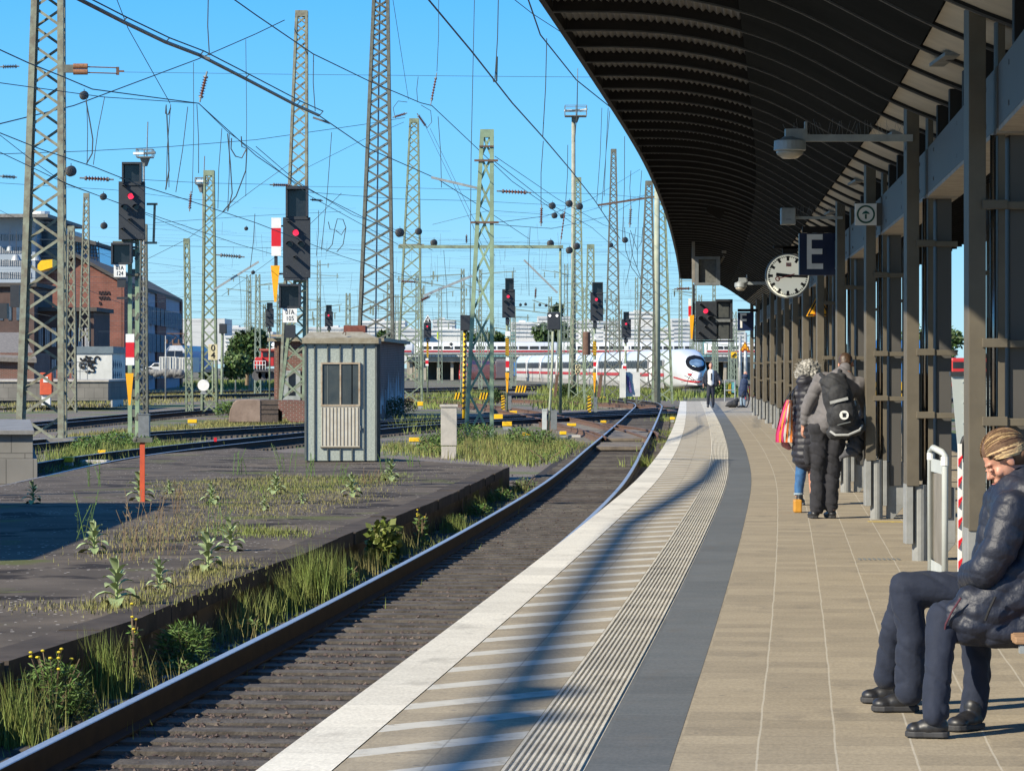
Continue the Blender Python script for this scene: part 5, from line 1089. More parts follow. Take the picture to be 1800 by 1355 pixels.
m = MB(); p = W(605, 587, Z); m.tube([(p.x - .03, Z - .06, p.z), (p.x, Z - .06, p.z + .05), (p.x + .04, Z - .06, p.z + .03), (p.x + .03, Z - .06, p.z - .03)], .012, 6); m.build('lifting_ring', M_rust, e)
m = MB(); m.box((x0 + .05, Z + .05, zb - .01), (x1 - .05, Z + DY - .05, zb + .03)); m.build('base', M_black, e)
# dark brick shed behind the hut
M_brk = brick('old_red_brick', (.19, .065, .045), (.13, .05, .035), (.22, .19, .16)); M_brkp = brick('peeling_white_brick', (.10, .055, .05), (.085, .05, .045), (.16, .14, .13))
Z = 152.; e = empty('brick_shed', W(600, 720, Z), 'low dark brick shed behind the grey hut with peeling white paint on its side', 'shed')
xa, xb = W(482, 0, Z).x, W(664, 0, Z).x; zt = W(0, 600, Z).z; xr = W(711, 0, Z + 20).x
m = MB(); m.slab([(xa, Z), (xb, Z), (xr, Z + 20), (xa, Z + 20)], G, zt); m.build('wall', M_brk, e)
m = MB(); d = Vector((xr - xb, 20, 0)).normalized(); nrm = Vector((d.y, -d.x, 0)); rs = random.Random(3); t = .5
while t < 19.5:      # irregular patches of old paint on the side wall
    w_ = rs.uniform(.5, 1.4); p = Vector((xb, Z, 0)) + d*t + nrm*.012; q = p + d*w_*.9; z1 = zt - rs.uniform(1.0, 2.0); z0 = G + rs.uniform(.2, .9); n = 8
    vs = [tuple(p + Vector((0, 0, z0)))] + [tuple(p.lerp(q, k/n) + Vector((0, 0, z1 - rs.uniform(0, 1.5)))) for k in range(n+1)] + [tuple(q + Vector((0, 0, z0)))]; m.add(vs, [tuple(range(len(vs)))]); t += w_*rs.uniform(.9, 1.6)
m.build('peeling_paint', mat('peeling_white_paint', (.50, .52, .54), .8, (.25, .25, .27), 9), e)
m = MB(); m.slab([(xa - .3, Z - .3), (xb + .3, Z - .3), (xr + .3, Z + 20.3), (xa - .3, Z + 20.3)], zt, zt + .16); m.build('roof', M_roof, e)
m = MB(); m.px(604, 572, 642, 584, Z + 4, 2.2); m.build('chimney', M_brickred, e)
m = MB(); m.px(497, 651, 528, 704, Z - .06, .05); m.build('door', mat('pale_grey_door', (.33, .36, .35), .6), e); m = MB(); m.px(507, 655, 519, 695, Z - .08, .03); m.build('door_pane', M_darkglass, e)
m = MB(); a = W(476, 588, Z); m.px(476, 588, 496, 592, Z - .7, .7); m.build('eaves_board', M_frame, e); m = MB(); m.px(487, 594, 490, 704, Z - .1, .09); m.build('drain_pipe', M_rust, e)
# plinth
Z = 139.5; e = empty('broken_plinth', W(470, 742, Z), 'low broken wall of concrete and red brick below the signal 01A 105', 'wall')
m = MB(); P = [(402, 738), (404, 722), (410, 708), (416, 703), (436, 702), (458, 703), (458, 742), (402, 742)]; m.prism([(W(x, y, Z).x, W(x, y, Z).z) for x, y in P], Z, Z + 2.6); m.build('concrete_block', mat('pinkish_broken_concrete', (.27, .20, .155), .9, (.17, .12, .09), 1.6, bump=.4), e, bevel=.03)
m = MB(); m.px(458, 703, 489, 742, Z + .04, 2.5); m.build('timber_panel', mat('dark_stacked_timber', (.10, .075, .06), .9, (.06, .045, .035), 8), e)
m = MB()
for y in (711, 719, 727): m.px(458.3, y, 488.6, y + 1, Z + .02, .03)
m.build('timber_gap', M_black, e)
m = MB(); P = [(489, 703), (540, 705), (540, 742), (512, 742), (505, 738), (499, 726), (489, 718)]; m.prism([(W(x, y, Z).x, W(x, y, Z).z) for x, y in P], Z + .02, Z + 2.5); m.build('brick_part', M_brk, e)
# far left walls
M_block = brick('concrete_block_wall', (.19, .18, .16), (.165, .157, .14), (.10, .095, .085)); M_block.node_tree.nodes['Brick Texture'].inputs['Brick Width'].default_value = .55; M_block.node_tree.nodes['Brick Texture'].inputs['Row Height'].default_value = .62
Z = 67.; e = empty('block_wall', W(20, 850, Z), 'grey concrete block wall with a thick cap in the lower left corner', 'wall')
a = W(58, 0, Z).x; m = MB(); m.slab([(-16, Z), (a, Z), (a - 2.1, Z + 14), (-16, Z + 14)], px_h(Z, 806), px_h(Z, 764)); m.build('upper_course', M_block, e, bevel=.01)
m = MB(); m.slab([(-16, Z - .2), (a + .12, Z - .2), (a - 2.05, Z + 14), (-16, Z + 14)], G, px_h(Z, 806) - .003); m.build('lower_course', M_block, e, bevel=.01)
m = MB(); m.slab([(-16, Z - .15), (a + .05, Z - .15), (a - 2.1, Z + 14), (-16, Z + 14)], px_h(Z, 764) + .003, px_h(Z, 756)); m.build('cap', M_conc2, e, bevel=.01)
Z = 190.; e = empty('low_retaining_wall', W(90, 700, Z), 'low grey retaining wall with a pale walkway in front of the graffiti container', 'wall')
m = MB(); m.px(-60, 671, 190, 704, Z, 12); m.build('wall', M_block, e); m = MB(); m.px(-60, 667.5, 191, 671, Z - .1, 12.2); m.build('cap', M_concrete, e)
m = MB(); 
for x in (112, 126, 140, 153): m.px(x, 636, x + 1.2, 668, Z + .2, .06)
for y in (636, 652): m.px(110, y, 154, y + 1.4, Z + .2, .06)
m.build('railing', M_galvd, e)
# ================================================================ GRAFFITI CONTAINER, BUILDINGS
Z = 205.; e = empty('graffiti_container', W(175, 690, Z), 'white site container with black graffiti scrawl and a grey roof band', 'container')
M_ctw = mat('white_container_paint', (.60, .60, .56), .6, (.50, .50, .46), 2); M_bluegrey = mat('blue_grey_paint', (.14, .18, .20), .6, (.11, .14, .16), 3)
m = MB(); m.px(131, 621, 197, 690, Z, 7); m.build('wall', M_ctw, e); m = MB(); m.px(130, 609, 199, 621, Z - .1, 7.2); m.build('roof_band', M_bluegrey, e)
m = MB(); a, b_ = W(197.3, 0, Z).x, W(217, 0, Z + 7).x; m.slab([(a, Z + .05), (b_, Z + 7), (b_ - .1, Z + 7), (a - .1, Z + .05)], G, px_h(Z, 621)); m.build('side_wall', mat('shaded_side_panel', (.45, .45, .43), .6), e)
rg = random.Random(9); m = MB(); 
for k in range(16):      # scrawl of curls
    cx, cy = 146 + rg.random()*28, 628 + rg.random()*30; r = 1.5 + rg.random()*3.2; a0 = rg.random()*6.28; pts = [W(cx + r*(1 + .15*j)*math.cos(a0 + j*.7), cy + r*math.sin(a0 + j*.7)*1.05, Z - .03) for j in range(7)]
    m.tube(pts, .055, 5)
m.build('graffiti', M_black, e)
m = MB()
for k in range(5): pts = [W(200 + k*3.2 + (j % 2)*2.0, 632 + j*9, Z + .6 + k) + Vector((-.06, 0, 0)) for j in range(5)]; m.tube(pts, .05, 4)
m.build('graffiti', mat('blue_grey_spray', (.13, .17, .24), .6), e)
def windows(e, quad, nx, ny, mt_, u0=.04, u1=.96, v0=.12, v1=.88, fx=.5, fy=.6, frame=None, sub=2, out=.04):
    """quad: lower left, lower right (x,y), z0, z1 : wall plane; windows laid out in a grid"""
    (xa, ya), (xb, yb), z0, z1 = quad; A = Vector((xa, ya, 0)); B = Vector((xb, yb, 0)); d = (B-A).normalized(); L = (B-A).length; nr = Vector((d.y, -d.x, 0))
    for j in range(ny):
        for i in range(nx):
            u = u0 + (u1-u0)*(i+.5)/nx; v = v0 + (v1-v0)*(j+.5)/ny; hw = (u1-u0)/nx*L*fx/2; hh = (v1-v0)/ny*(z1-z0)*fy/2; c0 = A + d*u*L + Vector((0, 0, z0 + v*(z1-z0)))
            m = MB(); m.bar(c0 - d*hw + nr*out, c0 + d*hw + nr*out, .06, hh*2, up=(0, 0, 1)); w = m.build('window', mt_, e)
            if frame:
                m = MB()
                for k in range(sub + 1): p = c0 - d*hw + d*2*hw*k/sub + nr*(out + .05); m.bar(p - Vector((0, 0, hh)), p + Vector((0, 0, hh)), .09, .05)
                m.build('frame', frame, w)
M_wpane = mat('window_glass', (.05, .07, .10), .15, (.09, .12, .16), 2); M_wfr = mat('pale_window_frame', (.45, .46, .47), .6)
# big brick building: sunlit gable + long shaded side
Z = 330.; e = empty('brick_building', W(180, 640, Z), 'large red brick building with a dark pitched roof and a long windowed side', 'building')
M_bigbrk = brick('gable_brick', (.235, .085, .06), (.195, .07, .05), (.20, .15, .12)); M_bigbrk.node_tree.nodes['Brick Texture'].inputs['Brick Width'].default_value = .5; M_bigbrk.node_tree.nodes['Brick Texture'].inputs['Row Height'].default_value = .2
zz = lambda y: px_h(Z, y); X = lambda x: W(x, 0, Z).x
m = MB(); m.prism([(X(66), G), (X(214), G), (X(214), zz(494)), (X(132), zz(454)), (X(66), zz(494))], Z, Z + 4); m.build('gable_wall', M_bigbrk, e)
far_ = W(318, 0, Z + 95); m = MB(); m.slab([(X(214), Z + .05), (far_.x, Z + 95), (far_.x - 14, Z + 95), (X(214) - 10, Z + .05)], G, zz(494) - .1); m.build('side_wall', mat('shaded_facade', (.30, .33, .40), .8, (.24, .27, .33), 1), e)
# darker brick bays on the long side
dd = Vector((far_.x - X(214), 95, 0)); LL = dd.length; dd.normalize(); nr = Vector((dd.y, -dd.x, 0))
for (u0, u1) in ((0, .26), (.50, .66), (.97, 1.0)):
    p = Vector((X(214), Z, 0)) + dd*LL*u0 + nr*.25; q = Vector((X(214), Z, 0)) + dd*LL*u1 + nr*.25; m = MB(); m.slab([(p.x, p.y), (q.x, q.y), (q.x - nr.x*.2, q.y - nr.y*.2), (p.x - nr.x*.2, p.y - nr.y*.2)], G, zz(497)); m.build('brick_bay', M_bigbrk, e)
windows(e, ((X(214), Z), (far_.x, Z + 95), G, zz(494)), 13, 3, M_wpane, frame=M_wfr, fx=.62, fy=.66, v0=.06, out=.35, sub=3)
M_slate = mat('dark_roof_felt', (.085, .075, .065), .9, (.06, .055, .05), 1)
m = MB(); zt = zz(451); ze = zz(495); r0 = [(X(60), Z - .6, ze - .4), (X(132), Z - .6, zt), (X(218), Z - .6, ze - .2)]; off = Vector((far_.x - X(214), 95.6, 0)); v = [Vector(p) for p in r0]; v += [p + off for p in v]; v += [p + Vector((0, 0, .35)) for p in v]
m.add(v, [(0, 1, 4, 3), (1, 2, 5, 4), (6, 9, 10, 7), (7, 10, 11, 8), (0, 6, 7, 1), (1, 7, 8, 2), (2, 8, 11, 5), (3, 4, 10, 9), (4, 5, 11, 10), (0, 3, 9, 6)]); m.build('roof', M_slate, e)
M_graf = mat('dark_spray', (.05, .03, .03), .7); m = MB()
for k in range(9): cx = 176 + (k % 4)*5; cy = 515 + (k//4)*9; m.tube([W(cx + 2*math.cos(j*1.1 + k), cy + 3*math.sin(j*1.3 + k), Z - .05) for j in range(6)], .06, 4)
m.build('graffiti', M_graf, e)
# lower dark brick annex in front
Z = 300.; e = empty('brick_annex', W(130, 640, Z), 'lower dark brick annex with a flat dark roof in front of the gable', 'building'); m = MB(); m.px(-40, 500, 60, 650, Z, 12); m.px(60, 545, 165, 650, Z + 3, 12); m.build('wall', brick('annex_brick', (.10, .05, .04), (.08, .04, .035), (.10, .09, .08)), e)
m = MB(); m.px(-45, 497, 64, 504, Z - .5, 13); m.px(58, 540, 170, 547, Z + 2.4, 13); m.build('roof', M_slate, e)
windows(e, ((W(62, 0, Z+3).x, Z + 3), (W(163, 0, Z+3).x, Z + 3), G, px_h(Z, 547)), 8, 2, M_wpane, frame=M_wfr, fx=.5, fy=.6); windows(e, ((W(-38, 0, Z).x, Z), (W(58, 0, Z).x, Z), G, px_h(Z, 504)), 6, 3, M_wpane, fx=.4, fy=.5)
# small gabled shed roofs at far left
Z = 230.; e = empty('small_shed', W(20, 660, Z), 'low shed with a weathered grey pitched roof at the left edge', 'shed')
m = MB(); m.px(-40, 620, 60, 672, Z, 8); m.build('wall', M_brk, e); m = MB(); A, B = W(-45, 626, Z), W(66, 630, Z); C1, C0 = W(20, 583, Z), W(-45, 583, Z); m.add([tuple(A + Vector((0, -.5, 0))), tuple(B + Vector((0, -.5, 0))), (C1.x, Z + 5, C1.z), (C0.x, Z + 5, C0.z), (A.x, Z - .5, A.z - .3), (B.x, Z - .5, B.z - .3), (C1.x, Z + 5, C1.z - .3), (C0.x, Z + 5, C0.z - .3)], [(0, 1, 2, 3), (4, 7, 6, 5), (0, 4, 5, 1), (1, 5, 6, 2), (2, 6, 7, 3), (3, 7, 4, 0)]); m.build('roof', mat('weathered_roof_tiles', (.20, .18, .16), .9, (.13, .12, .11), 6, bump=.3), e)
# grey modern building and blue glass hall, far left
Z = 430.; e = empty('office_block', W(50, 500, Z), 'grey and glass office block with a flat overhanging roof at the far left', 'building'); M_off = mat('pale_blue_grey_cladding', (.33, .38, .43), .5, (.27, .32, .38), .3)
m = MB(); m.px(-60, 384, 62, 560, Z, 30); m.px(62, 400, 110, 560, Z + 6, 22); m.build('wall', M_off, e); m = MB(); m.px(-70, 376, 84, 382, Z - 4, 36); m.build('roof', M_conc2, e)
windows(e, ((W(-58, 0, Z).x, Z), (W(60, 0, Z).x, Z), px_h(Z, 560), px_h(Z, 386)), 11, 6, M_wpane, fx=.72, fy=.5, frame=M_wfr); 
for y in (392, 405, 420, 435, 450):
    m = MB(); m.px(62, y, 112, y + 2, Z + 4.5, .8); m.build('balcony_rail', M_galvd, e)
m = MB(); m.px(64, 394, 110, 455, Z + 5.8, .1); m.build('glass_front', M_wpane, e)
e = empty('water_tank', W(75, 380, Z), 'white cylindrical rooftop tank on the grey office block', 'tank'); m = MB(); m.tube([W(72, 402, Z + 10), W(72, 372, Z + 10)], 1.2, 14); m.build('tank', M_white, e)
Z = 420.; e = empty('blue_glass_hall', W(140, 460, Z), 'hall with slanted blue glass front and a bristly flat roof behind the brick gable', 'building')
m = MB(); m.prism([(X2, z2) for X2, z2 in [(W(x, y, Z).x, W(x, y, Z).z) for x, y in ((108, 470), (176, 470), (168, 428), (108, 418))]], Z, Z + 20); m.build('glass_front', mat('bright_blue_glass', (.05, .25, .50), .15, (.03, .13, .30), 1), e)
m = MB()
for x in range(110, 176, 5): m.bar(W(x, 470, Z - .1), W(x - 2, 424, Z - .1), .12, .1)
for y in range(430, 470, 7): m.bar(W(108, y, Z - .15), W(174, y + 2, Z - .15), .12, .1)
m.build('mullion', M_dark, e); m = MB(); m.prism([(W(x, y, Z).x, W(x, y, Z).z) for x, y in ((104, 420), (172, 432), (172, 426), (130, 414), (104, 411))], Z - 2, Z + 22); m.build('roof', M_slate, e)
e = empty('yellow_skip', W(75, 465, 310), 'bright yellow box standing on the annex roof', 'box'); m = MB(); m.prism([(W(x, y, 310).x, W(x, y, 310).z) for x, y in ((66, 478), (92, 470), (92, 456), (72, 458), (66, 466))], 310, 313); m.build('body', M_yel, e)
# street lamps with round shades far left
for i, (x, y, Z, lb) in enumerate(((28, 454, 140, 'white shaded lamp left of the big mast leg'), (63, 454, 140, 'white shaded lamp between the big mast legs'), (17, 438, 180, 'small round lamp at the left edge'))):
    e = empty('yard_lamp', W(x, y, Z), lb, 'lamp', 'shaded yard lamps'); c_ = W(x, y, Z); m = MB(); s = Z/F; m.tube([c_ + Vector((0, 0, .16)), c_ + Vector((0, 0, .10)), c_ + Vector((0, 0, -.10))], [.08, .14, 10*s if i < 2 else 6*s], 16); m.build('shade', M_galv, e); m = MB(); m.tube([c_ + Vector((0, 0, .16)), c_ + Vector((0, .2, 1.2))], .015, 4); m.build('cord', M_dark, e)
# ---- city skyline: pale office blocks behind the trains
M_pale = mat('pale_facade', (.55, .56, .56), .7, (.47, .48, .48), .1); M_pale2 = mat('white_facade', (.70, .70, .68), .7); M_teal = mat('teal_glass_facade', (.16, .33, .33), .3, (.12, .25, .27), .2); M_cwin = mat('far_window_band', (.24, .29, .33), .4, (.42, .45, .46), .35, contrast=(.45, .55)); M_yg = mat('yellow_green_panel', (.55, .70, .05), .6)
B = [(0, 395, 560, 640, 760, 0), (632, 712, 564, 596, 820, 1), (700, 742, 578, 600, 780, 0), (742, 838, 578, 596, 800, 1), (760, 800, 562, 575, 900, 0), (838, 905, 584, 600, 780, 2), (898, 945, 566, 600, 820, 1), (905, 1000, 572, 600, 860, 1), (945, 1010, 556, 580, 980, 0), (1000, 1090, 564, 602, 860, 0), (1020, 1060, 580, 602, 780, 1), (1060, 1185, 576, 602, 820, 1), (1180, 1310, 560, 602, 900, 0), (1100, 1150, 548, 565, 1000, 1), (395, 470, 590, 612, 700, 1), (395, 440, 575, 590, 900, 0), (1225, 1260, 566, 600, 760, 2), (430, 480, 583, 600, 800, 0), (540, 640, 575, 600, 850, 0)]
DESC = ['far left pale block row behind the bushes', 'white block left of the slim green mast', 'pale block between the two centre masts', 'long white hall behind the figure 4 triangle', 'higher pale block behind the white hall', 'teal glass block right of the centre mast', 'white stepped block left of the two-lamp signal', 'broad white block behind the two-lamp signal', 'distant roofline above the two-lamp signal', 'pale block behind the barrel mast', 'small white block below the barrel', 'white block row behind the rightmost masts', 'pale block seen under the canopy end', 'distant white block among the right masts', 'low white block over the red engine', 'distant pale block over the bush', 'teal block below the hanging signal', 'distant pale block left of the carrier', 'distant pale block behind the hut roof']
for i, (a, b_, y0, y1, Z, k) in enumerate(B):
    mt_ = [M_pale, M_pale2, M_teal][k]; e = empty('city_block', W((a+b_)/2, 640, Z), DESC[i], 'building', 'pale city blocks on the skyline'); m = MB(); m.px(a, y0, b_, 640, Z, 20); m.px(a + (b_-a)*.3, y0 - 3, a + (b_-a)*.55, y0, Z + 4, 6); m.build('wall', mt_, e)
    if i == 0: continue
    m = MB(); n = max(2, int((y1-y0)/7))
    for j in range(n): y = y0 + 3 + j*7; m.px(a + 1, y, b_ - 1, y + 2.2, Z - .2, .15)
    m.build('window_band', M_cwin, e)
m = MB(); m.px(768, 584, 772, 596, 770, 2); tag(m.build('yellow_green_pillar', M_yg), 'bright yellow-green panel on the white hall behind the figure 4 triangle', 'panel')
# viaduct with the far white train
Z = 600.; e = empty('viaduct', W(1000, 640, Z), 'low pale concrete viaduct carrying the far white train', 'bridge'); m = MB(); m.px(715, 627, 1320, 636, Z, 8); m.build('deck', mat('stained_viaduct_concrete', (.42, .38, .31), .9, (.28, .26, .22), .5), e)
m = MB()
for x in range(720, 1320, 24): m.px(x, 636, x + 5, 668, Z + 1, 5)
m.build('pier', MATS['stained_viaduct_concrete'], e); m = MB()
for x in range(716, 1320, 7): m.px(x, 622.5, x + .9, 627, Z - .1, .1)
m.px(716, 622, 1320, 623, Z - .12, .1); m.build('railing', M_galvd, e); m = MB(); m.px(715, 636, 1320, 668, Z + 7, 1); m.build('back_wall', mat('viaduct_wall', (.36, .34, .29), .9, (.25, .24, .21), .4), e)

# ================================================================ TRAINS
M_tw = mat('train_white', (.62, .64, .65), .3, (.56, .58, .59), .6); M_tred = mat('train_red', (.50, .02, .025), .35); M_tglass = mat('train_window', (.02, .025, .03), .35, (.045, .05, .05), .4, spec=.25); M_tgrey = mat('train_underframe', (.09, .09, .095), .7); M_tskirt = mat('train_skirt', (.36, .35, .33), .5, (.28, .27, .26), .8)
def sect(wd, z0, z1, n=28):    # rounded body section, tumblehome
    pts = []
    for i in range(n):
        a = 2*math.pi*i/n; c_, s_ = math.cos(a), math.sin(a); e1 = .42; x = abs(c_)**e1*(1 if c_ > 0 else -1); z = abs(s_)**(.85 if s_ > 0 else .35)*(1 if s_ > 0 else -1)
        zz_ = (z0 + z1)/2*.9 + .1*z0 if False else (z0 + (z1-z0)*.42); h = (z1 - zz_) if z > 0 else (zz_ - z0); k = 1 - .10*max(z, 0)**2 if z > 0 else 1 - .06*abs(z)
        pts.append((x*wd/2*k, zz_ + z*h))
    return pts
def train_body(name, e, path, wd, z0, z1, mt_, nose=0, smooth=True):
    m = MB(); n = 28; cum = [0]
    for a, b_ in zip(path, path[1:]): cum.append(cum[-1] + math.hypot(b_[0]-a[0], b_[1]-a[1]))
    vs = []
    for i, p in enumerate(path):
        a = path[max(i-1, 0)]; b_ = path[min(i+1, len(path)-1)]; dx, dy = b_[0]-a[0], b_[1]-a[1]; L = math.hypot(dx, dy); nx, ny = dy/L, -dx/L
        s_ = cum[i]; kw = kz = 1; zl = z0
        if nose and s_ < nose:
            t = s_/nose; kw = (1 - (1 - t)**2.6)**.5*.985 + .015; kz = .30 + .70*(1 - (1 - t)**2.2)**.62; zl = z0 + .35*(1-t)**2
        for o, z in sect(wd*kw, zl, z0 + (z1-z0)*kz): vs.append((p[0] + nx*o, p[1] + ny*o, z))
    fs = []
    for i in range(len(path)-1):
        for k in range(n): fs.append((i*n+k, i*n+(k+1)%n, (i+1)*n+(k+1)%n, (i+1)*n+k))
    fs.append(tuple(range(n-1, -1, -1))); fs.append(tuple((len(path)-1)*n + k for k in range(n))); m.add(vs, fs); return m.build(name, mt_, e, smooth=smooth)
icep = hermite([286, 292, 300, 320, 380, 440, 500], [16.15, 15.85, 15.35, 13.9, 9.3, 4.9, 1.0])
e = empty('high_speed_train', (icep(290), 290, RT), 'white high-speed train with its rounded nose facing the camera beyond the platform end', 'train', 'white trains with a red stripe')
ys = [286.5, 286.7, 287, 287.5, 288, 288.7, 289.5, 290.5, 291.7, 293, 294.5, 296, 298, 300] + list(np.arange(303, 312, 3.)); pth = [(icep(y), y) for y in ys]
train_body('body', e, pth, 2.95, -.30, 3.28, M_tw, nose=11)
cars = [(312.6, 336), (336.8, 361), (361.8, 386), (386.8, 411), (411.8, 436), (436.8, 461), (461.8, 486)]
for a, b_ in cars: train_body('carriage', e, [(icep(y), y) for y in np.linspace(a, b_, 7)], 2.92, -.30, 3.28, M_tw)
def side_patch(mb, fn, y0, y1, o, z0, z1, n=3, zo=None, out=.02, flat=False):
    vs = []; zo = zo or o
    for i in range(n+1):
        y = y0 + (y1-y0)*i/n; d = (fn(y+.5) - fn(y-.5)); L = math.hypot(d, 1); nx, ny = 1/L, -d/L
        for oo, z in ((o, z0), (zo, z1)): vs.append((fn(y) + nx*oo, y + ny*oo, z))
    mb.add(vs, [(2*i, 2*i+1, 2*i+3, 2*i+2) for i in range(n)])
for (a, b_) in [(300.5, 311)] + cars:
    m = MB(); side_patch(m, icep, a + .3, b_ - .3, -1.495, .78, 1.08); m.build('red_stripe', M_tred, e)
    m = MB(); side_patch(m, icep, a + .1, b_ - .1, -1.46, -.28, .25); m.build('skirt', M_tskirt, e)
    nwin = 9 if b_ - a > 20 else 3
    for k in range(nwin): w0 = a + 1.6 + (b_-a-3.0)*k/nwin; m = MB(); side_patch(m, icep, w0, w0 + (b_-a-3.0)/nwin*.80, -1.497, 1.52, 2.28, zo=-1.475, n=1); m.build('window', M_tglass, e)
    m = MB(); side_patch(m, icep, a + .4, a + 1.3, -1.50, .1, 2.35, zo=-1.475, n=1); m.build('door', M_tskirt, e)
# nose details: windscreen, lights, stripe, wire reflections drawn as thin tubes, lettering
def nose_pt(u, z, out=.03):     # point on the nose skin at lateral fraction u and height z
    best = None
    for i in range(120):
        s_ = i/119*9.0; t = min(s_/11, 1); kw = (1 - (1 - t)**2.6)**.5*.985 + .015; kz = .30 + .70*(1 - (1 - t)**2.2)**.62
        top = -.30 + 3.58*kz; zl = -.30 + .35*(1-t)**2; zm = zl + (top - zl)*.42; h = (top - zm) if z > zm else (zm - zl); q = abs(z - zm)/h
        if q >= 1: continue
        ez = .85 if z > zm else .35; sn = q**(1/ez); cs = math.sqrt(max(0, 1 - sn*sn)); k = 1 - .10*q*q if z > zm else 1 - .06*q
        if cs**.42*2.95*kw/2*k >= abs(u): best = s_; break
    if best is None: best = 8.0
    y = 286.5 + best; d = (icep(y+.5)-icep(y-.5)); L = math.hypot(d, 1); return Vector((icep(y) + u/L, y - out - u*d, z))
def nose_patch(name, fn, nu, nv, mt_, out=.04):
    m = MB(); vs = []
    for j in range(nv+1):
        for i in range(nu+1): u, z = fn(i/nu, j/nv); vs.append(nose_pt(u, z, out))
    m.add(vs, [(j*(nu+1)+i, j*(nu+1)+i+1, (j+1)*(nu+1)+i+1, (j+1)*(nu+1)+i) for j in range(nv) for i in range(nu)]); return m.build(name, mt_, e, smooth=True)
def oval(cx, cz_, a, b_, pw=.8): return lambda i, j: (cx + (2*i-1)*a*math.sqrt(max(.0004, 1 - abs(2*j-1)**2.2)), cz_ + (2*j-1)*b_)
nose_patch('windscreen_surround', oval(.12, 1.98, .92, .72), 14, 14, mat('matt_black_mask', (.008, .010, .014), .8, spec=.1), .17); nose_patch('windscreen', oval(.12, 2.0, .66, .36), 12, 8, mat('sky_painted_windscreen', (.30, .42, .50), .12, (.15, .22, .28), 1.5, metal=.4), .26)  # pale blue of the windscreen has the sky reflection painted in
nose_patch('red_stripe', lambda i, j: (-1.40 + 2.72*i, .30 + .13*j + .38*abs(2*i-1)**3), 22, 1, M_tred, .13)
for u in (-.62, .95): nose_patch('headlight', oval(u, 1.0, .15, .10), 4, 4, M_tred, .15)
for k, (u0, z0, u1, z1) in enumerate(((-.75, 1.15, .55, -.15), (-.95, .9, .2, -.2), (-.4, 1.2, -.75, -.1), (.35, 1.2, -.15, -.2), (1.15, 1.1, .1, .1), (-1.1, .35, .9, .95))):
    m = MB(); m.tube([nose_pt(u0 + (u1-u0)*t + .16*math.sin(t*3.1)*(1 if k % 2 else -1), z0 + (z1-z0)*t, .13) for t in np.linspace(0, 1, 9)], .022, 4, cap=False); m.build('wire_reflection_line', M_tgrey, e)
text_obj('red_letters', 'DB', nose_pt(.70, .62, .2), .34, M_tred, e)
m = MB(); m.box((icep(288)-1.15, 287.0, -.72), (icep(288)+1.15, 290.0, -.28)); m.build('bumper_skirt', M_tgrey, e, bevel=.1)
# far train on the viaduct
Z = 596.; s = Z/F; e = empty('high_speed_train', W(1000, 622, Z), 'far white train with a red stripe standing on the viaduct across the background', 'train', 'white trains with a red stripe')
for k in range(-1, 4):
    a, b_ = 700 + k*255 + 30, 700 + (k+1)*255 + 26; b_ = min(b_, 1400)
    if a >= b_: continue
    m = MB(); z0, z1 = px_h(Z, 624), px_h(Z, 601); xa, xb = W(a, 0, Z).x, W(b_, 0, Z).x
    sec = sect(2.9, z0, z1, 20); vs = []; 
    for x in (xa, xa + .3, xb - .3, xb):
        k2 = .93 if x in (xa, xb) else 1
        for o, z in sec: vs.append((x, Z + 4 + o*k2, z0 + (z - z0)*k2))
    m.add(vs, [(i*20+j, (i+1)*20+j, (i+1)*20+(j+1)%20, i*20+(j+1)%20) for i in range(3) for j in range(20)] + [tuple(range(20)), tuple(60 + j for j in range(19, -1, -1))]); m.build('carriage', M_tw, e, smooth=True)
    m = MB(); m.box((xa + .4, Z + 2.50, px_h(Z, 618.5)), (xb - .4, Z + 2.53, px_h(Z, 616))); m.build('red_stripe', M_tred, e)
    nw = 12
    for j in range(nw): w0 = xa + 1.2 + (xb-xa-2.4)*j/nw; m = MB(); m.box((w0, Z + 2.50, px_h(Z, 613.5)), (w0 + (xb-xa-2.4)/nw*.82, Z + 2.54, px_h(Z, 608.5))); m.build('window', M_tglass, e)
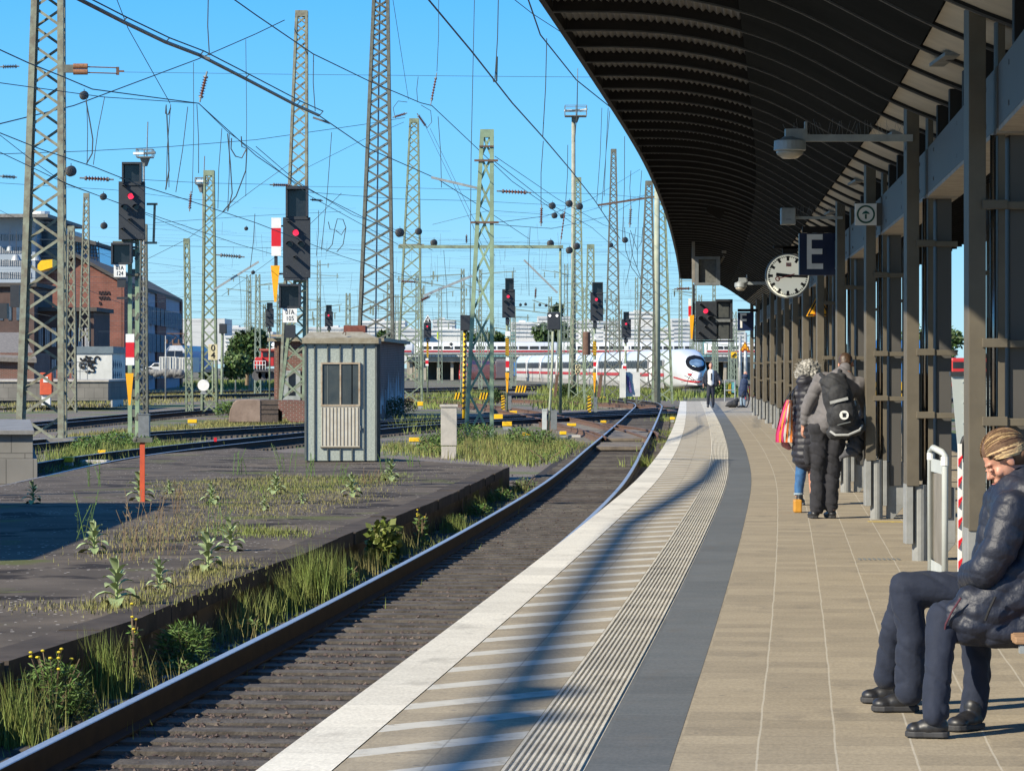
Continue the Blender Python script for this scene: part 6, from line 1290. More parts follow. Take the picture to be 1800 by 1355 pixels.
# blue and grey electric locomotive, seen head on
def loco(label, x0, x1, yt, yb, Z, body, side, x2, roofstuff=True, Lz=16, dark=M_darkglass, pant=True, face=None, cat='locomotive'):
    e = empty('locomotive', W((x0+x1)/2, yb, Z), label, cat, 'locomotives in the yard'); h = yb - yt; w_ = x1 - x0
    xa, xb = W(x0, 0, Z).x, W(x1, 0, Z).x; zt, zb = px_h(Z, yt), px_h(Z, yb); xo = W(x2, 0, Z + Lz).x - xb; H = zt - zb
    m = MB(); P = [(xa + .05, zb), (xb - .05, zb), (xb, zb + H*.35), (xb - .12, zb + H*.8), (xb - .45, zt), (xa + .45, zt), (xa + .12, zb + H*.8), (xa, zb + H*.35)]
    vs = [(x, Z + (0 if z < zb + H*.4 else .5 if z < zb + H*.9 else 1.0), z) for x, z in P] + [(x + xo, Z + Lz, z) for x, z in P]; n = 8
    m.add(vs, [tuple(range(n))] + [tuple(range(2*n-1, n-1, -1))] + [(i, i+n, (i+1) % n+n, (i+1) % n) for i in range(n)]); m.build('body', face or body, e, bevel=.05)
    m = MB(); q = .035; m.add([(xb + q, Z + .6, zb + H*.12), (xb + xo + q, Z + Lz - .2, zb + H*.12), (xb + xo - .10 + q, Z + Lz - .2, zb + H*.80), (xb - .10 + q, Z + .6, zb + H*.80)], [(0, 1, 2, 3)]); m.build('side_panel', side, e)
    m = MB(); m.add([(xa + w_*Z/F*.12, Z + .14, zb + H*.52), (xb - w_*Z/F*.12, Z + .14, zb + H*.52), (xb - w_*Z/F*.17, Z + .42, zb + H*.80), (xa + w_*Z/F*.17, Z + .42, zb + H*.80)], [(0, 1, 2, 3)]); 
    m.v = [(x, y - .12, z) for x, y, z in m.v]; m.build('windscreen', dark, e); c_ = (xa+xb)/2; m = MB(); m.bar((c_, Z - .02, zb + H*.5), (c_, Z + .26, zb + H*.81), .07, .04); m.build('wiper_pillar', M_galvd, e)
    for u in (.18, .82): p = (xa + (xb-xa)*u, zb + H*.26); m = MB(); m.disc(p, .12, Z - .05, 12, depth=.03); m.build('headlight', M_white, e)
    m = MB(); m.box((xa + .1, Z - .2, zb - .45), (xb - .1, Z + 1, zb)); m.build('buffer_beam', M_tgrey, e)
    for u in (.16, .84): m = MB(); X_ = xa + (xb-xa)*u; m.tube([(X_, Z - .6, zb - .2), (X_, Z - .15, zb - .2)], .2, 12); m.build('buffer', M_tgrey, e)
    if pant:
        m = MB(); m.box((xa + .6, Z + 1.5, zt), (xb - .6, Z + 6, zt + .18)); 
        for dx in (-.6, .6): m.tube([(c_ + dx, Z + 2, zt + .15), (c_ + dx*.5, Z + 4.5, zt + .75), (c_ + dx, Z + 2.2, zt + 1.0)], .05, 5)
        m.bar((c_ - .9, Z + 2.2, zt + 1.0), (c_ + .9, Z + 2.2, zt + 1.0), .08, .08)
        for k in range(4): m.tube([(c_ - .8 + k*.5, Z + 1.6, zt + .15), (c_ - .8 + k*.5, Z + 1.6, zt + .5)], .1, 6)
        m.build('pantograph', M_rust, e)
    return e
M_lgrey = mat('silver_loco_paint', (.42, .43, .44), .35); M_lblue = mat('loco_blue', (.03, .16, .45), .4, (.05, .20, .50), .5); M_lred = mat('loco_red', (.52, .03, .025), .4, (.42, .03, .03), 1)
loco('grey and blue electric locomotive with raised pantograph behind a white container', 287, 327, 607, 655, 275, M_lgrey, M_lblue, 372, face=M_lgrey)
loco('red locomotive with a dark cab window behind the short green mast', 806, 824, 634, 667, 430, M_lred, M_lred, 872, pant=False)
e = empty('dark_wagon', W(880, 660, 455), 'dark covered wagon coupled between the red locomotive and the white train', 'wagon'); m = MB(); m.px(870, 634, 908, 666, 455, 3); m.build('body', mat('dark_wagon_paint', (.07, .065, .09), .6, (.11, .09, .10), 1), e, bevel=.2); m = MB(); m.px(872, 631, 905, 635, 455.5, 2); m.build('roof', M_galvd, e); m = MB(); m.px(903, 636, 908, 660, 454.9, .1); m.build('blue_panel', M_lblue, e)
# red shunting engine at left with railings
Z = 250.; e = empty('locomotive', W(465, 668, Z), 'red shunting engine with white railings beside the green bush', 'locomotive', 'locomotives in the yard')
m = MB(); m.px(459, 616, 482, 644, Z, 3); m.px(448, 628, 462, 648, Z - .4, 2.6); m.build('body', M_lred, e, bevel=.06); m = MB(); m.px(447, 648, 484, 653, Z - .8, 3.6); m.build('running_board', M_tgrey, e); m = MB(); m.px(456, 613, 485, 616.5, Z - .2, 3.4); m.build('roof', mat('faded_red_roof', (.42, .10, .07), .6), e)
m = MB()
for x in (446, 451, 456, 461, 466): m.px(x, 634, x + .9, 649, Z - .9, .06)
for y in (634, 641): m.px(446, y, 467, y + .9, Z - .92, .06)
m.build('railing', M_white, e); m = MB(); m.px(462, 620, 470, 627, Z - .05, .04); m.px(473, 620, 481, 627, Z - .05, .04); m.build('window', M_darkglass, e); m = MB(); m.px(450, 640, 460, 646, Z - .5, .05); m.build('grille', M_dark, e)
for x in (452, 463, 475): m = MB(); c_ = W(x, 660, Z); m.disc((c_.x, c_.z), .38, Z - .3, 18, depth=.15); m.build('wheel', M_tgrey, e)
# white shipping container, cars
Z = 262.; e = empty('shipping_container', W(305, 655, Z), 'white corrugated shipping container in front of the blue locomotive', 'container'); m = MB(); m.px(280, 627, 309, 654, Z, 2.4); m.px(309, 628, 338, 654, Z + .1, 6); m.build('box', M_ctw, e)
m = MB()
for k in range(12): x = 281 + k*4.7; m.px(x, 628, x + 1.3, 653, Z - .04, .04)
m.build('corrugation', mat('container_groove', (.42, .43, .42), .6), e); m = MB(); m.px(293.5, 627.5, 294.3, 654, Z - .06, .03); m.px(288, 627.5, 288.7, 654, Z - .07, .03); m.px(300, 627.5, 300.7, 654, Z - .07, .03); m.build('door_bar', M_galvd, e)
def car(label, x0, x1, yt, yb, Z, paint):
    e = empty('parked_car', W((x0+x1)/2, yb, Z), label, 'car', 'parked cars by the container'); s = Z/F; L = (x1-x0)*s; H = (yb-yt)*s; a = W(x0, yb, Z); w_ = 1.75
    P = [(0, .18), (0, .45), (.05, .58), (.22, .66), (.36, 1.0), (.70, 1.0), (.88, .66), (.99, .58), (1.0, .3), (.98, .18)]; m = MB(); m.prism([(a.x + u*L, a.z + v*H) for u, v in P], Z, Z + w_); m.build('body', paint, e, bevel=.07)
    m = MB(); m.prism([(a.x + u*L, a.z + v*H) for u, v in ((.26, .68), (.38, .94), (.53, .94), (.53, .68))], Z - .02, Z); m.prism([(a.x + u*L, a.z + v*H) for u, v in ((.55, .68), (.55, .94), (.68, .94), (.82, .68))], Z - .02, Z); m.build('window', M_darkglass, e)
    for u in (.2, .8):
        m = MB(); m.disc((a.x + u*L, a.z + .2*H), .31, Z - .04, 18, depth=.2); wl = m.build('wheel', M_black, e); m = MB(); m.disc((a.x + u*L, a.z + .2*H), .18, Z - .06, 14, depth=.02); m.build('rim', M_galv, wl)
    m = MB(); m.box((a.x - .01, Z + .1, a.z + .45*H), (a.x + .06, Z + .4, a.z + .55*H)); m.build('headlight', M_white, e)
    m = MB(); m.box((a.x + L - .06, Z + .1, a.z + .45*H), (a.x + L + .01, Z + .4, a.z + .55*H)); m.build('tail_light', M_red, e)
car('white estate car parked beside the white container', 254, 300, 638, 656, 268, mat('white_car_paint', (.62, .63, .64), .25)); car('silver car parked at the end of the brick building', 233, 262, 642, 658, 272, mat('silver_car_paint', (.35, .38, .42), .3, metal=.4))
e = empty('rubble_bags', W(290, 660, 255), 'row of grey rubble sacks in front of the parked white car', 'sacks'); m = MB(); rb = random.Random(4)
for k in range(14): c_ = W(262 + k*4.2, 655 + rb.uniform(-1, 1.5), 254); m.ball(c_, .33, 8, sc=(1, .8, rb.uniform(.6, 1.1)))
m.build('sack', M_conc2, e, smooth=True)
# trains seen between the columns on the right
def side_train(label, x0, x1, yt, yb, Z, top, low, wy):
    e = empty('regional_train', W((x0+x1)/2, yb, Z), label, 'train', 'trains beyond the columns'); m = MB(); m.px(x0, yt, x1, yb, Z, 2.8); m.build('body', top, e, bevel=.15); m = MB(); m.px(x0 + 2, yb - (yb-yt)*.38, x1 - 2, yb - (yb-yt)*.14, Z - .02, .02); m.build('stripe', low, e); m = MB(); m.px(x0 + 3, wy, x1 - 3, wy + (yb-yt)*.22, Z - .03, .03); m.build('window_band', M_tglass, e); m = MB(); m.px(x0 + 2, yb, x1 - 2, yb + 12, Z + .3, 2.2); m.build('underframe', M_tgrey, e)
side_train('blue train with a yellow stripe glimpsed between the columns at right', 1500, 1628, 598, 716, 150, M_lblue, M_yel, 612)
side_train('red train glimpsed between the last columns at the right edge', 1672, 1830, 629, 680, 260, M_lred, M_tw, 636)
post('white post at the platform end, left of the pair', 139, 1301, 6, 590, yb=703, mt=M_galv, group='white posts at the platform end'); post('white post at the platform end, right of the pair', 136, 1310.5, 6.5, 585, yb=704, mt=M_galv, group='white posts at the platform end')
e = empty('end_railing', W(1270, 690, 150), 'grey pipe railing at the far platform end beside the walking man', 'railing'); m = MB()
for x in (1274, 1292): m.tube([W(x, 668, 150), W(x, 706, 150)], .03, 6)
for y in (669, 686): m.tube([W(1274, y, 150), W(1292, y, 150)], .03, 6)
m.build('rail', M_galv, e)
m = MB(); m.bar(W(1285, 624, 142), W(1295, 624, 142), .03, .25, up=(0, 0, 1)); o = empty('striped_sign', W(1290, 624, 142), 'small yellow and black striped diamond sign left of the white posts', 'sign'); m.build('plate', M_yel, o); m = MB(); m.bar(W(1287, 627, 141.95), W(1293, 621, 141.95), .06, .02); m.build('black_stripe', M_black, o)
e = empty('warning_sign', W(1290, 600, 300), 'small white diamond sign in front of the far train', 'sign'); m = MB(); a = W(793, 605, 260); m.prism([(a.x - .28, a.z), (a.x, a.z - .28), (a.x + .28, a.z), (a.x, a.z + .28)], 260, 260.03); m.build('plate', M_white, e); m = MB(); m.prism([(a.x - .15, a.z), (a.x, a.z - .15), (a.x + .15, a.z), (a.x, a.z + .15)], 259.98, 259.995); m.build('inner_diamond', M_dark, e)
e = empty('graffiti_cabinet', W(1115, 700, 190), 'white relay cabinet with purple graffiti beside the smallest red signal', 'cabinet'); m = MB(); m.px(1090, 648, 1100, 699, 190, .8); m.px(1100, 654, 1125, 697, 190.3, .8); m.build('body', M_ctw, e); m = MB()
for k in range(7): m.tube([W(1103 + k*.8 + 2*math.cos(j + k), 662 + k*4 + 4*math.sin(j*1.4), 190.2) for j in range(5)], .06, 4)
m.build('graffiti', mat('violet_spray', (.16, .11, .28), .6), e)
for x, Z, lb in ((1055, 200, 'rusty leaning rail post left of the white relay cabinet'), (1120, 200, 'rusty leaning rail post right of the white relay cabinet'), (978, 235, 'dark stake in front of the white train, left')):
    m = MB(); m.bar(W(x - 3, 698, Z), W(x + 2, 658, Z), .2, .12); tag(m.build('rail_post', M_rust), lb, 'post', 'rusty rail posts')
e = empty('yellow_shutter', W(1256, 680, 200), 'yellow and turquoise cabinet in the grass beyond the platform end', 'cabinet'); m = MB(); m.px(1281, 674, 1285, 692, 200, .4); m.build('yellow_part', M_yel, e); m = MB(); m.px(1286, 672, 1292, 690, 200, .4); m.build('turquoise_part', mat('turquoise_paint', (.15, .45, .45), .5), e)

# ================================================================ VEGETATION
M_grass = mat('grass_blades', (.13, .185, .04), .7, (.20, .215, .07), 1.5, island=.35, spec=.2); M_grassy = mat('dry_grass_blades', (.27, .24, .10), .75, (.17, .18, .055), 1.2, island=.3, spec=.2)
M_leaf = mat('weed_leaves', (.10, .17, .035), .6, (.07, .12, .03), 3, island=.35, spec=.3); M_mull = mat('pale_mullein_leaves', (.30, .36, .17), .8, (.22, .29, .12), 5, island=.2); M_bush = mat('dark_bush_leaves', (.045, .085, .02), .6, (.035, .06, .018), 1, island=.45, spec=.25)
M_stalk = mat('dry_stalks', (.20, .14, .08), .9, (.14, .10, .06), 5, island=.3); M_ylf = mat('yellow_petals', (.75, .58, .02), .6)
rv = random.Random(21)
def blade(m, p, h, w_, lean, az, seg=2):
    dx, dy = math.cos(az), math.sin(az); wx, wy = -dy*w_/2, dx*w_/2; vs = []
    if abs(wx) < abs(w_)*.35: wx = w_*.4
    for i in range(seg + 1):
        t = i/seg; o = lean*t*t; k = 1 - t*.95; z = p[2] + h*(t - .15*abs(lean)/max(h, .01)*t*t); vs += [(p[0] + dx*o - wx*k, p[1] + dy*o - wy*k, z), (p[0] + dx*o + wx*k, p[1] + dy*o + wy*k, z)]
    m.add(vs, [(2*i, 2*i+1, 2*i+3, 2*i+2) for i in range(seg)])
def inpoly(x, y, P):
    c_ = False
    for i in range(len(P)):
        (x1, y1), (x2, y2) = P[i], P[i-1]
        if (y1 > y) != (y2 > y) and x < (x2-x1)*(y-y1)/(y2-y1) + x1: c_ = not c_
    return c_
def grass(label, P, n, h, w_=.012, mt_=None, z=G, hv=.5, clump=.6):
    m = MB(); xs = [p[0] for p in P]; ys = [p[1] for p in P]; k = 0; cs = []
    while k < n:
        if rv.random() > clump or not cs:
            x, y = rv.uniform(min(xs), max(xs)), rv.uniform(min(ys), max(ys))
            if not inpoly(x, y, P): continue
            cs.append((x, y, rv.uniform(.6, 1.3))); cs = cs[-40:]
        c_ = rv.choice(cs); sp = .12 + .002*c_[1]; x, y = c_[0] + rv.gauss(0, sp), c_[1] + rv.gauss(0, sp*2)
        hh = h*c_[2]*rv.uniform(1-hv, 1+hv); blade(m, (x, y, z), hh, w_*rv.uniform(.7, 1.4), hh*rv.uniform(-.1, .7), rv.uniform(0, 6.28)); k += 1
    return tag(m.build('grass', mt_ or M_grass), label, 'grass', None, 'stuff')
def gp(pts, H=None): return [((x-CX)*gz(y, CH-G)/F, gz(y, CH-G)) for x, y in pts]
grass('tall weeds and grass around the short green mast foot', gp([(800, 772), (870, 765), (950, 770), (1030, 785), (1010, 800), (970, 815), (905, 822), (790, 806), (690, 800), (672, 785)]), 7500, .17, .016)
grass('dry stalks mixed into the weeds around the short green mast foot', gp([(800, 772), (1000, 785), (905, 822), (790, 806), (690, 800), (672, 785)]), 2500, .24, .014, M_grassy)
grass('yellowish grass strip between the left tracks', gp([(115, 768), (300, 752), (400, 742), (470, 738), (535, 740), (535, 760), (410, 764), (250, 768), (120, 782)]), 12000, .16, .028, M_grassy)
grass('grass strip behind the left tracks', gp([(0, 712), (100, 706), (240, 690), (420, 686), (475, 690), (400, 702), (240, 714), (100, 722), (0, 726)]), 9000, .18, .04, M_grassy)
grass('grass between the big mast foot and the curving rail', gp([(110, 792), (230, 785), (330, 782), (370, 790), (260, 800), (200, 812), (100, 838), (70, 840)]), 3800, .22, .022, M_grass)
grass('grass beyond the junction', gp([(985, 696), (1080, 694), (1185, 696), (1185, 706), (1100, 702), (1020, 722), (960, 720), (930, 706)]), 4500, .45, .06)
grass('far grass before the white train', gp([(960, 684), (1180, 690), (1300, 688), (1300, 694), (1185, 700), (960, 694)]), 4500, .55, .09)
grass('grass beside the shunting engine and bushes', gp([(330, 672), (480, 668), (535, 672), (535, 680), (440, 686), (330, 684)]), 4000, .5, .10)
grass('grass behind the rail, left of the concrete pillar', gp([(700, 742), (775, 735), (775, 760), (700, 765)]), 1600, .25, .03)
grass('grass in the yard right of the shed', gp([(720, 700), (860, 690), (880, 700), (830, 716), (740, 720)]), 2600, .4, .06)
grass('weeds beside the platform track near the platform', gp([(1150, 790), (1185, 745), (1192, 720), (1186, 735), (1165, 790), (1135, 830), (1128, 828)]), 1500, .22, .025)
grass('weeds beyond the platform end', gp([(1245, 690), (1295, 688), (1295, 698), (1245, 700)]), 1500, .5, .08)
# trackside strip between the low platform and the near rail
sp_ = [(x + .05, y) for x, y in lpe[1:]]; sq = [(Rf(y) - .20, y) for y in (64, 56, 48, 40, 34, 28, 22, 19)]
grass('patchy grass along the foot of the low platform wall', sp_ + sq, 5500, .10, .010, hv=.6, clump=.93)
# spots for tufts, placed by the photo (x, y row at ground between wall and rail)
def tuft(label, x, y, H, h, n, mt_, r=.16, w_=.010, name='grass_tuft', cat='grass tuft', grp='tall grass tufts'):
    Z = vz(x, rv.uniform(.2, .5)); c_ = W(x, y, Z); c_.z = G; m = MB(); n = int(n*1.45); h *= 1.12
    for i in range(n):
        a = rv.uniform(0, 6.28); q = abs(rv.gauss(0, r)); hh = h*rv.uniform(.45, 1.08); blade(m, (c_.x + q*math.cos(a), c_.y + q*math.sin(a), c_.z - .02), hh, w_*rv.uniform(.7, 1.3), hh*rv.uniform(.0, .42), rv.uniform(0, 6.28), 3)
    return tag(m.build(name, mt_), label, cat, grp)
HB = CH - G
lw = hermite([p[1] for p in lpe], [p[0] for p in lpe])
def vz(x, t):       # distance at which pixel column x crosses the verge between wall (0) and rail (1)
    lo, hi = 12., 64.
    for _ in range(40):
        Z = (lo + hi)/2; X = lw(Z) + .08 + (Rf(Z) - .16 - lw(Z))*t
        if X*F/Z + CX < x: lo = Z
        else: hi = Z
    return Z
for x, y, h, n, dry, lb in ((180, 1205, .50, 170, 0, 'tall green grass tuft near the lower left corner below the yellow flowers'), (425, 1112, .42, 150, 0, 'tall grass tuft right of the needle-leaved bush in the left verge'), (400, 1100, .34, 60, 1, 'dry brown tuft beside the tall grass in the middle of the verge'), (500, 1062, .44, 170, 0, 'dense tall grass tuft at the bend of the wall'), (470, 1078, .36, 110, 0, 'grass tuft just left of the dense tall one'), (545, 1010, .62, 300, 0, 'tallest, brightest grass tuft overlapping the platform corner'), (575, 1018, .5, 200, 0, 'wide grass tuft right of the tallest one'),
   (620, 1020, .34, 150, 1, 'dry yellow tuft under the broken platform corner'), (640, 1000, .30, 120, 0, 'low leafy tuft right of the dry yellow one'), (700, 945, .36, 90, 1, 'reddish dry tuft below the small maple bush'), (790, 920, .32, 180, 0, 'broad low tuft under the platform edge, right of the yellow flower'), (830, 900, .34, 170, 0, 'upright tuft near the far half of the verge'), (870, 880, .30, 140, 0, 'small tuft close to the platform tip'), (905, 858, .30, 120, 1, 'tuft at the platform tip'), (20, 1300, .50, 150, 0, 'grass tuft in the bottom left corner'), (40, 1330, .30, 140, 0, 'short grass at the very bottom left'), (120, 1245, .32, 110, 0, 'low tuft above the bottom left corner'), (250, 1165, .34, 80, 1, 'thin dry tuft between the corner flowers and the needle bush'), (60, 1235, .45, 80, 1, 'brown dead tuft leaning at the left edge')):
    tuft(lb, x + 6, y, HB, h, n, M_grassy if dry else M_grass, r=.14 if h > .4 else .18, w_=.009)
def leafy(label, x, y, H, h, r, n, mt_=M_leaf, leaf=.05, grp='leafy weeds in the verge', name='leafy_weed', cat='weed', narrow=.35, stems=6, flowers=0, Z=None):
    vg = Z is None and x < 940 and y > 845; Z = Z or (vz(x, rv.uniform(.25, .5)) if vg else gz(y, H)); c_ = W(x, y, Z); c_.z = G; e = empty(name, c_, label, cat, grp); m = MB(); f_ = MB(); st = MB()
    for k in range(stems):
        a = rv.uniform(0, 6.28); top = c_ + Vector((r*.8*math.cos(a), r*.8*math.sin(a), h*rv.uniform(.7, 1))); st.tube([c_, c_.lerp(top, .5) + Vector((0, 0, h*.08)), top], .004*max(1, Z/40), 4)
    for i in range(n):
        a = rv.uniform(0, 6.28); t = rv.random()**.7; rr_ = r*math.sqrt(rv.random())*(1.0 - .45*abs(t-.5)); p = c_ + Vector((rr_*math.cos(a), rr_*math.sin(a), h*t*(1 - .3*rr_/r))); d = Vector((rv.gauss(0, 1), rv.gauss(0, 1), rv.uniform(-.2, 1.2))).normalized(); u = d.cross(Vector((rv.gauss(0, 1), rv.gauss(0, 1), rv.gauss(0, 1)))).normalized(); l = leaf*rv.uniform(.6, 1.4)
        m.add([p, p + d*l*.5 + u*l*narrow/2, p + d*l, p + d*l*.5 - u*l*narrow/2], [(0, 1, 2, 3)])
    for i in range(flowers):
        a = rv.uniform(0, 6.28); p = c_ + Vector((r*.6*math.cos(a), r*.6*math.sin(a), h*rv.uniform(.8, 1.15))); f_.ball(p, .015, 6, sc=(1, 1, .6)); st.tube([c_, c_.lerp(p, .6) + Vector((0, 0, .03)), p], .0035, 4)
    m.build('foliage', mt_, e); st.build('stems', M_stalk, e)
    if flowers: f_.build('flowers', M_ylf, e)
    return e
leafy('fluffy needle-leaved green bush in the middle of the verge', 325, 1150, HB, .42, .24, 1500, leaf=.07, narrow=.13)
leafy('large bushy green weed with yellow flowers near the lower left corner', 95, 1218, HB, .50, .26, 1300, leaf=.055, flowers=12, narrow=.2); leafy('low bushy weed below the flowering one', 135, 1232, HB, .26, .18, 800, leaf=.05, narrow=.18)
leafy('small yellow-green maple bush on the platform corner', 675, 925, HB, .62, .22, 500, leaf=.09, narrow=.7, mt_=mat('yellow_green_leaves', (.17, .20, .04), .6, (.11, .15, .03), 3, island=.3))
leafy('single-stalk weed with yellow flowers right of the maple bush', 740, 925, HB, .50, .09, 150, leaf=.06, flowers=5); leafy('thin stalk with yellow flowers in the lower left verge', 235, 1180, HB, .62, .04, 60, leaf=.05, flowers=6)
for x, y, h, r, lb in ((430, 1130, .2, .2, 'creeping weed between rail and tall grass'), (300, 1190, .16, .25, 'pale low weed cluster beside the near rail'), (600, 1040, .28, .22, 'leafy weed under the tallest grass tuft'), (880, 872, .30, .25, 'mid green weed near the platform tip'), (920, 850, .34, .3, 'weed clump just past the platform tip'), (845, 905, .26, .2, 'upright broad-leaved weed along the far verge'), (800, 925, .24, .22, 'low weed below the far verge wall'), (960, 815, .4, .5, 'weed clump beside the track past the platform tip'), (1010, 795, .35, .4, 'green creeper growing over the rail before the crossing panel')):
    leafy(lb, x, y, HB, h, r, 420, leaf=.05, narrow=.3)
leafy('round grey-green bush beyond the junction in front of the white train', 997, 700, HB, 1.3, .75, 1500, leaf=.2, Z=240, grp=None, name='bush', cat='bush', mt_=M_bush); leafy('small bush behind the two-stripe post, left of the junction', 870, 700, HB, 1.0, .7, 700, leaf=.2, Z=225, grp=None, name='bush', cat='bush', mt_=M_bush)
for i, (x, y, h, r) in enumerate(((170, 790, .45, .8), (205, 788, .55, .7), (245, 790, .4, .7), (150, 796, .3, .5))): leafy(['bright green weeds left of the signal 01A 124 post', 'bright green weeds at the signal 01A 124 foot', 'bright green weeds right of the signal 01A 124 cabinet', 'low green weeds by the big mast footing'][i], x, y, HB, h, r, 900, leaf=.09, grp='bright weeds at the signal foot')
leafy('bright weeds beside the dark box signal post', 405, 690, HB, .8, .9, 700, leaf=.15, grp=None, Z=165); leafy('dark ivy at the foot of the brick shed', 700, 722, HB, 1.1, .9, 1200, leaf=.12, grp=None, Z=158, mt_=M_bush)
for i, (x, y) in enumerate(((820, 775), (850, 778), (790, 790), (915, 785), (950, 790), (760, 800))): leafy(['tall weed at the left foot of the short green mast', 'tall weed at the right foot of the short green mast', 'tall weed right of the concrete pillar', 'weed clump in the grass right of the mast', 'weed clump close to the two grey cabinets', 'weed left of the concrete pillar'][i], x, y, HB, .65, .5, 600, leaf=.09, grp='tall weeds around the short green mast')
# mulleins on the low platform
def mullein(label, x, y, h, n=16, stalk=.0, dead=False):
    Z = gz(y, CH - LP); c_ = W(x, y, Z); e = empty('mullein_plant', c_, label, 'plant', 'broad-leaved mulleins on the low platform'); m = MB()
    for i in range(n):
        t = i/n; a = i*2.4 + rv.uniform(-.3, .3); l = h*(1.0 - .5*t)*rv.uniform(.7, 1.0)*.55; up = .35 + 1.3*t; z0 = h*.55*t; d = Vector((math.cos(a), math.sin(a), 0)); wd = l*.24; w_ = Vector((-math.sin(a), math.cos(a), 0)); vs = []
        for k in range(5):
            s_ = k/4; p = c_ + Vector((0, 0, z0)) + d*l*s_*(1 - .25*t) + Vector((0, 0, l*(up*s_ - .75*s_*s_))); ww = wd*[.25, .8, 1, .75, .02][k]; vs += [p - w_*ww + Vector((0, 0, ww*.3)), p, p + w_*ww + Vector((0, 0, ww*.3))]
        m.add(vs, [(3*k+j, 3*k+j+1, 3*k+j+4, 3*k+j+3) for k in range(4) for j in range(2)])
    m.build('leaves', M_mull, e, smooth=True); m = MB(); m.tube([c_, c_ + Vector((0, 0, h*.75))], [.014, .008], 6); m.build('stem', M_mull, e)
for x, y, h, lb in ((405, 968, .36, 'mullein in the middle of the low platform beside dry stalks, largest of the left group'), (365, 1003, .42, 'mullein at the platform edge with pale leaves'), (280, 1036, .30, 'small mullein left of the edge, on a strip of moss'), (205, 1065, .42, 'mullein nearest the camera near the low platform edge'), (165, 972, .36, 'mullein at the edge of the large shadow'), (372, 885, .32, 'mullein right of the orange stake'), (465, 897, .22, 'small mullein in the middle of the platform'), (618, 873, .38, 'mullein in front of the grey hut, right side'), (485, 868, .36, 'mullein in front of the hut, left side, flowering'), (297, 868, .22, 'small mullein behind the orange stake'), (58, 885, .34, 'mullein at the far left by the rail'), (245, 880, .45, 'dark leafy mullein right at the orange stake'), (688, 845, .4, 'tall leafy weed at the right corner of the hut'), (530, 885, .2, 'tiny rosette left of the platform middle')):
    mullein(lb, x, y, h*1.35)
for i, (x, y, h, mt_, lb) in enumerate(((232, 985, .75, 1, 'tangle of thin dry stalks below the orange stake'), (265, 960, .6, 1, 'second tangle of dry stalks left of the platform middle'), (300, 975, .5, 1, 'reddish dry stalks beside the shadow edge'), (385, 950, .6, 0, 'thin green stalks behind the pale-leaved mullein'), (320, 900, .45, 1, 'single dark seed stalk right of the orange stake'), (150, 950, .6, 0, 'two tall green stalks in the shadow'), (420, 835, .5, 0, 'thin sapling left of the hut'), (508, 830, .6, 0, 'feathery weed in front of the hut, left'), (545, 840, .5, 0, 'feathery weed at the hut door'), (680, 840, .65, 0, 'bushy feathery weed right of the hut'), (600, 850, .4, 0, 'low feathery weed before the hut'), (725, 820, .3, 0, 'sparse weed right of the hut'), (165, 855, .5, 0, 'thin weed behind the shadow'), (655, 850, .3, 1, 'dry weed right of the mullein by the hut'))):
    Z = gz(y, CH - LP); c_ = W(x, y, Z); e = empty('stalky_weed', c_, lb, 'weed', 'stalky weeds on the low platform'); m = MB(); k = MB()
    for j in range(9 if mt_ else 6):
        a = rv.uniform(0, 6.28); L = h*rv.uniform(.5, 1); sp = L*rv.uniform(.05, .45); b_ = c_ + Vector((rv.gauss(0, .09), rv.gauss(0, .09), 0)); t_ = b_ + Vector((sp*math.cos(a), sp*math.sin(a), L)); m.tube([b_, b_.lerp(t_, .5) + Vector((0, 0, .04)), t_], .0035*max(1, Z/35), 4)
        for q in range(12 if not mt_ else 7): u = rv.uniform(.15, 1); p = b_.lerp(t_, u); d = Vector((rv.gauss(0, 1), rv.gauss(0, 1), rv.uniform(0, 1))).normalized(); l = .05*rv.uniform(.6, 1.4); w_ = Vector((d.y, -d.x, .3)).normalized()*l*.12; k.add([p, p + d*l*.5 + w_, p + d*l, p + d*l*.5 - w_], [(0, 1, 2, 3)])
    m.build('stalks', M_stalk if mt_ else M_leaf, e); k.build('leaves', M_stalk if mt_ else M_leaf, e)
# moss and dry growth sheets in the joints of the low platform
def lpp(pts): return [((x-CX)*gz(y, CH-LP)/F, gz(y, CH-LP)) for x, y in pts]
for lb, P, n, h, mt_ in (('dry low growth across the middle of the low platform', lpp([(250, 850), (520, 835), (690, 845), (640, 880), (540, 905), (400, 915), (330, 960), (250, 990), (140, 985), (200, 940), (330, 900)]), 9000, .045, M_grassy), ('green moss line along a joint of the low platform', lpp([(390, 925), (530, 935), (530, 945), (400, 942)]), 1100, .05, M_grass), ('dry grass line between the mulleins near the edge', lpp([(180, 1070), (290, 1038), (350, 1008), (420, 985), (440, 992), (370, 1018), (300, 1050), (200, 1082)]), 2200, .055, M_grassy), ('moss line near the bottom of the low platform', lpp([(0, 1062), (190, 1066), (190, 1074), (0, 1070)]), 300, .03, M_grassy), ('growth in front of the hut', lpp([(420, 850), (700, 832), (700, 850), (440, 880)]), 1800, .07, M_grass)):
    grass(lb, P, n, h, .007, mt_, z=LP + .002, clump=.8)
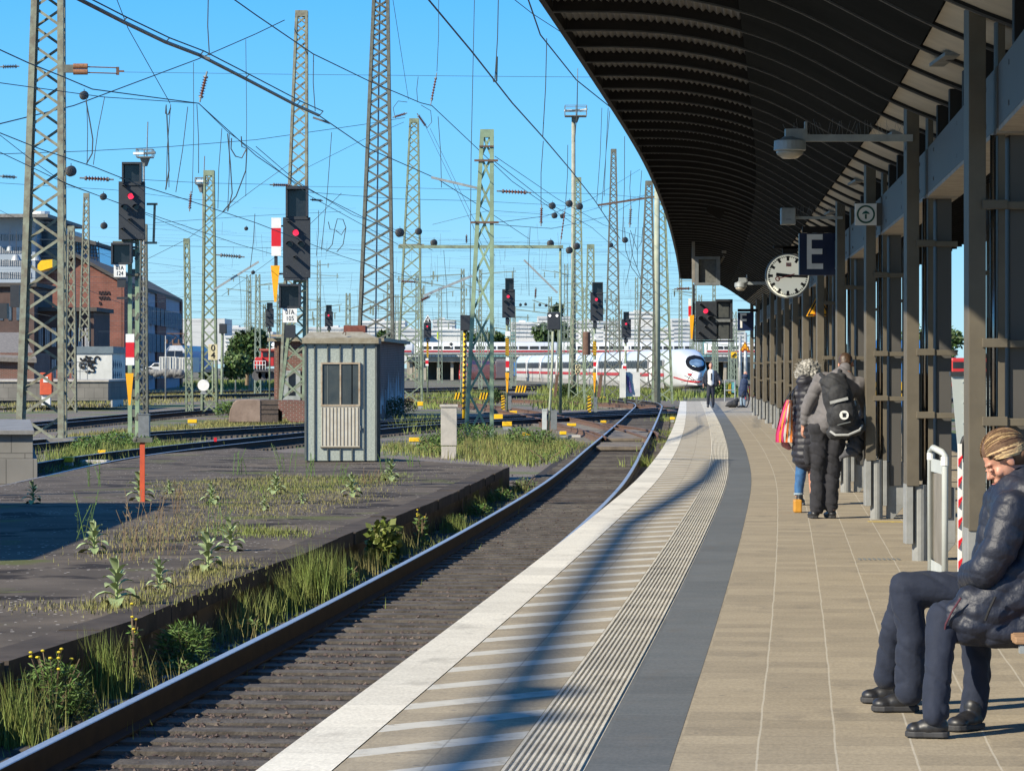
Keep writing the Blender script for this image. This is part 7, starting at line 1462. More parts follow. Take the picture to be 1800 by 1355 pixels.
# stones between the sleepers and on the verge
m = MB(); rs = random.Random(8)
def stone_(m, c_, r):
    b = len(m.v); n = 5; vs = [(c_[0] + r*rs.uniform(.7, 1.2)*math.cos(k*1.257 + rs.uniform(-.3, .3)), c_[1] + r*rs.uniform(.7, 1.2)*math.sin(k*1.257), c_[2] + rs.uniform(-.2, .2)*r) for k in range(5)]; vs += [(c_[0] + r*.3*rs.uniform(-1, 1), c_[1] + r*.3*rs.uniform(-1, 1), c_[2] + r*rs.uniform(.5, .9)), (c_[0], c_[1], c_[2] - r*.6)]
    m.add(vs, [(k, (k+1) % 5, 5) for k in range(5)] + [((k+1) % 5, k, 6) for k in range(5)])
for i in range(9000):
    y = 14 + 60*rs.random()**1.6; o = rs.uniform(-1.25, 2.3) if rs.random() < .25 else rs.uniform(.05, 1.45); on = rs.random() < .04; 
    ph = (y*1.004/.6) % 1
    stone_(m, (Rf(y) + o, y, RT - (.180 if on else .210)), rs.uniform(.010, .022 if on else .030))
for i in range(3500):
    y = 18 + 50*rs.random()**1.4; w0 = np.interp(y, [p[1] for p in lpe], [p[0] for p in lpe]); x = rs.uniform(w0 + .1, Rf(y) - .1) if Rf(y) - w0 > .3 else Rf(y) - .15; stone_(m, (x, y, G + .01), rs.uniform(.015, .04))
tag(m.build('ballast_stones', mat('loose_stones', (.105, .075, .06), .9, (.065, .048, .042), 6, island=.5)), 'loose dark ballast stones among the sleepers', 'stones', None, 'stuff')
# trees and bushes at the skyline
def tree(label, x0, x1, yt, yb, Z, n, leaf, mt_=M_bush, name='tree', cat='tree', grp=None, trunk=True, kk=5):
    s = Z/F; c0 = W((x0+x1)/2, yb, Z); e = empty(name, c0, label, cat, grp); w_ = (x1-x0)/2*s; h = (yb-yt)*s; cl = [(Vector((rv.uniform(-.62, .62)*w_, rv.uniform(-.5, .5)*w_, h*rv.uniform(.3, .8))), rv.uniform(.28, .5)) for _ in range(kk*3)]; cl += [(Vector((0, 0, h*.72)), .45)]
    m = MB()
    for i in range(n):
        c_, q = rv.choice(cl); d = Vector((rv.gauss(0, 1), rv.gauss(0, 1), rv.gauss(0, 1))).normalized()*rv.uniform(.55, 1.05); R_ = q*min(w_, h*.6); p = c0 + c_ + Vector((d.x*R_, d.y*R_, d.z*R_*.85)); 
        if p.z > c0.z + h: p.z = c0.z + h - rv.random()*.2*h
        a_ = Vector((rv.gauss(0, 1), rv.gauss(0, 1), rv.gauss(0, 1))).normalized(); b_ = a_.cross(d).normalized(); l = leaf*rv.uniform(.5, 1.3); m.add([p, p + a_*l + b_*l*.4, p + a_*l*1.6, p + a_*l - b_*l*.4], [(0, 1, 2, 3)])
    m.build('crown', mt_, e)
    if trunk: m = MB(); m.tube([c0 + Vector((0, 0, -.3)), c0 + Vector((.1, 0, h*.35)), c0 + Vector((0, 0, h*.7))], [w_*.10, w_*.07, w_*.03], 8); [m.tube([c0 + Vector((0, 0, h*.3)), c0 + c_], [w_*.04, w_*.015], 5) for c_, q in cl[:5]]; m.build('trunk', M_stalk, e)
    return e
tree('broad dark green tree left of the signal 01A 105, behind the speed board', 398, 470, 570, 672, 330, 6500, .32); tree('lower bright bush right of the blue locomotive', 385, 450, 618, 680, 290, 4000, .26, mat('mid_green_leaves', (.08, .13, .03), .6, (.05, .09, .02), 1, island=.4), name='bush', cat='bush', trunk=False)
tree('small green tree peeking left of the tallest mast foot above the shed', 650, 690, 580, 625, 420, 2500, .4); tree('narrow dark cypress-like tree behind the two-lamp signal', 968, 992, 528, 600, 640, 3000, .6, kk=3); tree('low green trees behind the two-lamp signal', 930, 1010, 570, 612, 640, 3500, .6, kk=7); tree('row of green trees along the skyline right of centre', 800, 905, 588, 606, 660, 3000, .6, trunk=False, kk=10); tree('green bush at the end of the brick building', 352, 372, 640, 672, 300, 1500, .22, name='bush', cat='bush', trunk=False)
tree('green bushes seen between the columns on the right', 1560, 1700, 575, 655, 300, 4000, .3, MATS['mid_green_leaves'], name='bush', cat='bush', trunk=False, kk=10); tree('dark bush beside the nose of the train beyond the platform end', 1244, 1296, 672, 696, 260, 1800, .2, MATS['mid_green_leaves'], name='bush', cat='bush', trunk=False)
tree('bush left of the small round lamp near the brick building end', 225, 240, 650, 664, 260, 600, .2, name='bush', cat='bush', trunk=False)
for x, Z, lb in ((414, 300, 'white-topped lamp post in front of the bush'), (291, 250, 'slim lamp post in front of the blue locomotive')):
    post(lb, Z, x, 2.2, 622 if x > 400 else 590, mt=M_galv, name='lamp_post', group='slim lamp posts')
# ================================================================ PEOPLE
from mathutils import noise as mnoise
def blob(name, caps, voxel, mt_, parent, smooth=3, disp=None, label=None):
    """one continuous skin grown over tapered capsules ('c', p, q, r0, r1) and ellipsoids ('e', centre, radii, matrix)"""
    m = MB()
    for k in caps:
        if k[0] == 'c':
            _, p, q, r0, r1 = k; p, q = Vector(p), Vector(q); m.tube([p, q], [r0, r1], 14); m.ball(p, r0, 14); m.ball(q, r1, 14)
        else:
            _, c_, rr_, R_ = k; b = len(m.v); m.ball((0, 0, 0), 1, 18, sc=rr_); 
            for i in range(b, len(m.v)): v = R_ @ Vector(m.v[i]) if R_ is not None else Vector(m.v[i]); m.v[i] = tuple(v + Vector(c_))
    me = bpy.data.meshes.new('t'); me.from_pydata(m.v, [], m.f); o = bpy.data.objects.new('t', me); C.objects.link(o)
    r = o.modifiers.new('r', 'REMESH'); r.mode = 'VOXEL'; r.voxel_size = voxel
    if smooth: s_ = o.modifiers.new('s', 'SMOOTH'); s_.factor = .6; s_.iterations = smooth
    bpy_update(); d = bpy.context.evaluated_depsgraph_get(); me2 = bpy.data.meshes.new_from_object(o.evaluated_get(d)); bpy.data.objects.remove(o)
    if disp:
        co_ = [(v.co.copy(), v.normal.copy()) for v in me2.vertices]
        for v, (a, n_) in zip(me2.vertices, co_): v.co = a + n_*disp(a, n_)
    if parent is not None: me2.transform(Matrix.Translation(-parent_world(parent)))
    me2.materials.clear(); me2.materials.append(mt_); me2.polygons.foreach_set('use_smooth', [True]*len(me2.polygons)); me2.name = name
    o = bpy.data.objects.new(name, me2); C.objects.link(o)
    if parent is not None: o.parent = parent
    if label: o['label'] = label
    return o
def frame(fwd, up=(0, 0, 1)):
    f = Vector(fwd).normalized(); u = Vector(up); r = f.cross(u).normalized(); u = r.cross(f).normalized(); return Matrix(((r.x, f.x, u.x), (r.y, f.y, u.y), (r.z, f.z, u.z)))
def head_caps(c_, R_, k=1.0):
    L = lambda x, y, z: Vector(c_) + R_ @ Vector((x*k, y*k, z*k)); E = lambda x, y, z, a, b_, c2: ('e', L(x, y, z), (a*k, b_*k, c2*k), R_)
    return [E(0, -.012, .030, .073, .092, .083), E(0, .022, -.030, .060, .064, .074), E(0, .034, -.078, .044, .046, .034), E(0, .068, -.098, .020, .018, .016), ('c', L(0, .082, .004), L(0, .106, -.028), .008*k, .011*k), E(0, .094, -.034, .017, .012, .008), E(0, .087, -.058, .023, .011, .007), E(0, .085, -.070, .020, .011, .007),
            E(0, .074, .022, .044, .014, .010), E(.040, .058, -.030, .020, .020, .022), E(-.040, .058, -.030, .020, .020, .022), E(.076, -.008, -.012, .010, .020, .032), E(-.076, -.008, -.012, .010, .020, .032)]
def hand_caps(w_, d, n_, curl=.5, k=1.0):
    """palm and five unequal curled fingers, growing from wrist w_ along d; n_ = palm normal"""
    d = Vector(d).normalized(); n_ = Vector(n_).normalized(); s_ = d.cross(n_).normalized(); w_ = Vector(w_); c_ = [('e', w_ + d*.045*k, (.040*k, .050*k, .016*k), Matrix(((s_.x, d.x, n_.x), (s_.y, d.y, n_.y), (s_.z, d.z, n_.z))))]
    for i, L in enumerate((.064, .074, .069, .054)):
        b_ = w_ + d*.085*k + s_*(-.029 + .0195*i)*k; c1 = curl*(.8 + .12*i); m_ = b_ + (d*math.cos(c1) + n_*math.sin(c1))*L*.5*k; t_ = m_ + (d*math.cos(c1*2.1) + n_*math.sin(c1*2.1))*L*.5*k; c_ += [('c', b_, m_, .0092*k, .0082*k), ('c', m_, t_, .0082*k, .0070*k)]
    b_ = w_ + d*.025*k - s_*.032*k; m_ = b_ + (d*.6 - s_*.7 + n_*.25).normalized()*.034*k; t_ = m_ + (d*.85 - s_*.1 + n_*.5).normalized()*.030*k; return c_ + [('c', b_, m_, .012*k, .010*k), ('c', m_, t_, .010*k, .008*k)]
def shoe_caps(heel, toe, k=1.0, w_=.042):
    h, t = Vector(heel), Vector(toe); d = (t - h); L = d.length; d = d/L; up = Vector((0, 0, 1)); R_ = frame(d)
    return [('e', h + d*.05*k + up*.045, (w_*.9, .058*k, .048), R_), ('e', h + d*L*.45 + up*.040, (w_, L*.36, .042), R_), ('e', h + d*L*.78 + up*.032, (w_*1.08, L*.24, .032), R_), ('c', h + d*.045*k + up*.06, h + d*.05*k + up*.10, .040, .042)]
def sole(name, heel, toe, mt_, parent, w_=.047):
    h, t = Vector(heel), Vector(toe); d = (t-h).normalized(); s_ = Vector((d.y, -d.x, 0)); L = (t-h).length; pr = [(0, .6), (.1, .85), (.3, .85), (.55, .9), (.75, 1.1), (.92, .85), (1.0, .4)]; P = [h + d*L*u + s_*w_*v for u, v in pr] + [h + d*L*u - s_*w_*v for u, v in pr[::-1]]
    m = MB(); m.slab([(p.x, p.y) for p in P], h.z, h.z + .026); return m.build(name, mt_, parent, bevel=.006)
def fabric(name, col, col2, rough=.8, scale=14, sheen=.05, bump=.35, bs=9):
    m = mat(name, col, rough, col2, scale, .5, bump=bump, bscale=bs); m.node_tree.nodes['Principled BSDF'].inputs['Sheen Weight'].default_value = sheen; return m
def wrinkle(a_, amp, sc): return amp*(mnoise.noise(a_*sc) + .5*mnoise.noise(a_*sc*2.3))
def folds(amp=.008, sc=9): return lambda a_, n_: wrinkle(Vector((a_.x + .25*a_.z, a_.y, a_.z*.9)), amp*.6, sc) - amp*.9*max(0, 1 - 5*abs(mnoise.noise(Vector((a_.x*4, a_.y*4, a_.z*9 + a_.x*5)))))
def quilt(period, amp, axis=Vector((0, 0, 1)), w_=.006):
    def f(a_, n_):
        if abs(n_.dot(axis)) > .93: return 0
        v = a_.dot(axis) + .012*mnoise.noise(a_*5); q = (v/period) % 1; d = min(q, 1-q)*period; return amp*(min(d/(period*.5), 1)**.32 - 1) + wrinkle(a_, .004, 16)
    return f
M_skin = mat('fair_skin', (.52, .27, .185), .5, (.46, .22, .15), 12, bump=.05); M_skin.node_tree.nodes['Principled BSDF'].inputs['Subsurface Weight'].default_value = .12; M_skin.node_tree.nodes['Principled BSDF'].inputs['Subsurface Radius'].default_value = (.02, .008, .005)
M_navyq = fabric('navy_quilted_nylon', (.011, .015, .030), (.008, .011, .023), .55, 10, .03, .35, 26); M_navyt = fabric('dark_navy_trousers', (.010, .016, .036), (.007, .012, .028), .85, 6, .04, .4, 12)
M_blkshoe = mat('black_shoe_leather', (.012, .012, .014), .45, (.02, .02, .022), 20); M_sole = mat('dark_grey_sole', (.035, .035, .038), .7)
def hairmat(name, c1, c2, sc=(1, 1, 1), d=60):
    m = bpy.data.materials.new(name); m.use_nodes = True; nt = m.node_tree; b = nt.nodes['Principled BSDF']; b.inputs['Roughness'].default_value = .45; tc = node(nt, 'ShaderNodeTexCoord'); mp = node(nt, 'ShaderNodeMapping'); mp.inputs['Scale'].default_value = sc; nt.links.new(tc.outputs['Object'], mp.inputs[0])
    n1 = node(nt, 'ShaderNodeTexNoise'); n1.inputs['Scale'].default_value = d; n1.inputs['Detail'].default_value = 4; nt.links.new(mp.outputs[0], n1.inputs['Vector']); mr = node(nt, 'ShaderNodeMapRange'); mr.inputs[1].default_value = .38; mr.inputs[2].default_value = .62; nt.links.new(n1.outputs[0], mr.inputs[0])
    mx = node(nt, 'ShaderNodeMix', data_type='RGBA'); mx.inputs[6].default_value = c1 + (1,); mx.inputs[7].default_value = c2 + (1,); nt.links.new(mr.outputs[0], mx.inputs[0]); nt.links.new(mx.outputs[2], b.inputs['Base Color']); bp = node(nt, 'ShaderNodeBump'); bp.inputs['Strength'].default_value = .8; bp.inputs['Distance'].default_value = .006; nt.links.new(n1.outputs[0], bp.inputs['Height']); nt.links.new(bp.outputs[0], b.inputs['Normal']); return m
def V(x, y, Z, dy=0): v = W(x, y, Z); v.y += dy; return v
# ---- bench at the right edge
e = empty('bench', (2.45, 14.5, 0), 'wooden slatted bench seat on grey steel, its corner showing at the right edge', 'bench')
M_wood = mat('pale_bench_wood', (.36, .22, .12), .6, (.28, .16, .085), 5, bump=.2, streak=(.6, 6, 6))
for k in range(5): m = MB(); y = 14.02 + k*.115; m.box((2.14 + .012*k, y, .425), (4.2, y + .10, .455)); m.build('slat', M_wood, e, bevel=.004)
m = MB(); m.box((2.16, 14.03, .385), (4.2, 14.07, .420)); m.box((2.20, 14.50, .385), (4.2, 14.54, .420)); m.box((2.20, 14.04, .39), (2.24, 14.52, .415)); m.build('frame', M_galv, e)
for x in (2.55, 3.9): m = MB(); m.box((x, 14.15, .0), (x + .05, 14.21, .385)); m.box((x - .18, 14.12, .0), (x + .22, 14.26, .02)); m.build('leg', M_galv, e)
# ---- seated woman in the navy quilted jacket (facing left)
Z = 14.5; J = lambda x, y, dy=0: V(x, y, Z, dy)

hc = J(1764, 808); fd = Vector((-.80, -.10, -.58)); R_ = frame(fd, (-.5, 0, .85))
sh_n, sh_f = J(1768, 893, -.19), J(1775, 885, .19); hip_n, hip_f = J(1822, 1085, -.11), J(1822, 1085, .11); neck = J(1795, 862)
kn_n, kn_f = J(1655, 1085, -.10), J(1715, 1085, .12); an_n, an_f = V(1648, 1262, 14.25), V(1706, 1262, 14.62); pel = J(1830, 1070)
el_n = J(1722, 1000, -.22); wr_n = J(1742, 1040, .04); el_f = J(1750, 1000, .2); wr_f = J(1748, 1045, .12)
caps = head_caps(hc, R_, .96) + [('c', hc + R_ @ Vector((0, -.02, -.06)), neck, .050, .058), ('c', neck, pel, .085, .11), ('c', sh_n, sh_f, .06, .06), ('c', sh_n, el_n, .045, .038), ('c', el_n, wr_n, .036, .026), ('c', sh_f, el_f, .045, .038), ('c', el_f, wr_f, .036, .026), ('c', hip_n, kn_n, .07, .05), ('c', hip_f, kn_f, .07, .05), ('c', kn_n, V(1646, 1240, 14.27), .04, .03), ('c', V(1646, 1240, 14.27), an_n, .03, .03), ('c', kn_f, V(1716, 1200, 14.62), .04, .03), ('c', V(1716, 1200, 14.62), an_f, .03, .03)] + hand_caps(wr_n, (-.8, .5, -.3), (0, .2, -1), .7, .9) + hand_caps(wr_f, (-.8, -.5, -.3), (0, -.2, -1), .7, .9)
sw = blob('person', caps, .0065, M_skin, None, smooth=2); tag(sw, 'seated woman in a navy quilted jacket with blond-streaked tied hair, looking down', 'person')
gl = lambda x, y, z: hc + R_ @ Vector((x, y, z))
M_hair = hairmat('brown_hair_with_blond_streaks', (.10, .052, .025), (.36, .22, .10), (1, 1, 1), 22)
m_ = M_hair; nt = m_.node_tree; nt.nodes['Mapping'].inputs['Rotation'].default_value = (0, math.radians(-20), 0); nt.nodes['Mapping'].inputs['Scale'].default_value = (.25, 1.2, 3.2)
def hd(a_, n_): l = R_.transposed() @ (a_ - hc); return .0016*math.sin((l.z + .35*l.y)*330 + 3*mnoise.noise(l*9)) 
hp = [('e', gl(0, -.024, .042), (.080, .096, .086), R_), ('e', gl(0, -.055, .0), (.076, .068, .075), R_), ('c', gl(-.056, .03, .04), gl(-.055, -.07, -.02), .018, .022), ('c', gl(.056, .03, .04), gl(.055, -.07, -.02), .018, .022), ('e', gl(0, -.130, -.02), (.034, .034, .036), R_), ('c', gl(0, -.10, -.01), gl(0, -.13, -.02), .03, .03)]
M_hbr = mat('brown_hair_strands', (.17, .10, .052), .7, (.11, .06, .03), 30, island=.3); M_hbl = mat('blond_hair_strands', (.60, .43, .23), .65, (.46, .30, .14), 30, island=.25)
hs_ = blob('hair', hp, .006, M_hbr, sw, smooth=2)
def strands(nm, mt_, n, zlo, zhi, seed):
    m = MB(); rn = random.Random(seed)
    for i in range(n):
        z = rn.uniform(zlo, zhi); sx = rn.choice((-1, 1)); y = .80*(1 - max(z, 0)**2)**.5 if z > .3 else rn.uniform(.30, .62); x = math.sqrt(max(.0, 1 - z*z - y*y))*sx
        if z < -.05 : y = rn.uniform(-.5, -.05); x = sx*math.sqrt(max(0, 1 - z*z - y*y))
        a = Vector((x, y, z)).normalized(); b_ = Vector((rn.gauss(0, .10), -1, -.28 + rn.gauss(0, .08))).normalized(); an = a.angle(b_); pts = []; k = rn.uniform(1.05, 1.11)
        for j in range(11):
            t = j/10; d = (a*math.sin((1-t)*an) + b_*math.sin(t*an))/math.sin(an); d.x += .02*math.sin(t*5 + i); pts.append(gl(d.x*.082*k, -.020 + d.y*.098*k, .030 + d.z*.094*k))
        m.tube(pts, [.0018] + [.0030]*9 + [.0015], 4, cap=False)
    return m.build(nm, mt_, hs_)
strands('brown_strands', M_hbr, 900, .20, .99, 3); strands('blond_strands', M_hbl, 330, -.30, .36, 4); strands('highlight_strands', M_hbl, 120, .4, .95, 5)
m = MB(); rn = random.Random(6)
for i in range(90): d = Vector((rn.gauss(0, 1), rn.gauss(-.3, 1), rn.gauss(0, 1))).normalized(); e_ = d.orthogonal().normalized(); c0 = gl(0, -.135, -.02); m.tube([c0 + (d*math.cos(t) + e_*math.sin(t))*.037 for t in (0, .4, .8, 1.2, 1.6)], .0028, 4, cap=False)
m.build('bun_strands', M_hbl, hs_)
for s_ in (-1, 1):
    m = MB(); m.ball(gl(.031*s_, .078, -.002), .0115, 12); m.build('eyelid', M_skin, sw, smooth=True); m = MB(); m.bar(gl(.018*s_, .088, .020), gl(.046*s_, .077, .021), .003, .003); m.build('eyebrow', mat('dark_brow', (.06, .035, .02), .8), sw); m = MB(); m.bar(gl(.020*s_, .090, .001), gl(.044*s_, .082, -.003), .003, .003); m.build('eyelash', MATS['dark_brow'], sw)
m = MB(); m.ball(gl(0, .094, -.064), .010, 10, sc=(1.5, .5, .4)); m.build('lips', mat('soft_pink_lips', (.40, .14, .12), .5), sw, smooth=True)
# jacket: torso and sleeves, quilted
tor = [('c', J(1800, 878), J(1812, 950), .155, .175), ('c', J(1812, 950), J(1818, 1060), .175, .185), ('c', sh_n, sh_f, .085, .085), ('c', J(1802, 870, -.1), J(1806, 1050, -.12), .10, .13), ('c', J(1790, 1065, -.07), J(1690, 1085, -.12), .135, .085), ('c', J(1790, 1065, .10), J(1716, 1085, .12), .125, .09), ('c', J(1765, 1090, -.1), J(1680, 1098, -.11), .105, .075), ('c', J(1672, 1075, -.15), J(1668, 1096, -.13), .06, .055), ('c', J(1780, 1105, -.14), J(1690, 1108, -.15), .075, .055), ('c', J(1800, 1040, 0), J(1745, 1060, 0), .13, .11),
       ('c', neck + Vector((.035, 0, 0)), neck + Vector((-.04, 0, -.03)), .085, .075), ('c', J(1840, 1000), J(1850, 1080), .15, .16), ('c', J(1800, 985, -.13), J(1710, 1070, -.16), .10, .085), ('c', J(1800, 1030, -.15), J(1700, 1095, -.165), .10, .075), ('c', J(1700, 1050, -.14), J(1664, 1092, -.13), .07, .06), ('c', J(1800, 1100, -.15), J(1740, 1105, -.16), .085, .075)]
slv = [('c', sh_n, J(1744, 958, -.22), .092, .084), ('c', J(1744, 958, -.22), J(1720, 998, -.2), .084, .078), ('c', J(1720, 998, -.2), J(1704, 1010, -.04), .076, .062), ('c', sh_f, el_f, .095, .085), ('c', el_f, J(1712, 1025, .12), .08, .06)]
blob('jacket', tor, .0085, M_navyq, sw, smooth=3, disp=quilt(.072, .010, Vector((.22, 0, .97))))
ax = (sh_n - el_n).normalized(); blob('sleeve', slv, .0085, M_navyq, sw, smooth=3, disp=quilt(.085, .009, ax))
m = MB(); m.tube([J(1676, 1044, -.24), J(1662, 1068, -.215), J(1652, 1090, -.20), J(1650, 1108, -.18)], .0045, 6); m.build('zip', mat('dull_red_zip', (.10, .03, .045), .5), sw); m = MB(); m.tube([J(1733, 1040, -.285), J(1722, 1064, -.280), J(1716, 1082, -.272)], .006, 6); m.build('pocket_seam', M_black, sw)

blob('trousers', [('c', hip_n, kn_n, .105, .082), ('c', hip_f, kn_f, .105, .082), ('c', kn_n, V(1647, 1180, 14.3), .078, .062), ('c', V(1647, 1180, 14.3), V(1645, 1252, 14.25), .062, .064), ('c', kn_f, V(1718, 1180, 14.62), .078, .066), ('c', V(1718, 1180, 14.62), V(1710, 1252, 14.62), .066, .062), ('c', hip_n, hip_f, .12, .12)], .009, M_navyt, sw, smooth=3, disp=folds(.010, 11))
for hl, to in ((V(1665, 1286, 14.25), V(1594, 1286, 14.30)), (V(1722, 1283, 14.62), V(1672, 1283, 14.50))):
    hl.z = .004; to.z = .004; s_ = blob('shoe', shoe_caps(hl, to, .9, .046), .007, M_blkshoe, sw, smooth=2); sole('sole', hl + (hl-to).normalized()*.008, to + (to-hl).normalized()*.006, M_sole, s_)
# ---- second seated person mostly hidden behind her
Z2 = 15.35; K = lambda x, y, dy=0: V(x, y, Z2, dy); hc = K(1840, 790); R_ = frame((-1, 0, -.15)); gl = lambda x, y, z: hc + R_ @ Vector((x, y, z))
k1, k2 = K(1586, 1030, -.12), K(1600, 1035, .14); hp1, hp2 = K(1770, 1045, -.1), K(1770, 1045, .1)
sp2 = blob('person', head_caps(hc, R_) + [('c', hc + Vector((.02, 0, -.08)), K(1835, 880), .05, .055), ('c', K(1835, 880), K(1800, 1040), .1, .12), ('c', K(1830, 885, -.16), K(1820, 960, -.2), .045, .038), ('c', K(1820, 960, -.2), K(1770, 1000, -.12), .036, .028), ('c', hp1, k1, .07, .05), ('c', hp2, k2, .07, .05), ('c', k1, K(1598, 1120, -.12), .035, .03), ('c', K(1598, 1120, -.12), K(1596, 1200, -.1), .03, .03), ('c', k2, K(1582, 1110, .16), .035, .03), ('c', K(1582, 1110, .16), K(1573, 1185, .24), .03, .025)] + hand_caps(K(1770, 1000, -.12), (-1, .1, -.3), (0, 0, -1), .5), .009, M_skin, None); tag(sp2, 'second seated person hidden behind the seated woman, only navy trouser legs and black shoes showing', 'person')
blob('jumper', [('c', K(1832, 890), K(1805, 1020), .14, .15), ('c', K(1830, 890, -.15), K(1822, 960, -.2), .075, .06), ('c', K(1822, 960, -.2), K(1775, 998, -.13), .06, .045)], .012, M_navyt, sp2); blob('hair', [('e', gl(0, -.02, .04), (.08, .1, .085), R_)], .01, hairmat('dark_short_hair', (.03, .02, .015), (.07, .05, .035)), sp2)
blob('trousers', [('c', hp1, k1, .105, .078), ('c', hp2, k2, .105, .078), ('c', k1, K(1598, 1120, -.12), .078, .072), ('c', K(1598, 1120, -.12), K(1596, 1208, -.1), .074, .076), ('c', k2, K(1580, 1110, .16), .074, .068), ('c', K(1580, 1110, .16), K(1572, 1196, .25), .068, .070), ('c', hp1, hp2, .11, .11)], .009, M_navyt, sp2, smooth=3, disp=folds(.008, 10))
for hl, to in ((V(1612, 1240, 15.35), V(1534, 1240, 15.35)), (V(1590, 1228, 15.75), V(1515, 1228, 15.75))):
    hl.z = .004; to.z = .004; s_ = blob('shoe', shoe_caps(hl, to, .95, .044), .008, M_blkshoe, sp2, smooth=2); sole('sole', hl + (hl-to).normalized()*.008, to + (to-hl).normalized()*.006, M_sole, s_)
# ---- man with backpack, seen from behind
Z = 35.0; J = lambda x, y, dy=0: V(x, y, Z, dy)
M_gry = fabric('grey_softshell', (.15, .14, .145), (.11, .105, .11), .85, 8); M_char = fabric('charcoal_trousers', (.020, .020, .026), (.014, .014, .018), .9, 8); M_pack = fabric('black_backpack_fabric', (.014, .015, .018), (.022, .023, .027), .75, 20)
hc = J(1489, 640, .12); R_ = frame((.25, .85, -.5), (0, .4, .9)); gl = lambda x, y, z: hc + R_ @ Vector((x, y, z))
sl, sr = J(1443, 668), J(1512, 676); hl_, hr = J(1440, 752), J(1470, 752); kl, kr = J(1438, 833, .05), J(1464, 832, .06)
mn = blob('person', head_caps(hc, R_, .98) + [('c', gl(0, -.02, -.07), J(1480, 660), .055, .06), ('c', J(1480, 668), J(1456, 750), .13, .12), ('c', sl, sr, .06, .06), ('c', sl, J(1418, 714, .02), .05, .04), ('c', J(1418, 714, .02), J(1413, 748, .06), .038, .028), ('c', sr, J(1526, 722, .1), .05, .04), ('c', J(1526, 722, .1), J(1516, 740, .35), .038, .028), ('c', hl_, kl, .08, .055), ('c', hr, kr, .08, .055), ('c', kl, J(1436, 895), .05, .04), ('c', kr, J(1462, 895), .05, .04)] + hand_caps(J(1413, 748, .06), (-.15, .25, -1), (1, .2, 0), .45) + hand_caps(J(1516, 740, .35), (-.1, 1, -.1), (-1, 0, 0), .6), .0085, M_skin, None, smooth=2)
tag(mn, 'man in a grey jacket seen from behind, bending his head, wearing a black backpack', 'person')
blob('hair', [('e', gl(0, -.018, .035), (.078, .094, .082), R_), ('e', gl(0, -.05, -.01), (.068, .055, .055), R_)], .008, hairmat('short_dark_brown_hair', (.035, .02, .012), (.08, .045, .025)), mn, smooth=2)
blob('jacket', [('c', J(1478, 678), J(1456, 742), .185, .165), ('c', J(1450, 672), J(1505, 680), .115, .115), ('c', J(1486, 650, .03), J(1482, 660), .078, .10), ('c', sl, J(1419, 714, .02), .088, .068), ('c', J(1419, 714, .02), J(1415, 742, .05), .066, .050), ('c', sr, J(1526, 722, .1), .09, .07), ('c', J(1526, 722, .1), J(1517, 740, .33), .068, .05), ('c', J(1440, 742), J(1478, 745), .115, .12)], .011, M_gry, mn, smooth=3, disp=folds(.010, 8))
blob('trousers', [('c', J(1443, 752), kl, .118, .088), ('c', J(1472, 754), kr, .118, .088), ('c', hl_, hr, .125, .125), ('c', kl, J(1436, 893, .0), .084, .080), ('c', kr, J(1461, 890, .02), .084, .078), ('c', J(1418, 788, .02), J(1420, 812, .02), .04, .045)], .011, M_char, mn, smooth=3, disp=folds(.014, 10))
for a, b_ in ((J(1432, 908, -.05), J(1430, 905, .22)), (J(1464, 908, -.02), J(1458, 905, .24))):
    a.z = b_.z = .004; a.x += .0; s_ = blob('shoe', shoe_caps(a, b_, 1.0, .052), .009, M_blkshoe, mn, smooth=2); sole('sole', a, b_, M_sole, s_)
blob('draped_jacket', [('c', J(1520, 745, .05), J(1500, 790, -.02), .07, .09), ('c', J(1500, 790, -.02), J(1478, 806, -.04), .075, .03), ('c', J(1514, 770, .05), J(1510, 805, .02), .065, .035)], .010, fabric('dark_grey_fleece', (.075, .075, .085), (.04, .04, .045), .9, 5), mn, smooth=2, disp=folds(.02, 12))
bpk = empty('backpack', J(1472, 710, -.25), 'black backpack with grey reflective strips and a round white badge, on the man in grey', 'backpack'); tl = Matrix.Rotation(math.radians(-14), 3, 'Y')
def BP(u, v, dy): o = tl @ Vector((u, 0, v)); return Vector((J(1472, 710).x + o.x, 35 + dy, J(1472, 710).z + o.z))
blob('main_bag', [('e', BP(0, .05, -.22), (.165, .13, .30), tl), ('e', BP(0, -.12, -.24), (.175, .14, .20), tl), ('c', BP(-.08, .26, -.2), BP(.08, .26, -.2), .07, .07), ('c', BP(-.13, -.28, -.24), BP(.13, -.28, -.24), .085, .085)], .010, M_pack, bpk, smooth=2, disp=folds(.010, 14))
blob('front_pocket', [('e', BP(0, -.10, -.36), (.13, .06, .13), tl), ('e', BP(0, .10, -.32), (.12, .06, .11), tl)], .009, M_pack, bpk, smooth=2, disp=folds(.006, 16)); M_refl = mat('grey_reflective_tape', (.42, .43, .43), .4)
m = MB(); m.bar(BP(-.11, .045, -.395), BP(.085, .045, -.395), .012, .030, up=(0, 0, 1)); m.build('reflective_strip', M_refl, bpk); m = MB(); m.tube([BP(-.17, -.25, -.30), BP(-.13, -.30, -.345), BP(0, -.33, -.36), BP(.13, -.31, -.345), BP(.17, -.27, -.30)], .013, 6); m.build('reflective_piping', M_refl, bpk); m = MB(); m.bar(BP(-.09, -.20, -.405), BP(.05, -.20, -.405), .01, .010, up=(0, 0, 1)); m.build('zip', M_galvd, bpk)
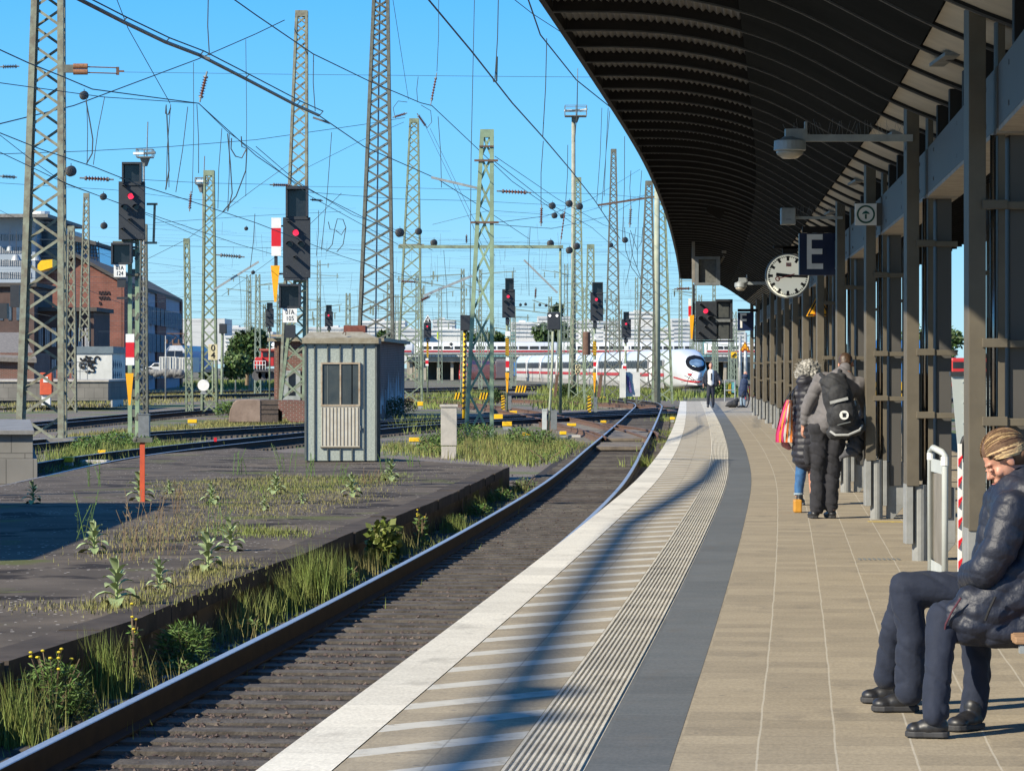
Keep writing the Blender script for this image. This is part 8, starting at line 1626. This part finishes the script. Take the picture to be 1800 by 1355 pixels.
c_ = BP(.0, -.115, 0); m = MB(); m.disc((c_.x, c_.z), .048, 34.565, 24, depth=.01); m.build('badge', M_white, bpk); m = MB(); m.box((c_.x - .017, 34.560, c_.z - .02), (c_.x + .017, 34.564, c_.z + .012)); m.box((c_.x - .022, 34.560, c_.z + .014), (c_.x + .022, 34.564, c_.z + .022)); m.build('badge_emblem', M_black, bpk)
for a, b_ in (((-.07, .28), (-.10, .35)), ((.07, .28), (.10, .34))): m = MB(); p, q = BP(a[0], a[1], -.17), BP(b_[0], b_[1], -.09); m.tube([BP(a[0], a[1]-.08, -.22), p, q, q + Vector((0, .13, -.02))], .022, 8); m.build('shoulder_strap', M_pack, bpk, smooth=True)
# ---- grey-haired woman in the long quilted coat
Z = 38.4; J = lambda x, y, dy=0: V(x, y, Z, dy); hc = J(1424, 655, .06); R_ = frame((.6, .75, -.35)); gl = lambda x, y, z: hc + R_ @ Vector((x, y, z))
gw = blob('person', head_caps(hc, R_, .95) + [('c', gl(0, -.02, -.07), J(1418, 680), .05, .055), ('c', J(1418, 690), J(1416, 770), .12, .12), ('c', J(1402, 690), J(1395, 735, .05), .045, .038), ('c', J(1395, 735, .05), J(1390, 762, .12), .036, .027), ('c', J(1410, 780), J(1404, 870), .07, .042), ('c', J(1425, 780), J(1430, 870), .07, .042)] + hand_caps(J(1390, 762, .12), (-.1, .1, -1), (1, 0, 0), .8, .9), .009, M_skin, None, smooth=2); tag(gw, 'woman with frizzy grey hair in a long black quilted coat and jeans, seen from behind', 'person')
M_ghair = hairmat('frizzy_grey_hair', (.24, .23, .205), (.38, .365, .335), (1, 1, 1), 45)
blob('hair', [('e', gl(0, -.03, .02), (.125, .13, .12), R_), ('e', gl(-.09, -.03, -.03), (.07, .08, .08), R_), ('e', gl(.09, -.03, -.03), (.07, .08, .08), R_)], .010, M_ghair, gw, smooth=1, disp=lambda a_, n_: .022*mnoise.noise(a_*38) + .012*mnoise.noise(a_*80))
m = MB()
for i in range(420):
    d = Vector((rv.gauss(0, 1), rv.gauss(0, 1), rv.gauss(.3, 1))).normalized(); p = gl(0, -.03, .0) + Vector((d.x*.135, d.y*.13, d.z*.115)); q = p + d*rv.uniform(.015, .04) + Vector((rv.gauss(0, .015), rv.gauss(0, .015), rv.gauss(0, .012))); m.tube([p, p.lerp(q, .5) + Vector((rv.gauss(0, .01), 0, rv.gauss(0, .01))), q], .0022, 3, cap=False)
m.build('hair_curls', M_ghair, gw)
M_blkq = fabric('black_quilted_coat', (.018, .018, .028), (.012, .012, .018), .55, 8)
blob('coat', [('c', J(1422, 682), J(1420, 740), .16, .17), ('c', J(1420, 740), J(1419, 800), .175, .19), ('c', J(1404, 690), J(1440, 692), .08, .08), ('c', J(1402, 692), J(1396, 735, .05), .075, .062), ('c', J(1396, 735, .05), J(1392, 758, .1), .06, .045), ('e', J(1414, 672, -.08), (.11, .08, .09), None)], .011, M_blkq, gw, smooth=3, disp=quilt(.078, .016))
blob('jeans', [('c', J(1411, 800), J(1404, 866), .075, .055), ('c', J(1430, 800), J(1432, 866), .075, .055)], .010, fabric('blue_jeans', (.035, .13, .30), (.02, .07, .18), .8, 10), gw, disp=folds(.006, 14)); m = MB(); m.tube([J(1404, 866), J(1404, 869)], .058, 14); m.build('turned_cuff', mat('pale_denim_cuff', (.30, .38, .45), .8), gw)
for a in (J(1404, 886, 0), J(1430, 886, .05)): a.z = .01; s_ = blob('shoe', shoe_caps(a + Vector((0, -.06, 0)), a + Vector((.05, .19, 0)), .9, .045), .009, M_blkshoe, gw); sole('sole', a + Vector((0, -.07, -.008)), a + Vector((.05, .2, -.008)), M_white, s_)
# striped shopping bag and the little orange ground box
bg_ = empty('shopping_bag', J(1378, 790, -.05), 'pink, orange and white striped shopping bag hanging from the grey-haired woman\'s shoulder', 'bag'); cols = [mat('bag_pink', (.62, .03, .16), .6), mat('bag_orange', (.80, .22, .03), .6), mat('bag_white', (.72, .68, .62), .6)]
tp, bt = (1381, 1391), (1364, 1391); nS = 7
for i in range(nS):
    m = MB(); vs = []
    for yb, dy in ((0, -.10), (0, .06)):
        for r in range(7):
            v = r/6; y = 703 + 74*v; xl = tp[0] + (bt[0]-tp[0])*min(1, v*1.25)**.8; xr = tp[1] + 1.0*math.sin(v*3.1); 
            for k in (i/nS, (i+1)/nS): bul = math.sin(math.pi*k)*.05*math.sin(math.pi*min(v + .15, 1)) + .012*math.sin(v*14 + i); vs.append(J(xl + (xr-xl)*k, y, dy + (-bul if dy < 0 else bul)))
    m.add(vs, [(o + 2*r, o + 2*r+1, o + 2*r+3, o + 2*r+2) for o in (0, 14) for r in range(6)]); m.build('stripe_panel', cols[(0, 1, 0, 2, 1, 2, 1)[i]], bg_, smooth=True)
m = MB(); m.add([J(1364, 777, -.1), J(1391, 777, -.1), J(1391, 777, .06), J(1364, 777, .06)], [(0, 1, 2, 3)]); m.build('bottom', cols[0], bg_)
for dy in (-.08, .05): m = MB(); m.tube([J(1381, 705, dy), J(1389, 690, dy*.6), J(1397, 682, dy*.4), J(1392, 705, dy)], .008, 6); m.build('handle', M_black, bg_)
blob('lower_bag', [('c', J(1380, 780, 0), J(1387, 787, 0), .05, .03)], .012, mat('pink_print_lining', (.60, .28, .24), .7, (.45, .12, .12), 20), bg_)
m = MB(); m.px(1396, 878, 1410, 901, 36.4, .18); tag(m.build('orange_case', mat('orange_plastic', (.55, .26, .03), .5), bevel=.015), 'small orange case on the ground behind the feet of the man in grey', 'case')
# ---- walking man in a suit at the platform end
Z = 132.; J = lambda x, y, dy=0: V(x, y, Z, dy); hc = J(1249.5, 643); R_ = frame((-.1, -1, -.05)); M_suit = fabric('dark_navy_suit', (.016, .020, .035), (.012, .015, .026), .8, 3); gl = lambda x, y, z: hc + R_ @ Vector((x, y, z))
wm = blob('person', head_caps(hc, R_) + [('c', hc + Vector((0, .02, -.08)), J(1249.5, 651), .055, .06), ('c', J(1249.5, 656), J(1249, 676), .11, .10), ('c', J(1242, 654), J(1236, 667), .05, .04), ('c', J(1236, 667), J(1236, 676, -.1), .038, .03), ('c', J(1257, 654), J(1264, 666, .05), .05, .04), ('c', J(1264, 666, .05), J(1265, 672, -.1), .038, .03), ('c', J(1246.5, 678), J(1245, 695, -.08), .06, .04), ('c', J(1252, 678), J(1253, 695), .06, .04), ('c', J(1245, 695, -.08), J(1244.5, 710), .04, .035), ('c', J(1253, 695), J(1253.5, 710), .04, .035)] + hand_caps(J(1236, 676, -.1), (0, -.2, -1), (1, 0, 0), .5) + hand_caps(J(1265, 672, -.1), (0, -.3, -1), (-1, 0, 0), .5), .012, M_skin, None, smooth=1)
tag(wm, 'man in an open dark suit and white shirt walking towards the camera', 'person')
blob('shirt', [('c', J(1249.5, 655), J(1249.5, 675), .145, .14), ('c', J(1249.5, 651.5), J(1249.5, 654), .07, .11)], .016, M_white, wm); blob('hair', [('e', gl(0, -.03, .045), (.078, .085, .075), R_)], .014, hairmat('grey_short_hair', (.12, .10, .08), (.25, .22, .19)), wm)
for sx, x0, xe, ye, xw, yw in ((-1, 1242.2, 1236, 667, 1236, 675), (1, 1257, 1265, 666, 1267, 672)):
    blob('suit_jacket_half', [('c', J(x0, 655), J(x0 + sx*1.5, 676), .078, .09), ('c', J(x0, 654), J(xe, ye), .075, .062), ('c', J(xe, ye), J(xw, yw, -.08), .06, .05), ('c', J(x0 + sx*2, 664), J(x0 + sx*(3 if sx < 0 else 9), 674), .07, .05)], .016, M_suit, wm, disp=folds(.01, 6))
blob('trousers', [('c', J(1247.5, 677.5), J(1251.5, 677.5), .125, .125), ('c', J(1246.5, 678), J(1245, 695, -.08), .10, .075), ('c', J(1252, 678), J(1253, 695), .10, .075), ('c', J(1245, 695, -.08), J(1244.5, 710), .072, .062), ('c', J(1253, 695), J(1253.5, 710), .072, .062)], .016, M_suit, wm); m = MB(); m.bar(J(1250, 656, -.16), J(1250, 668, -.165), .05, .012); m.build('tie', M_suit, wm)
for x, dy in ((1244.5, -.1), (1253.5, .05)): a = J(x, 712, dy); a.z = .005; blob('shoe', shoe_caps(a + Vector((0, .08, 0)), a + Vector((-.02, -.2, 0)), 1, .05), .014, M_blkshoe, wm)
# ---- person with rucksack and bicycle at the last columns
Z = 132.; J = lambda x, y, dy=0: V(x - 1, 658 + (y-655)*1.08, Z, dy); hc = J(1312, 655); R_ = frame((.8, .5, -.3)); gl = lambda x, y, z: hc + R_ @ Vector((x, y, z))
fp = blob('person', head_caps(hc, R_) + [('c', hc, J(1310, 665), .055, .06), ('c', J(1309, 668), J(1306, 686), .12, .12), ('c', J(1306, 668), J(1301, 680), .05, .035), ('c', J(1301, 680), J(1304, 688), .035, .03), ('c', J(1306, 688), J(1304, 705), .075, .045), ('c', J(1309, 688), J(1309, 705), .075, .045)] + hand_caps(J(1304, 688), (0, 0, -1), (1, 0, 0), .5), .013, M_skin, None, smooth=1); tag(fp, 'person in a dark blue hooded jacket and pale jeans standing by the farthest columns', 'person')
M_db = fabric('dark_blue_jacket', (.018, .035, .085), (.012, .024, .06), .8, 4); blob('jacket', [('c', J(1309, 668), J(1306, 687), .165, .17), ('c', J(1306, 668), J(1301.5, 680), .08, .06), ('e', J(1311, 658), (.12, .12, .13), None)], .018, M_db, fp, disp=folds(.014, 6)); blob('jeans', [('c', J(1305.5, 690), J(1304, 706), .085, .06), ('c', J(1309, 690), J(1309, 706), .085, .06)], .018, fabric('pale_jeans', (.22, .30, .38), (.16, .22, .30), .8, 8), fp)
for x in (1304, 1309): a = J(x, 708); a.z = .005; blob('shoe', shoe_caps(a + Vector((.05, 0, 0)), a + Vector((-.18, -.08, 0)), 1, .05), .016, M_blkshoe, fp)
o = blob('rucksack', [('c', J(1283, 704), J(1292, 703), .12, .16), ('c', J(1292, 702), J(1296, 697), .14, .10), ('c', J(1277, 706), J(1284, 705), .04, .1)], .02, M_pack, None, disp=folds(.02, 6)); tag(o, 'black rucksack lying on the platform beside the person in blue', 'bag')
e = empty('bicycle', J(1315, 704), 'dark bicycle with red parts leaning at the farthest columns', 'bicycle')
for dx in (-.1, .9):
    m = MB(); c_ = J(1313, 695) + Vector((dx*.45, dx*.8, 0)); c_.z = .34; d = Vector((.49, .87, 0)); m.tube([c_ + d*.33*math.cos(a) + Vector((0, 0, .33*math.sin(a))) for a in np.linspace(0, 6.283, 21)], .022, 6, cap=False); w_ = m.build('wheel', M_black, e); m = MB()
    for k in range(8): a = k*math.pi/4; m.tube([c_, c_ + d*.31*math.cos(a) + Vector((0, 0, .31*math.sin(a)))], .005, 3)
    m.build('spokes', M_galv, w_)
a = J(1313, 695); p0 = a + Vector((-.045, -.08, 0)); p0.z = .34; p1 = a + Vector((.405, .72, 0)); p1.z = .34; s_ = p0.lerp(p1, .40); s_.z = .85; b_ = p0.lerp(p1, .45); b_.z = .30; h_ = p0.lerp(p1, .12); h_.z = .80
m = MB(); [m.tube([u, v], .02, 6) for u, v in ((s_, b_), (b_, h_), (h_, s_), (b_, p1), (s_, p1), (h_ + Vector((0, 0, .1)), p0))]; m.build('frame', M_red, e); m = MB(); m.bar(h_ + Vector((-.2, .1, .14)), h_ + Vector((.2, -.1, .14)), .03, .03); m.build('handlebar', M_black, e); m = MB(); m.ball(s_ + Vector((0, 0, .05)), .1, sc=(.7, 1, .4)); m.build('saddle', M_black, e)
# ---- person glimpsed between the columns
Z = 46.; J = lambda x, y, dy=0: V(x, y, Z, dy); hc = J(1645, 652); R_ = frame((-.7, .6, 0)); gl = lambda x, y, z: hc + R_ @ Vector((x, y, z))
gp_ = blob('person', head_caps(hc, R_) + [('c', hc, J(1648, 675), .055, .06), ('c', J(1650, 690), J(1652, 745), .13, .12), ('c', J(1640, 685), J(1636, 720), .05, .035), ('c', J(1636, 720), J(1640, 745, -.1), .035, .028), ('c', J(1647, 750), J(1646, 838), .08, .04), ('c', J(1656, 750), J(1658, 838), .08, .04)] + hand_caps(J(1640, 745, -.1), (0, -.2, -1), (1, 0, 0), .5), .011, M_skin, None, smooth=1); tag(gp_, 'person in black glimpsed between the columns behind the white barrier', 'person')
blob('hair', [('e', gl(0, -.02, .04), (.08, .098, .085), R_)], .011, MATS.get('x') or hairmat('reddish_brown_hair', (.09, .035, .02), (.14, .06, .03)), gp_); blob('black_clothes', [('c', J(1650, 688), J(1652, 745), .16, .15), ('c', J(1640, 685), J(1636, 720), .08, .06), ('c', J(1647, 750), J(1646, 835), .10, .07), ('c', J(1656, 750), J(1658, 835), .10, .07)], .015, fabric('plain_black_cloth', (.012, .012, .014), (.018, .018, .02), .9, 4), gp_)
for x in (1646, 1658): a = J(x, 848); a.z = .005; blob('shoe', shoe_caps(a + Vector((0, -.05, 0)), a + Vector((-.1, .18, 0)), 1, .05), .014, M_blkshoe, gp_)
# ---- white barrier, wheelchair lift with tread plate, red and white edge
Z = 24.6; e = empty('white_barrier', V(1648, 1010, Z), 'white tubular barrier frame with a grey panel between the columns', 'barrier'); m = MB(); p = [V(1661, 1000, Z), V(1661, 800, Z), V(1656, 795, Z), V(1641, 787, Z + .7), V(1636, 792, Z + .9), V(1636, 960, Z + .9)]; p[0].z = .0; p[-1].z = .0
m.tube(p, .025, 10); m.build('tube_frame', M_alu, e, smooth=True); m = MB(); m.tube([V(1661, 803, Z), V(1661, 818, Z)], .032, 10); m.tube([V(1636, 796, Z + .9), V(1636, 808, Z + .9)], .030, 10); m.build('sleeve_fitting', M_white, e)
m = MB(); a = V(1661, 0, Z); b_ = V(1636, 0, Z + .9); m.slab([(a.x - .02, a.y), (b_.x + .02, b_.y), (b_.x + .035, b_.y + .01), (a.x - .005, a.y + .01)], .12, .80); m.build('panel', mat('weathered_grey_panel', (.22, .20, .17), .7, (.16, .145, .12), 4), e)
m = MB(); m.slab([(a.x, a.y - .02), (b_.x, b_.y - .02), (b_.x, b_.y + .03), (a.x, a.y + .03)], .80, .90); m.slab([(a.x - .01, a.y - .02), (b_.x, b_.y - .02), (b_.x, b_.y + .03), (a.x - .01, a.y + .03)], .02, .12); m.build('cross_rail', M_alu, e)
Z = 22.0; e = empty('wheelchair_lift', V(1700, 1000, Z), 'mobile wheelchair lift with a silver tread-plate ramp and white frame behind the seated woman', 'lift')
M_tread = bpy.data.materials.new('silver_tread_plate'); M_tread.use_nodes = True; nt = M_tread.node_tree; b = nt.nodes['Principled BSDF']; b.inputs['Base Color'].default_value = (.46, .50, .48, 1); b.inputs['Roughness'].default_value = .45; b.inputs['Metallic'].default_value = .3
x0, x1 = W(1673, 0, Z).x, W(1795, 0, Z).x; z0, z1 = .25, CH + (HY - 661)*Z/F
m = MB(); m.add([(x0, Z, z1), (x1, Z, z1), (x1, Z - .1, z0), (x0 + .10, Z - .1, z0), (x0, Z + .03, z1), (x1, Z + .03, z1), (x1, Z - .07, z0), (x0 + .10, Z - .07, z0)], [(0, 1, 2, 3), (4, 7, 6, 5), (0, 4, 5, 1), (1, 5, 6, 2), (2, 6, 7, 3), (3, 7, 4, 0)]); m.build('ramp', M_tread, e)
m = MB(); ps = .068
for r in range(int((z1-z0)/ps)):
    for c_ in range(int((x1-x0)/ps)):
        x = x0 + (c_ + .5)*ps; z = z1 - (r + .6)*ps; y = Z - .1*(z1-z)/(z1-z0) - .004
        if x < x0 + .10*(z1-z)/(z1-z0) + .04: continue
        s_ = 1 if (r + c_) % 2 else -1
        for k in (-1.5, -.5, .5, 1.5): cx, cz_ = x + k*.010, z + s_*k*-.010; m.bar((cx - .019, y, cz_ - s_*.019), (cx + .019, y, cz_ + s_*.019), .005, .006)
r_ = m.build('tread_ribs', mat('tread_rib_highlight', (.62, .66, .63), .35, metal=.3), e)
m = MB(); m.box((x0 - .01, Z - .02, z1), (x1, Z + .05, z1 + .03)); m.build('top_edge', M_dark, e)
m = MB(); m.tube([V(1693, 1010, 21.5), V(1693, 800, 21.5), V(1697, 778, 21.5), V(1702, 765, 21.5)], .020, 8); m.tube([V(1700, 1010, 21.6), V(1700, 800, 21.6)], .018, 8); m.px(1741, 815, 1752, 1000, 21.4, .03); m.build('frame_tube', M_alu, e, smooth=True); m = MB(); m.tube([V(1689, 806, 21.45), V(1690, 785, 21.45), V(1695, 770, 21.45), V(1704, 763, 21.45)], .017, 8); m.build('handle_grip', M_black, e, smooth=True)
m = MB(); m.px(1685, 780, 1691, 1010, 21.4, .05); m.build('edge_board', M_white, e); m = MB()
for k in range(6): y = 800 + k*36; a, b_ = W(1684.6, y + 20, 21.39), W(1691.4, y, 21.39); m.prism([(a.x, a.z), (b_.x, b_.z - .02), (b_.x, b_.z), (a.x, a.z + .05)], 21.38, 21.398)
m.build('red_mark', M_red, e)
# tactile metal strip pieces and yellow patch near the second column
m = MB()
for k in range(9): p = W(1508 + k*8.5, 984, 27.6); m.box((p.x, 27.45, .001), (p.x + .018, 27.62, .006))
tag(m.build('drain_cover', M_galvd), 'small slotted drain strip in the paving beside the second column', 'drain cover')
m = MB(); m.slab([(3.70, 34.2), (4.05, 34.15), (4.05, 34.32), (3.70, 34.36)], .0012, .004); tag(m.build('yellow_mark', mat('worn_yellow_marking', (.62, .45, .06), .8, (.35, .27, .12), 25)), 'worn yellow paint mark on the paving at the third column foot', 'marking')
